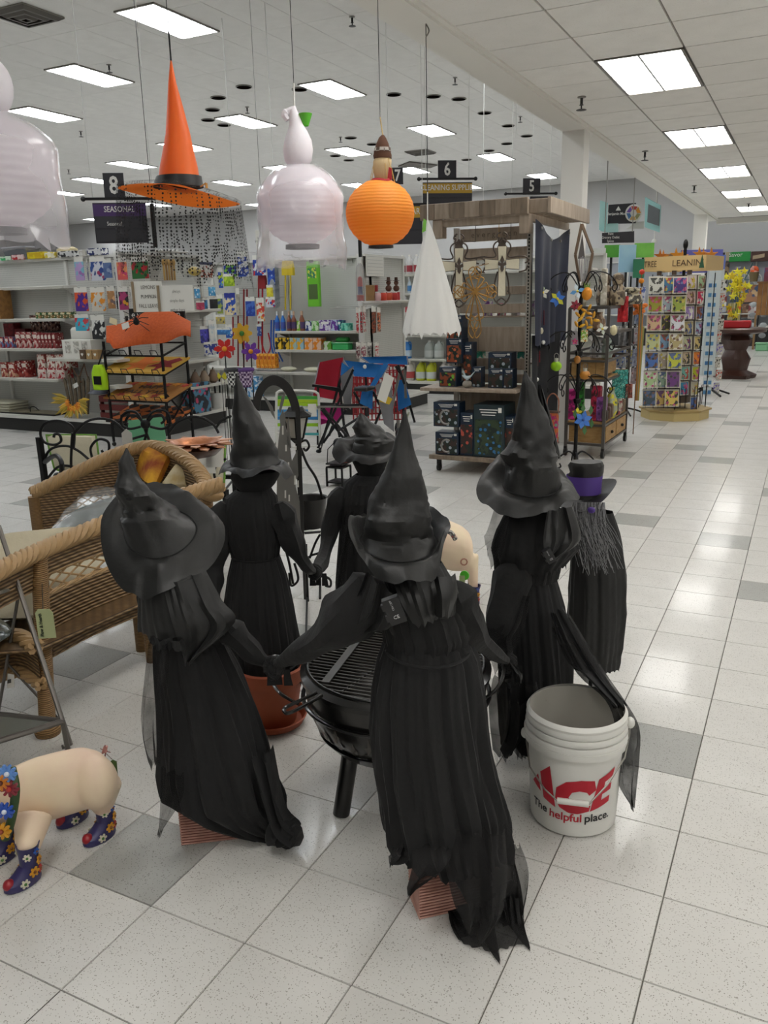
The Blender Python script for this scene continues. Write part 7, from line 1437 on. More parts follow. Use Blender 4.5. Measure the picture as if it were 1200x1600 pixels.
wallitems=[((1143,446,1162,472),('#28365a','#c88a3a','#a8a890'),'dark blue pumpkin flag'),((1163,445,1184,472),('#a87a5a','#4a5a7a','#c8a880'),'tan and blue flag'),((1138,474,1156,500),('#b8a878','#c8582a','#c8c02a'),'cream flag with orange pumpkin'),((1160,475,1168,496),('#7a5a44','#a88a70','#5a4030'),'brown narrow flag'),((1170,474,1184,498),('#b8b0ac','#8a4a4a','#d0ccc8'),'white and red lettered flag'),((1149,417,1157,438),('#8a8c98','#6a2a3a','#5a5c68'),'grey and maroon card'),((1195,418,1204,440),('#7a3a4a','#5a4a7a','#c8c0c0'),'purple and red card at the right edge'),((1124,410,1138,436),('#5a4838','#2a2420','#7a6448'),'dark animal print bag'),((1122,437,1134,462),('#c0bcb4','#2a2826','#c0bcb4'),'white card with black lettering'),((1118,462,1134,488),('#a8acb4','#7a3a34','#c8c8c8'),'white and red card'),((1117,490,1130,510),('#7a2a24','#a8a098','#5a2a24'),'dark red card')]
for q,cs,nm in wallitems:
 wquad('flag',q,mat('wf%s'%(cs,),cs[0],.7,kind='print',c2=cs[1],c3=cs[2],scale=3),nm+' hanging on the far pegboard','flag',24.9,.02,'flags on the far wall')
r=thing('bicycle_ornament','white bicycle wall ornament with flower basket on the far pegboard','ornament',wp(1175,445,24.85))
for px,py,R_ in((1163,437,.17),(1183,436,.14)):
 o=wp(px,py,24.8);part('wheel',MB().tube([o+Vector((math.cos(t)*R_*.8,0,math.sin(t)*R_))for t in[k*PI/8 for k in range(16)]],.014,5,closed=True).tube([o+Vector((-R_*.8,0,0)),o+Vector((R_*.8,0,0))],.006,4).tube([o+Vector((0,0,-R_)),o+Vector((0,0,R_))],.006,4),M_white,r)
part('frame',MB().tube([wp(1163,437,24.8),wp(1170,425,24.8),wp(1176,411,24.8),wp(1179,416,24.8)],.016).tube([wp(1163,437,24.8),wp(1183,436,24.8)],.012),pm('#2a5a58'),r);part('basket',MB().lathe([(.1,-.14),(.13,.12)],wp(1178,432,24.75)),pm('#6a5a3a'),r)
for k in range(9):part('bloom',MB().ell(wp(1179+3.5*math.cos(k*1.4),422+3.5*math.sin(k*1.4),24.7),.06),pm(['#d8582a','#d8988a'][k%2]),r)
r=thing('wood_cabinet','orange-brown wooden slat cabinet at the far right edge','cabinet',(wp(1200,490,23).x,23,0));a_=wp(1185,443,23);b_=wp(1230,492,23)
for k in range(9):part('plank',MB().box((a_.x+k*.12,23,b_.z),(a_.x+k*.12+.112,23.04,a_.z),.004),mat('cab_wood','#9a6a34',.5,kind='wood',c2='#7a4f22',scale=3),r,smooth=False)
part('top_rail',MB().box((a_.x-.03,22.96,a_.z),(a_.x+1.1,23.06,a_.z+.05)),pm('#7a5228'),r,smooth=False);[part('post',MB().box((a_.x+q,22.98,0),(a_.x+q+.05,23.03,b_.z)),pm('#8a6a44'),r,smooth=False)for q in(-.02,1.04)]
for k in range(2):
 p=G(1190+k*14,548,0);r=thing('green_crate','pale green plastic crate by the far display, %s'%['left','right'][k],'crate',p,0,'green crates');part('tub',MB().box(p+Vector((-.15,-.12,0)),p+Vector((.14,.12,.18)),.02),pm('#7fb88c',.4),r,smooth=False);part('lid',MB().box(p+Vector((-.17,-.14,.18)),p+Vector((.16,.14,.21)),.01),pm('#8fc89a',.4),r,smooth=False)
r=thing('wire_ornament_stand','black wire stand with white round ornaments near the far shelf','stand',G(1180,545,0));p=G(1180,545,0)
part('pole',MB().tube([p,p+Vector((0,0,1.25))],.015),M_iron,r)
for k in range(4):
 for sx in(-1,1):part('disc',MB().ell(p+Vector((sx*.14,0,.35+k*.27)),(.09,.02,.07)),pm(['#8d9092','#b8bcbe'][k%2]),r)
 # cloth figures
M_felt=mat('black_felt','#0b0b0a',.48,sheen=.04,bump=.1,scale=60)
M_cloth=mat('black_gown','#0a0a0a',.85,sheen=.02,bump=.35,scale=30,kind='cloth',c2='#060607')
M_sheer=mat('black_sheer','#100f0f',.85,kind='tulle',scale=9,amt=.62)
M_veil=mat('black_veil','#0c0b0b',.9,kind='tulle',scale=14,amt=.42)
def ringfrom(pts,d,n,dense=8,off=Vector()):
 P=catmull([D(x,y,d+dd)for x,y,dd in pts],dense,True);c=sum(P,Vector())/len(P)
 A=sorted([(math.atan2(-(p-c).dot(HD),(p-c).dot(RT)),p)for p in P],key=lambda a:a[0]);out=[]
 for i in range(n):
  t=2*PI*i/n;t=t-2*PI if t>PI else t
  k=0
  while k<len(A)and A[k][0]<t:k+=1
  a0,p0=A[k-1];a1,p1=A[k%len(A)]
  da=(a1-a0)%(2*PI)or 1e-6;f=((t-a0)%(2*PI))/da;out.append(p0+(p1-p0)*min(1,f)+off)
 return out
def rings(rows,d,k=.8,n=48,pl=0,fr=14,seed=0,plg=1.0,wr=0):
 out=[];m_=len(rows)
 for j,row in enumerate(rows):
  y,xl,xr=row[:3];dd=row[3]if len(row)>3 else d;kk=row[4]if len(row)>4 else k
  L=DF(xl,y,dd);Rr=DF(xr,y,dd);m=(L+Rr)/2;a=(Rr-L).length/2;ring=[];f_=(j/(m_-1))**plg if m_>1 else 0
  for i in range(n):
   t=2*PI*i/n
   q=1+pl*(.35+.65*f_)*(.5*math.cos(fr*t+seed+.5*math.sin(j*.7+t))+.3*math.cos((fr*1.7//1)*t+seed*2+j*.15)+.28*math.cos(fr*3*t+seed*3+.8*math.sin(j*.4+t*2))+.5*noise.noise(Vector((math.cos(t)*3+seed,math.sin(t)*3,j*.25))))
   if wr:q+=wr*noise.noise(Vector((math.cos(t)*2.2+seed,math.sin(t)*2.2,j*.9)))
   ring.append(m+(RT*math.cos(t)*a-HD*math.sin(t)*a*kk)*q)
  out.append(ring)
 return out
def densify(rows,k=3):
 P=[]
 full=[tuple(r)+((None,)*(5-len(r)))for r in rows]
 for a,b in zip(full,full[1:]):
  for i in range(k):
   t=i/k;P.append(tuple((u*(1-t)+v*t)if(u is not None and v is not None)else(u if t<.5 else v)for u,v in zip(a,b)))
 P.append(full[-1]);out=[]
 for r_ in P:
  r_=list(r_)
  while r_ and r_[-1]is None:r_.pop()
  out.append(tuple(r_))
 return out
def gown(name,rows,d,root,m,k=.8,pl=.1,fr=14,seed=0,n=120,rag=0,wr=0,plg=1.0,dens=3):
 R_=rings(densify(rows,dens),d,k,n,pl,fr,seed,plg,wr)
 if rag:
  last=[]
  for i,p in enumerate(R_[-1]):
   q=p+Vector((0,0,-rag*(abs(noise.noise(Vector((i*.37+seed,3.1,0))))*1.3+(.5 if i%5==0 else 0))));q.z=max(q.z,.005);last.append(q)
  R_.append(last)
 for rg in R_:
  for p in rg:p.z=max(p.z,.004)
 mb=MB();mb.loft(R_,cap=False);return part(name,mb,m,root)
def hat(root,d,crow,inner,outer,seed=0,crump=.05,k=.85,m=None,n=84,ba=1.0):
 m=m or M_felt;I_=ringfrom(inner,d,n);O_=ringfrom(outer,d,n)
 R_=rings(densify(crow,5),d,k,n,0,3,seed,1,crump)
 for j,rg in enumerate(R_):
  c=sum(rg,Vector())/n
  for i in range(0):
   t=2*PI*i/n;v=noise.noise(Vector((t*1.1+seed*3,j*.33,seed)));s_=1+crump*1.6*(abs(v)-.18);rg[i]=c+(rg[i]-c)*s_
 R_.append([R_[-1][i].lerp(I_[i],.6)for i in range(n)]);R_.append(I_)
 f1=facets(seed,5,7);f2=facets(seed+9,9,13);N_=len(R_)
 for j,rg in enumerate(R_[:-1]):
  c=sum(rg,Vector())/n;e=min(1,(N_-1-j)/4);rad=(rg[0]-c).length
  for i in range(n):
   s_=e*(f1(i/n,j/N_)*crump*2.4+f2(i/n,j/N_)*crump*.9);rg[i]=c+(rg[i]-c)*(1+s_)+Vector((0,0,rad*.35*s_))
 part('crown',MB().loft(R_[::-1],cap=False),m,root)
 B_=[]
 for s in(0,.12,.25,.38,.5,.62,.75,.88,1):
  B_.append([I_[i].lerp(O_[i],s)+Vector((0,0,.014*math.sin(s*PI)+.008*s*math.sin(i*2*PI/n*5+seed)+.012*s*noise.noise(Vector((i*.25,s*2,seed)))))for i in range(n)])
 fb=facets(seed+4,8,1);fc=facets(seed+6,13,3)
 for j,rg in enumerate(B_):
  s=j/(len(B_)-1)
  for i in range(n):rg[i]=rg[i]+Vector((0,0,1))*ba*(fb(i/n,s*.9)*.026*s**.7+fc(i/n,s*.9)*.008*s)-HD*(fb(i/n+.3,s*.9)*.012*s*ba)
 part('brim',MB().loft(B_,cap=False),m,root)
 part('brim_seam',MB().tube([p+Vector((0,0,.003))for p in I_],.0022,4,closed=True),M_cloth,root)
def sleeve(root,pts,d,w_,m=None,name='sleeve',wr=.35,n=14,seed=1.0):
 P=catmull([D(x,y,d+dd)for x,y,dd in pts],5);W=catmull([Vector((a,0,0))for a in w_],5);mb=MB();rr=[]
 mb.tube(P,[max(.004,W[i].x*(1+.12*math.sin(i*.9))*min(1,.35+.22*i))for i in range(len(P))],n)
 for i,v in enumerate(mb.v):
  j=i//n;c=P[min(j,len(P)-1)];a=(i%n)*2*PI/n;mb.v[i]=c+(v-c)*(1+wr*noise.noise(Vector((math.cos(a)*2,math.sin(a)*2+seed,j*.13))))
 return part(name,mb,m or M_cloth,root)
def knot(root,px,py,d,s=.03):
 c=D(px,py,d);mb=MB()
 for k in range(5):
  a=k*1.3;mb.tube([c+Vector((math.cos(t+a)*s*.62,math.sin(t*2+a)*s*.35,math.sin(t+a)*s*(.5+.1*k)))for t in[j*PI/6 for j in range(12)]],s*.3,8,closed=True)
 mb.ell(c,s*.6,10,7);part('hand_knot',mb,M_cloth,root)
 for k in range(3):
  a=k*2-1;part('knot_tail',MB().loft([[c+RT*(a*.012+x)+Vector((0,0,z))-HD*(.01*math.sin(k+z*40))for x in(-.008+z*.06,.004*k,.008-z*.1*(k!=1))]for z in(-.005,-.025,-.045,-.06)],cap=False,close=False),M_cloth,root)
def strip(name,L,R_,root,m,n=5,amp=.01,seed=0):
 n=max(n,14)
 """ragged cloth strip; L,R: (px,py,depth)"""
 a=catmull([DF(*p)for p in L],4);b=catmull([DF(*p)for p in R_],4);rows=[]
 for j in range(len(a)):
  rows.append([a[j].lerp(b[j],i/n)+HD*(amp*1.3*math.sin(i*.95+j*.12+seed)+amp*.6*math.sin(i*2.3+j*.2))+Vector((0,0,(-.035*abs(noise.noise(Vector((i*.8+seed,len(L),0))))if j==len(a)-1 else 0)))for i in range(n+1)])
 for rw in rows:
  for p in rw:p.z=max(p.z,.004)
 return part(name,MB().sheet(rows),m,root)
def battery(root,px,py,d,s,rot,lab=None):
 c=D(px,py,d);X_=(RT*math.cos(rot)+Vector((0,0,math.sin(rot)))).normalized();Y_=(-RT*math.sin(rot)+Vector((0,0,math.cos(rot)))).normalized()
 o=part('battery_box',MB().prism([(-s*.6,-s),(s*.6,-s),(s*.6,s),(-s*.6,s)],.02,c,X_,Y_).prism([(-s*.78,s*.2),(-s*.6,s*.2),(-s*.6,s*.7),(-s*.78,s*.7)],.012,c,X_,Y_).prism([(-s*.78,-s*.7),(-s*.6,-s*.7),(-s*.6,-s*.2),(-s*.78,-s*.2)],.012,c,X_,Y_),M_blackplastic,root,smooth=False)
 N_=X_.cross(Y_);t=text('marking','CE',pm('#b8b8b8'),o,c+N_*.0105+Y_*(-s*.45),X_,Y_,s*.38);text('marking','ON OFF',pm('#9a9a9a'),o,c+N_*.0105+Y_*(s*.5),Y_,-X_,s*.22)
 return o
M_skirt2=mat('black_tulle_skirt','#0b0b0c',.85,sheen=.02,bump=.3,scale=40)
# front centre figure
d=1.865
r=w=thing('witch_figure','nearest black cloth witch with tall straight hat, battery box and trailing gauze hem','halloween figure',(.66,.36,0))
gown('skirt',[(1000,602,732),(1030,592,746),(1080,584,754),(1140,583,762),(1200,588,772),(1255,597,785),(1300,606,793),(1325,618,797)],d,w,M_skirt2,pl=.15,fr=11,seed=1.2,rag=.02,n=144)
gown('gauze_hem',[(1290,625,796),(1340,660,803),(1390,690,812),(1430,702,817),(1462,722,820)],d,w,M_sheer,k=.6,pl=.22,fr=6,seed=3,rag=.05,n=120)
strip('torn_strip',[(735,1420,1.80),(752,1470,1.8),(779,1497,1.8)],[(770,1400,1.8),(775,1460,1.8),(782,1498,1.8)],w,M_sheer)
strip('torn_strip',[(785,1400,1.82),(795,1450,1.8),(826,1476,1.8)],[(812,1400,1.82),(815,1440,1.8),(828,1477,1.8)],w,M_sheer)
strip('torn_strip',[(620,1300,1.82),(612,1335,1.78),(607,1345,1.76)],[(655,1310,1.8),(640,1345,1.76),(613,1346,1.76)],w,M_sheer)
strip('torn_strip',[(640,1310,1.78),(645,1350,1.72),(636,1392,1.7)],[(705,1310,1.76),(700,1355,1.7),(640,1396,1.7)],w,M_sheer,amp=.006)
strip('torn_strip',[(700,1300,1.74),(700,1370,1.7),(712,1425,1.66),(722,1440,1.66)],[(790,1300,1.74),(795,1380,1.7),(785,1440,1.68),(760,1475,1.68)],w,M_sheer,n=9,amp=.012)
strip('torn_strip',[(795,1330,1.86),(800,1380,1.84),(805,1410,1.84)],[(812,1320,1.86),(828,1370,1.84),(818,1430,1.84)],w,M_veil)
gown('bodice',[(880,598,690),(920,592,705),(960,592,728),(990,600,735),(1008,602,732)],d,w,M_cloth,pl=.05,fr=20,seed=2,wr=.05)
part('waist_cord',MB().tube([D(668+66*math.cos(t),1011,d-.0)-HD*math.sin(t)*.118 for t in[k*PI/16 for k in range(32)]],.004,6,closed=True),M_cloth,w)
gown('shoulder_cape',[(878,605,690),(905,600,706),(930,606,716),(955,622,714),(972,640,704)],d-.03,w,M_felt,k=.7,pl=.07,fr=9,seed=5,rag=.01)
strip('cape_fold',[(613,905,1.76),(625,940,1.73),(645,978,1.72)],[(712,898,1.78),(716,930,1.76),(708,955,1.76)],w,M_felt,n=12,amp=.009)
sleeve(w,[(600,915,0),(565,945,-.02),(525,985,0),(475,1015,.08),(435,1036,.18)],d,[.05,.066,.055,.034,.018],seed=3)
sleeve(w,[(706,910,0),(722,950,0),(742,990,.05),(768,1018,.2),(790,1032,.35)],d,[.04,.045,.034,.022,.014],seed=7)
strip('shawl',[(572,895,1.78),(545,960,1.8),(500,1000,1.9),(450,1030,2.0)],[(620,930,1.74),(610,985,1.78),(560,985,1.84),(455,1045,2.0)],w,M_cloth,n=9,amp=.012)
battery(w,616,953,d-.2,.03,.35);part('stake',MB().tube([Vector((.66,.36,.11)),Vector((.66,.36,.8))],.008),M_iron,w)
hat(w,d,[(640,631,634),(665,625,639),(697,614,646),(735,599,657),(767,585,663),(795,574,668),(820,566,675),(842,563,683)],[(563,845,0),(580,868,-.08),(622,880,-.115),(665,872,-.08),(685,848,0),(660,828,.08),(620,822,.1),(580,828,.08)],[(545,800,0),(551,850,-.06),(572,893,-.1),(598,908,-.15),(630,911,-.165),(660,905,-.15),(683,880,-.1),(694,850,-.05),(704,820,.01),(684,806,.07),(630,812,.16),(574,800,.08)],seed=1,crump=.06)
part('stake_end',MB().bar(D(639,644,d+.01),D(603,732,d+.03),.007,.003),pm('#8d917f',.7),w)  # pale stake end standing behind the hat, built onto it here
# front left figure
d=2.17
w=thing('witch_figure','front left black cloth witch with bent crumpled hat tilted to the camera','halloween figure',(-.1,.32,0))
gown('skirt',[(995,240,345),(1040,243,368),(1092,248,390),(1150,251,411),(1195,252,424),(1235,262,436),(1262,300,444),(1282,345,450),(1298,385,456)],d,w,M_skirt2,pl=.15,fr=10,seed=4,rag=.03,n=144)
strip('veil',[(232,1005,2.05),(224,1060,2.02),(217,1130,2.0),(226,1180,2.0),(236,1195,2.0)],[(262,1005,2.0),(260,1060,1.97),(252,1130,1.97),(252,1170,1.97),(250,1187,1.97)],w,M_veil,n=8,amp=.012)
strip('torn_strip',[(251,1200,2.06),(249,1250,2.03),(246,1303,2.0)],[(285,1210,2.03),(282,1255,2.0),(249,1304,2.0)],w,M_veil)
strip('train',[(380,1180,2.1),(405,1250,2.05),(425,1300,2.03),(450,1322,2.02)],[(425,1170,2.15),(437,1240,2.1),(448,1275,2.08),(470,1292,2.06)],w,M_cloth,n=8,amp=.02)
sleeve(w,[(420,1290,-.1),(440,1300,-.1),(455,1305,-.12),(466,1292,-.12)],d,[.04,.04,.035,.012],name='hem_bunch',wr=.8)
gown('bodice',[(900,222,318),(930,216,335),(965,222,350),(1000,238,348)],d,w,M_cloth,pl=.05,fr=12,seed=8,wr=.06)
gown('shoulder_cape',[(895,228,316),(925,218,330),(955,218,348),(975,220,362)],d-.02,w,M_felt,k=.75,pl=.06,fr=8,seed=9,rag=.02)
strip('cape_fold',[(255,915,2.03),(264,960,2.0),(275,1000,1.99),(287,1035,1.99)],[(320,892,2.06),(345,940,2.04),(366,975,2.03),(300,1033,2.0)],w,M_felt,n=10,amp=.007)
strip('waist_cloth',[(234,998,2.03),(236,1010,2.02)],[(285,1000,1.99),(290,1015,1.98)],w,M_cloth)
sleeve(w,[(350,975,-.03),(375,1000,-.04),(402,1026,-.03),(425,1038,-.02)],d,[.045,.034,.022,.016],seed=4)
knot(w,428,1042,2.1,.032)
part('stake',MB().tube([Vector((-.07,.33,.11)),Vector((-.07,.33,.7))],.008),M_iron,w)
hat(w,d,[(700,197,199),(723,186,208),(750,184,221),(772,184,240),(790,186,262),(808,189,284)],[(194,828,0),(203,858,-.06),(235,873,-.09),(272,868,-.08),(300,846,-.04),(307,822,.0),(285,802,.05),(240,795,.07),(205,805,.04)],[(157,845,0),(165,880,-.05),(185,907,-.09),(215,919,-.12),(255,915,-.14),(300,894,-.11),(333,863,-.05),(349,832,0),(343,797,.06),(310,768,.1),(275,760,.13),(230,762,.13),(185,795,.08),(163,820,.04)],seed=2.3,crump=.12,ba=1.7)
# left back figure
d=2.885
w=thing('witch_figure','left back black cloth witch standing in the terracotta pot','halloween figure',(-.27,.98,.06))
gown('skirt',[(868,363,436),(900,356,447),(950,349,458),(1000,349,466),(1050,360,468),(1085,380,458),(1105,390,450)],d,w,M_skirt2,pl=.08,fr=16,seed=2,rag=.02,n=144)
gown('bodice',[(764,370,424),(776,352,432),(800,346,438),(840,353,440),(868,363,436)],d,w,M_cloth,pl=.04,fr=26,seed=1,wr=.04)
part('waist_cord',MB().tube([D(399.5+37*math.cos(t),869,d)-HD*math.sin(t)*.07 for t in[k*PI/16 for k in range(32)]],.004,6,closed=True),M_cloth,w)
part('head',MB().loft(rings([(735,362,438),(745,360,436),(756,366,430),(767,376,420)],d,.8,28)),M_cloth,w)
sleeve(w,[(436,785,-.02),(448,820,-.02),(462,860,-.02),(478,884,0),(490,892,.1)],d,[.045,.05,.035,.022,.016],seed=2)
sleeve(w,[(352,785,-.02),(340,830,-.02),(335,870,-.03),(332,905,-.06),(336,935,-.12)],d,[.05,.055,.05,.04,.02],seed=5)
knot(w,492,893,2.98,.03);part('stake',MB().tube([Vector((-.27,.98,.04)),Vector((-.27,.98,.6))],.008),M_iron,w)
strip('loose_thread',[(460,1000,2.8),(463,1050,2.8),(470,1068,2.8)],[(463,1000,2.8),(468,1050,2.8),(473,1066,2.8)],w,M_veil,n=2)
hat(w,d,[(585,368,370),(610,366,383),(635,364,398),(660,362,413),(690,361,424),(715,360,435)],[(360,725,0),(375,733,-.07),(400,735,-.09),(425,730,-.07),(438,722,0),(420,716,.07),(395,714,.09),(370,717,.07)],[(341,745,0),(350,735,-.06),(375,741,-.12),(400,734,-.15),(425,731,-.13),(446,736,-.07),(458,733,0),(437,718,.09),(400,714,.13),(362,720,.09),(345,735,.04)],seed=3,crump=.06)
# middle back figure
d=3.6
w=thing('witch_figure','small black cloth witch at the back, head bowed under a floppy brim','halloween figure',(-.33,1.78,0))
gown('skirt',[(815,532,612),(860,528,618),(910,525,622),(960,530,622),(1010,540,620),(1030,545,618)],d,w,M_skirt2,pl=.08,fr=14,seed=6,rag=.03,n=120)
gown('bodice',[(740,556,608),(752,538,620),(780,528,628),(815,532,612)],d,w,M_cloth,pl=.04,fr=22,seed=3,wr=.05)
part('head',MB().loft(rings([(705,548,615),(720,550,613),(733,556,607),(744,562,602)],d,.85,28)),M_cloth,w)
sleeve(w,[(535,762,-.02),(522,800,-.03),(512,845,-.06),(502,880,-.25),(494,890,-.5)],d,[.05,.05,.035,.03,.018],seed=6)
strip('veil',[(540,800,3.5),(530,860,3.5),(522,930,3.5)],[(560,800,3.45),(545,870,3.45),(528,955,3.45)],w,M_veil,n=5)
part('stake',MB().tube([Vector((-.33,1.78,0)),Vector((-.33,1.78,.7))],.008),M_iron,w)
hat(w,d,[(646,562,566),(656,557,578),(668,552,592),(682,550,608),(694,550,614)],[(550,704,0),(560,709,-.06),(585,711,-.08),(608,708,-.06),(615,702,0),(600,694,.06),(580,692,.07),(560,695,.05)],[(519,716,0),(528,728,-.03),(548,722,-.08),(585,716,-.13),(615,718,-.1),(632,708,0),(622,684,.08),(600,669,.11),(575,667,.12),(550,677,.09),(530,697,.05)],seed=4,crump=.1)
# right figure
d=2.55
w=thing('witch_figure','right black cloth witch with broad hat, its hem trailing over the white bucket','halloween figure',(.72,1.15,0))
gown('skirt',[(905,787,868),(950,784,880),(1000,782,888),(1050,782,893),(1100,785,893),(1140,790,888)],d,w,M_skirt2,pl=.14,fr=10,seed=7,rag=.03,n=144)
gown('gauze_hem',[(1080,778,870),(1120,782,865),(1155,785,858)],d,w,M_sheer,pl=.25,fr=7,seed=8,rag=.07)
gown('bodice',[(795,796,876),(825,782,882),(860,778,884),(905,787,870)],d,w,M_cloth,pl=.05,fr=16,seed=5,wr=.06)
gown('shoulder_cape',[(795,792,876),(825,777,888),(855,768,900),(880,775,880)],d-.01,w,M_cloth,pl=.1,fr=7,seed=11,rag=.03)
strip('cape_fold',[(855,800,2.4),(850,840,2.37),(852,868,2.36)],[(895,790,2.45),(909,845,2.42),(872,872,2.38)],w,M_felt,n=8,amp=.008)
strip('train',[(862,985,2.4),(903,1055,2.28),(948,1098,2.2),(964,1140,2.17),(962,1190,2.16),(966,1225,2.16),(984,1256,2.16)],[(890,960,2.42),(945,1050,2.3),(978,1098,2.24),(1001,1140,2.2),(999,1190,2.19),(994,1225,2.18),(990,1258,2.16)],w,mat('train_gauze','#0d0c0c',.85,kind='tulle',scale=12,amt=.72),n=8,amp=.012)
strip('train',[(860,960,2.42),(884,1030,2.33),(912,1056,2.26),(955,1100,2.2)],[(880,950,2.43),(928,1028,2.33),(958,1075,2.26),(982,1104,2.22)],w,M_cloth,n=8,amp=.01)
strip('veil',[(774,790,2.5),(762,830,2.5),(757,840,2.5)],[(800,800,2.45),(785,870,2.45),(768,890,2.45)],w,M_veil,n=5)
strip('veil',[(790,930,2.46),(768,970,2.42),(757,1005,2.4)],[(830,930,2.42),(815,1000,2.38),(775,1055,2.36)],w,M_veil,n=8)
strip('hem_rags',[(770,1060,2.42),(765,1110,2.4),(772,1180,2.4)],[(840,1070,2.38),(850,1120,2.36),(828,1178,2.36)],w,M_sheer,n=8,amp=.02)
strip('hem_rags',[(800,1100,2.36),(795,1150,2.35),(782,1175,2.34)],[(870,1080,2.38),(862,1150,2.38),(845,1176,2.38)],w,M_cloth,n=8,amp=.02,seed=2)
strip('pale_veil',[(757,1060,2.5),(762,1120,2.48),(775,1190,2.45)],[(790,1050,2.46),(795,1120,2.44),(782,1180,2.42)],w,mat('pale_veil','#8f8c82',.9,kind='tulle',scale=7,amt=.1),n=6)
sleeve(w,[(815,870,-.04),(795,930,-.08),(782,985,-.1),(788,1020,-.12),(792,1034,-.13)],d,[.055,.06,.045,.025,.015],seed=9)
knot(w,793,1036,2.4,.034);strip('bow_tail',[(795,1030,2.38),(815,1050,2.36),(818,1062,2.36)],[(800,1040,2.38),(800,1068,2.36),(792,1072,2.36)],w,M_felt,n=5)
battery(w,858,868,2.36,.022,.5);part('stake',MB().tube([Vector((.72,1.15,0)),Vector((.72,1.15,.8))],.008),M_iron,w)
hat(w,d,[(580,819,821),(600,816,833),(640,809,848),(680,800,863),(710,792,871),(735,787,875)],[(786,760,0),(800,772,-.06),(832,778,-.085),(862,774,-.06),(877,758,0),(860,746,.06),(830,742,.08),(800,746,.06)],[(744,757,0),(752,778,-.04),(778,788,-.09),(806,808,-.14),(840,812,-.155),(875,805,-.12),(906,787,-.04),(893,762,.05),(868,738,.13),(828,728,.15),(790,712,.13),(760,720,.07)],seed=5.5,crump=.12)
strip('hat_point',[(841,600,2.57),(842,640,2.54),(850,700,2.53)],[(845,602,2.58),(863,655,2.57),(878,715,2.57)],w,M_felt,n=4)
# hanging costume with purple hat band
d=2.92
w=thing('witch_costume','slim black witch costume with purple hat band and grey hair behind the right witch','costume',(.83,1.62,.15))
gown('cape',[(800,893,958),(850,893,972),(900,890,978),(960,888,978),(1010,890,972),(1042,895,965)],d,w,mat('black_satin','#0e0e0e',.5,bump=.6,scale=18),k=.6,pl=.1,fr=8,seed=2,rag=.01,wr=.05)
part('crown',MB().loft(rings([(721,892,940),(727,889,943),(737,890,942),(744,888,940),(770,888,936),(778,888,936)],d,.8,40,0,3,1,1,.12)),M_felt,w)
part('purple_band',MB().loft([[p+(p-sum(rg,Vector())/len(rg)).normalized()*.004 for p in rg]for rg in rings([(742,887,940),(756,886,938),(770,886,937)],d,.8,40)],cap=False),pm('#4a3080',.6),w)
I_=ringfrom([(886,772,0),(912,782,-.06),(938,771,0),(912,764,.06)],d,40);O_=ringfrom([(868,786,0),(885,795,-.08),(915,799,-.12),(945,780,-.08),(964,752,0),(945,748,.06),(910,755,.12),(880,765,.07)],d,40)
part('brim',MB().loft([I_,[a.lerp(b,.5)+Vector((0,0,-.004))for a,b in zip(I_,O_)],O_],cap=False),M_felt,w)
hb=MB();hw=MB()
for k in range(150):
 x0=rnd.uniform(895,945);u=rnd.uniform(-1,1);L_=rnd.uniform(60,115);dd=d-.09+rnd.uniform(-.02,.01);x1=x0+8+rnd.uniform(-6,26)
 (hw if k%3 else hb).tube(catmull([D(x0,785,dd),D(x0+u*4,785+L_*.35,dd-.01),D((x0+x1)/2+u*6,785+L_*.7,dd-.015),D(min(x1,974),785+L_,dd-.01)],3),.0009,3)
part('hair',hw,pm('#8f8f92',.6),w,smooth=False,kind='stuff');part('dark_hair',hb,pm('#3a3a3c',.6),w,smooth=False,kind='stuff')
part('purple_tag',MB().ell(D(924,797,d-.12),(.014,.008,.012)),pm('#4a3080'),w)
part('stake',MB().tube([D(930,900,d+.04),Vector((D(930,900,d+.04).x,D(930,900,d+.04).y,0))],.008),M_iron,w)
# ribbed terracotta blocks
M_brick=mat('ribbed_brick','#bc9284',.8,kind='noise',c2='#a57a6c',scale=30);M_brickd=mat('brick_groove','#6e4136',.9)
def block(p,rz,lab,L_=.2,W_=.1,H_=.125,n=14):
 r=thing('ribbed_block',lab,'block',p,rz,None);mb=MB()
 for k in range(n):
  z=k*H_/n;mb.cur=0
  a=.003*math.sin(k*1.3);mb.box((a*0,0,z+.001),(L_,W_,z+H_/n*.62),.0018);mb.cur=1;mb.box((.004,.004,z+H_/n*.6),(L_-.004,W_-.004,z+H_/n+.001))
 part('ribs',mb,[M_brick,M_brickd],r,local=True,smooth=False);part('top_face',MB().box((.002,.002,H_),(L_-.002,W_-.002,H_+.003)),pm('#a5502f',.8),r,local=True,smooth=False)
block(G(655,1438),.72,'ribbed terracotta block under the nearest witch',.17,.1);block(G(283,1322),.62,'ribbed terracotta block under the front left witch',.17,.1)
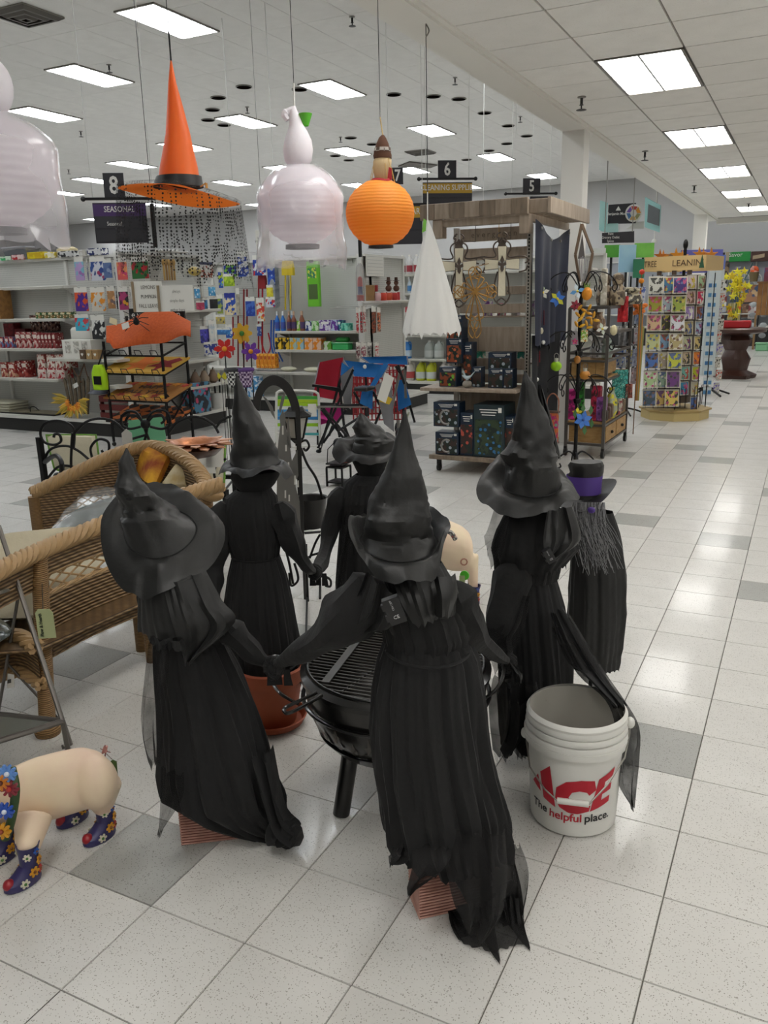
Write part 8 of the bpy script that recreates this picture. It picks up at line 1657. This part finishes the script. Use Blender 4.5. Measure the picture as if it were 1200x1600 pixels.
# fire pit
PC=Vector((.365,.76,0));RP_=.285;ZR=.45
M_pit=mat('pit_black','#151414',.28,.35,kind='noise',c2='#2d2a26',scale=7,coat=.4);M_pitb=mat('pit_plain','#171615',.3,.4,coat=.4)
r=thing('fire_pit','black round metal fire pit with grill grate amid the witches','fire pit',PC)
part('bowl',MB().lathe([(.02,.185),(.12,.19),(.2,.215),(.255,.265),(.28,.33),(RP_,.39),(RP_,ZR-.03),(RP_-.006,ZR-.03),(RP_-.01,.39),(.27,.33),(.2,.235),(.02,.2)],PC,n=56,cap=False),M_pit,r)
part('rim',MB().lathe([(RP_-.012,ZR-.03),(RP_+.012,ZR-.028),(RP_+.014,ZR-.012),(RP_-.004,ZR),(RP_-.014,ZR-.006)],PC,n=56,cap=False),M_pitb,r)
part('belt_ring',MB().tube([PC+Vector((math.cos(t)*(RP_+.008),math.sin(t)*(RP_+.008),.355))for t in[k*PI/28 for k in range(56)]],.007,8,closed=True),M_pitb,r)
part('base_ring',MB().lathe([(.18,.195),(.215,.205),(.25,.245),(.235,.24),(.2,.21)],PC,n=48,cap=False),M_pitb,r)
legp=G(533,1272,0)
for k in range(3):
 a0=math.atan2(legp.y-PC.y,legp.x-PC.x)+k*2*PI/3;rr=math.hypot(legp.x-PC.x,legp.y-PC.y);q=PC+Vector((math.cos(a0)*rr,math.sin(a0)*rr,0));t_=PC+Vector((math.cos(a0)*rr*.78,math.sin(a0)*rr*.78,.225))
 part('leg',MB().tube([q+Vector((0,0,.0)),t_],[.026,.027],18),M_pitb,r)
gr=thing('grill_grate','round black wire grill grate with flat bar resting on the fire pit','grate',PC+Vector((0,0,ZR)))
gb=MB();GA=.10;gx=Vector((math.cos(GA),math.sin(GA),0));gy_=Vector((-math.sin(GA),math.cos(GA),0))
for k in range(27):
 y=-RP_+.02+k*(2*RP_-.04)/26;h_=math.sqrt(max(0,(RP_-.01)**2-y*y))
 part('grate_bar',MB().tube([PC+gy_*y-gx*h_+Vector((0,0,ZR+.006)),PC+gy_*y+gx*h_+Vector((0,0,ZR+.006))],.0026,6),mat('grate_wire','#4d4a46',.3,.8),gr)
part('grate_hoop',MB().tube([PC+Vector((math.cos(t)*(RP_-.01),math.sin(t)*(RP_-.01),ZR+.006))for t in[k*PI/24 for k in range(48)]],.004,6,closed=True),M_pitb,gr)
A_=G(508,1066,ZR+.012);B_=G(562,996,ZR+.012);part('flat_bar',MB().bar(A_,B_,.024,.003),mat('flat_bar','#3c3b39',.45,.3),gr)
part('cross_rod',MB().tube([G(530,1084,ZR+.001),G(600,1036,ZR+.001)],.004),M_pitb,gr)
part('handle',MB().tube(catmull([G(495,1082,ZR+.0),G(470,1094,ZR-.01),G(447,1105,ZR-.02),G(444,1111,ZR-.02),G(452,1114,ZR-.02),G(480,1100,ZR-.01),G(503,1086,ZR)],5),.0055,8),M_pitb,gr)
for s_,pts in((0,[(458,1040,.42),(436,1026,.42),(424,1028,.42),(421,1045,.4),(427,1068,.38),(440,1085,.37),(466,1100,.355)]),(1,[(752,1032,.42),(770,1030,.43),(785,1040,.43),(786,1056,.42),(776,1076,.4),(762,1088,.38),(745,1096,.36)])):
 part('loop_handle',MB().tube(catmull([G(*p)for p in pts],5),.0055,8),M_pitb,r)
for k in range(11):
 a=math.atan2(CAM.y-PC.y,CAM.x-PC.x)-1.1+k*.2;h0=.05+.02*(k%3);pts=[]
 for(u,v)in[(-.012,0),(-.05,.35),(-.02,.4),(-.038,.62),(-.012,.66),(0,1),(.014,.64),(.03,.6),(.02,.38),(.045,.33),(.012,0)]:
  aa=a+u*1.6;z=.235+v*h0*1.5;rr=[b[0]+(c_[0]-b[0])*(z-b[1])/(c_[1]-b[1])for b,c_ in zip([(.2,.215),(.255,.265),(.28,.33),(RP_,.39)],[(.255,.265),(.28,.33),(RP_,.39),(RP_,.6)])if b[1]<=z<c_[1]][0]+.002;pts.append(PC+Vector((math.cos(aa)*rr,math.sin(aa)*rr,z)))
 part('tree_cutout',MB().add(pts,[tuple(range(len(pts)))]),mat('cutout','#4a4640',.5),r,smooth=False)
 # terracotta pot and saucer
M_terra=mat('terracotta','#93492a',.65,kind='noise',c2='#8e3f1f',scale=9,bump=.05)
pc=Vector((-.255,.955,0));r=thing('plant_saucer','terracotta saucer under the clay pot','saucer',pc);part('dish',MB().lathe([(.09,0),(.115,.012),(.13,.04),(.125,.042),(.108,.014),(.02,.01)],pc,n=36),M_terra,r)
r=thing('clay_pot','terracotta clay pot holding the left back witch','pot',pc+Vector((0,0,.012)));part('body',MB().lathe([(.082,.012),(.088,.02),(.118,.195),(.112,.195),(.08,.04),(.02,.03)],pc,n=36,cap=False),M_terra,r);part('rim',MB().lathe([(.12,.19),(.13,.195),(.133,.245),(.124,.25),(.114,.24),(.112,.19)],pc,n=36,cap=False),M_terra,r)
# white bucket
bc=Vector((.910,.873,0));M_buck=mat('bucket_white','#d4d3cd',.38);r=bk=thing('white_bucket','white plastic pail with red and black store lettering and wire handle','bucket',bc)
part('pail',MB().lathe([(.118,0),(.128,.008),(.142,.285),(.138,.29),(.136,.28),(.122,.02),(.02,.015)],bc,n=64,cap=False),M_buck,r)
for z0,r0 in((.285,.152),(.308,.149),(.33,.147),(.348,.146)):part('rim_ridge',MB().lathe([(.139,z0-.004),(r0,z0),(r0+.002,z0+.008),(r0-.002,z0+(.018 if z0<.34 else.014)),(.139,z0+.02)],bc,n=64,cap=False),M_buck,r)
part('collar',MB().lathe([(.141,.262),(.153,.266),(.154,.287),(.142,.29)],bc,n=64,cap=False),M_buck,r)
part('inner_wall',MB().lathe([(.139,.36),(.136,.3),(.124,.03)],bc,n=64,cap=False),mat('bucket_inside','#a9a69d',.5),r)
single('brown_fill',MB().lathe([(.02,0),(.1,.002),(.126,.0),(.126,-.03),(.02,-.03)],bc+Vector((0,0,.2)),n=40),mat('soil_brown','#4a3226',.9,kind='noise',c2='#6a5244',scale=40,bump=.6),'brown filling inside the white bucket','soil')
AC=math.atan2(CAM.y-bc.y,CAM.x-bc.x)
def wrap(x,z,dr=.0012):
 rr=.128+(.142-.128)*(z/.285)+dr;a=AC+x/rr;return bc+Vector((math.cos(a)*rr,math.sin(a)*rr,z))
def wrapped(poly,name,m):
 bm=bmesh.new();vs=[bm.verts.new((x,z,0))for x,z in poly];bm.faces.new(vs);bmesh.ops.triangulate(bm,faces=bm.faces)
 for k in range(-30,31):
  bmesh.ops.bisect_plane(bm,geom=bm.verts[:]+bm.edges[:]+bm.faces[:],plane_co=(k*.008,0,0),plane_no=(1,0,0))
 mb=MB();bm.verts.index_update();mb.add([wrap(v.co.x,v.co.y)for v in bm.verts],[tuple(v.index for v in f.verts)for f in bm.faces]);bm.free();return part(name,mb,m,bk,smooth=False)
M_ared=mat('logo_red','#b3152a',.5)
def LG(pts,s=.00071,ox=280,oy=465,zc=.158):return[((x-ox)*s,zc-(y-oy)*s*.92-.10*((x-ox)*s)**2*0)for x,y in pts]
for pl in([(78,486),(116,430),(134,513)],[(128,412),(178,358),(208,560),(150,535)],[(374,452),(366,404),(310,400),(250,415),(210,455),(206,515),(225,552),(262,572),(300,574),(346,560),(352,530),(310,530),(275,518),(262,492),(275,465),(305,455),(335,462),(345,478)],[(385,400),(470,362),(458,402),(416,421),(411,448),(452,434),(447,468),(404,481),(399,510),(444,498),(440,530),(350,562)]):
 wrapped(LG(pl),'logo_shape',M_ared)
def wraptext(s,x0,z,size,m):
 cu=bpy.data.curves.new('t','FONT');cu.body=s;cu.size=size;cu.align_x='LEFT';cu.offset=size*.02;o=bpy.data.objects.new('t',cu);me=bpy.data.meshes.new_from_object(o);bpy.data.objects.remove(o)
 vs=[tuple(v.co)for v in me.vertices];w_=max(v[0]for v in vs);mb=MB();mb.add([wrap(x0+v[0],z+v[1],.0014)for v in vs],[tuple(p.vertices)for p in me.polygons]);part('lettering',mb,m,bk,smooth=False);return x0+w_
x=wraptext('The',-.137,.066,.037,pm('#1c1c1e'));x=wraptext('helpful',x+.008,.060,.037,M_ared);x=wraptext('place.',x+.008,.060,.037,pm('#1c1c1e'))
hp=[D(820,1170,2.2)]
side=Vector((-math.sin(AC),math.cos(AC),0));fr_=Vector((math.cos(AC),math.sin(AC),0));
a_=bc-side*-.155+Vector((0,0,.29));b_=bc-side*.155+Vector((0,0,.29))
hz=[wrap(-.215,.27,.008),wrap(-.15,.20,.02),wrap(-.085,.165,.03),wrap(-.045,.145,.035),wrap(.045,.145,.035),wrap(.1,.20,.03),wrap(.17,.255,.02),wrap(.225,.30,.012),wrap(.235,.33,.01)]
part('wire_handle',MB().tube(hz,.0026,8),M_metal,r);part('grip',MB().tube([hz[3],hz[4]],.009,12),M_buck,r)
for q in(hz[0],hz[-1]):part('lug',MB().ell(q,(.014,.014,.018)),M_buck,r)
# pigs in boots
M_pig=mat('pig_paint','#e4d3b2',.5,kind='noise',c2='#dcbfa8',scale=5,bump=.05);M_boot=mat('boot_purple','#2c2858',.4);
def boot(r,p,ang,s=1.0,daisies=True):
 c,s_=math.cos(ang),math.sin(ang);X_=Vector((c,s_,0));Y_=Vector((-s_,c,0));mb=MB()
 def rg(z,cx,rx,ry):return[p+X_*(cx+rx*math.cos(t))*s+Y_*ry*math.sin(t)*s+Vector((0,0,z*s))for t in[k*PI/9 for k in range(18)]]
 mb.loft([rg(0,.02,.05,.026),rg(.006,.022,.054,.029),rg(.022,.022,.053,.029),rg(.036,.008,.038,.027),rg(.055,-.004,.026,.025),rg(.09,-.004,.026,.027),rg(.112,-.006,.031,.032),rg(.116,-.006,.032,.033),rg(.112,-.006,.027,.028),rg(.06,-.004,.02,.02)])
 b=part('boot',mb,M_boot,r);part('toe_cap',MB().ell(p+X_*.06*s+Vector((0,0,.022*s)),(.017*s,.017*s,.017*s)),pm('#8e1a24',.3),b)
 if daisies:
  for k,(fx,z,side,col_,sz)in enumerate([(.03,.02,1,'#cfcab4',.014),(.0,.04,1,'#c98f1e',.016),(-.02,.065,1,'#c98f1e',.014),(.012,.09,1,'#cfcab4',.012),(-.012,.10,1,'#2a58a8',.01),(-.022,.035,1,'#a82a2a',.012)]):
   for sd in(-1,1):
    rx,ry,cx=(.053,.029,.022)if z<.025 else(.036,.028,.006)if z<.045 else(.0265,.0265,-.004)if z<.08 else(.029,.031,-.005);u_=max(-.75,min(.75,(fx-cx)/rx));v_=math.sqrt(1-u_*u_);o=p+X_*(cx+rx*u_)*s+Y_*sd*ry*v_*s+Vector((0,0,z*s));N_=(X_*u_/rx+Y_*sd*v_/ry).normalized();o=o+N_*.0015;Xd=N_.cross(Vector((0,0,1))).normalized();part('daisy',MB().prism([(a*s,b_*s)for a,b_ in petals(6,sz*.55,sz,3)],.003,o,-Xd,(0,0,1)),pm(col_,.5),b,smooth=False);part('daisy_eye',MB().ell(o+N_*.002,sz*.3*s),pm('#7a4a1a' if col_!='#cfcab4' else '#3a6a2a'),b)
 return b
H1=[Vector((-.42,-.06,0)),Vector((-.30,.18,0))]
bN=G(48,1375,0);bH=G(166,1305,0);bN2=G(12,1338,0);bH2=G(124,1278,0)
r=thing('pig_statue','cream pig statue with flower collar and purple daisy boots, cut at the left edge','statue',Vector(((bN.x+bH.x)/2,(bN.y+bH.y)/2,0)))
ax=(bN-bH).normalized();sd=Vector((-ax.y,ax.x,0));
if sd.dot(HD)>0:sd=-sd
dp=(bH-CAM).dot(HD)+.04
body=[(170,1218,26,.5),(160,1212,52,.8),(140,1213,60,1),(105,1222,63,1),(70,1232,64,1),(35,1243,60,1),(5,1250,52,.9),(-30,1248,48,.9),(-60,1244,50,.9)]
mb=MB();rg=[]
for i,(x,y,h_,k)in enumerate(body):
 t=i/8;dd=dp-.13*t;c=D(x,y,dd);hh=h_*dd/FPX*.93;rg.append([c+Vector((0,0,math.sin(a)*hh))+sd*math.cos(a)*hh*.86 for a in[2*PI*k_/24 for k_ in range(24)]])
mb.loft(rg)
def leg(top,bot,r0,r1):mb.tube([top,top.lerp(bot,.5),bot],[r0,(r0+r1)/2*1.0,r1],14)
hipH=D(148,1225,dp-.03);shN=D(55,1280,dp-.17);zb=Vector((0,0,.085))
mb.ell(D(150,1222,dp-.06),(.07,.06,.085),18,12);leg(D(158,1225,dp-.05),bH+zb,.062,.027);leg(D(52,1275,dp-.15),bN+zb,.055,.03)
leg(D(130,1245,dp+.06),bH2+zb,.055,.026);leg(D(15,1275,dp-.05),bN2+zb,.05,.028)
hc=D(-80,1225,dp-.22);mb.ell(hc,(.11,.1,.11),18,12);mb.tube([hc,hc+ax*.13+Vector((0,0,-.02))],[.065,.05],16)
for k in(-1,1):mb.tube([hc+sd*k*.06+Vector((0,0,.06)),hc+sd*k*.08+Vector((0,0,.14))+ax*.02],[.035,.008],8)
me=remesh(mb,.006,'body',M_pig,8);o=bpy.data.objects.new('body',me);COL.objects.link(o);o.parent=r;o.matrix_parent_inverse=Matrix();o.location=-r.location
for p in(bN,bH,bN2,bH2):boot(r,p-ax*.0,math.atan2(ax.y,ax.x),1.0)
for k,(x,y,c_)in enumerate([(12,1208,'#5a88c8'),(15,1232,'#7a1a2a'),(8,1267,'#1f4aa8'),(3,1298,'#c98f1e'),(2,1222,'#c97a1e')]):
 o_=D(x,y,dp-.26);part('collar_flower',MB().prism(petals(9,.012,.026),.008,o_,RT,(0,0,1)),pm(c_,.4),r,smooth=False);part('flower_eye',MB().ell(o_-HD*.006,.007),pm(['#d0d4dc','#a8302a','#c8d0dc','#8a3a1a','#5a2a1a'][k]),r)
part('collar_leaves',MB().tube(catmull([D(18,1200,dp-.19),D(24,1235,dp-.235),D(18,1280,dp-.24),D(8,1312,dp-.22)],5),.012,8,flat=.5),pm('#2f4a24'),r)
tb=D(160,1172,dp);part('tail',MB().tube([tb+Vector((0,0,-.01)),tb+Vector((.01,0,.012)),tb+Vector((.016,0,.0)),tb+Vector((.01,0,-.006)),tb+Vector((.02,.0,.018))],.004),pm('#b8847c'),r)
for k in range(4):part('tail_wire',MB().tube([tb+Vector((.012,0,0)),tb+Vector((.012+.02*math.cos(k*1.5),0,.02*math.sin(k*1.5)))],.0015,4),pm('#7a3a3a'),r)
tg=D(178,1201,dp+.02);part('green_tag',MB().prism([(-.011,-.028),(.009,-.028),(.011,.024),(0,.03),(-.011,.024)],.003,tg,RT,(0,0,1)),pm('#3f5a24',.6),r,smooth=False);part('tag_string',MB().tube([tb,tg+Vector((0,0,.03))],.001,4),M_metal,r)
f2=G(741,944,0);d2_=(f2-CAM).dot(HD)
r=thing('pig_statue','cream pig statue with green tag partly hidden behind the nearest witch','statue',f2)
mb=MB();rg=[]
for i,(x,y,h_)in enumerate([(738,862,20),(733,860,34),(722,857,42),(705,853,46),(688,848,46),(670,842,44),(655,838,40),(640,832,36)]):
 dd=d2_+.05*i*.4;c=D(x,y,dd);hh=h_*dd/FPX;rg.append([c+Vector((0,0,math.sin(a)*hh*.9))+HD*math.cos(a)*hh*.8 for a in[2*PI*k_/20 for k_ in range(20)]])
mb.loft(rg);mb.tube([D(733,868,d2_),f2+Vector((0,0,.08))],[.05,.02],12);fo=f2-RT*.22;mb.tube([D(670,860,d2_+.1),fo+Vector((0,0,.08))+HD*.1],[.05,.022],12)
mb.tube([D(728,868,d2_+.12),f2+Vector((0,0,.08))+HD*.14],[.045,.02],12);mb.tube([D(670,860,d2_+.2),fo+Vector((0,0,.08))+HD*.24],[.045,.02],12);mb.ell(D(625,826,d2_+.16),(.09,.09,.09))
me=remesh(mb,.008,'body',M_pig,6);o=bpy.data.objects.new('body',me);COL.objects.link(o);o.parent=r;o.location=-r.location
for p in(f2,fo+HD*.1,f2+HD*.14,fo+HD*.24):boot(r,p,math.atan2(-RT.y,-RT.x),.9,daisies=(p-f2).length<.01)
part('tail',MB().tube([D(725+5*math.cos(t),878-5*math.sin(t),d2_-.13)for t in[k*.7 for k in range(11)]],.004),pm('#a0705c'),r)
part('green_disc',MB().lathe([(.0,-.004),(.024,-.004),(.024,.004),(0,.004)],D(726,899,d2_-.14),ax='y',n=16),pm('#4aa828',.4),r);part('hang_tag',MB().prism([(-.014,-.035),(.014,-.03),(.014,.035),(-.014,.035)],.003,D(722,910,d2_-.15),RT,(0,0,1)),pm('#7a8a5a'),r,smooth=False)
part('necklace',MB().tube(catmull([D(695,828,d2_-.14),D(705,833,d2_-.16),D(712,843,d2_-.16)],4),.012),mat('floral_band','#a8a49c',.6,kind='print',c2='#4a4a4a',c3='#a8302a',scale=60),r)
single('light_string',MB().tube(catmull([D(736,964,2.3),D(742,975,2.3),D(738,990,2.2)],4),.004),M_blackplastic,'short black cable end sticking up beside the nearest witch','cable')
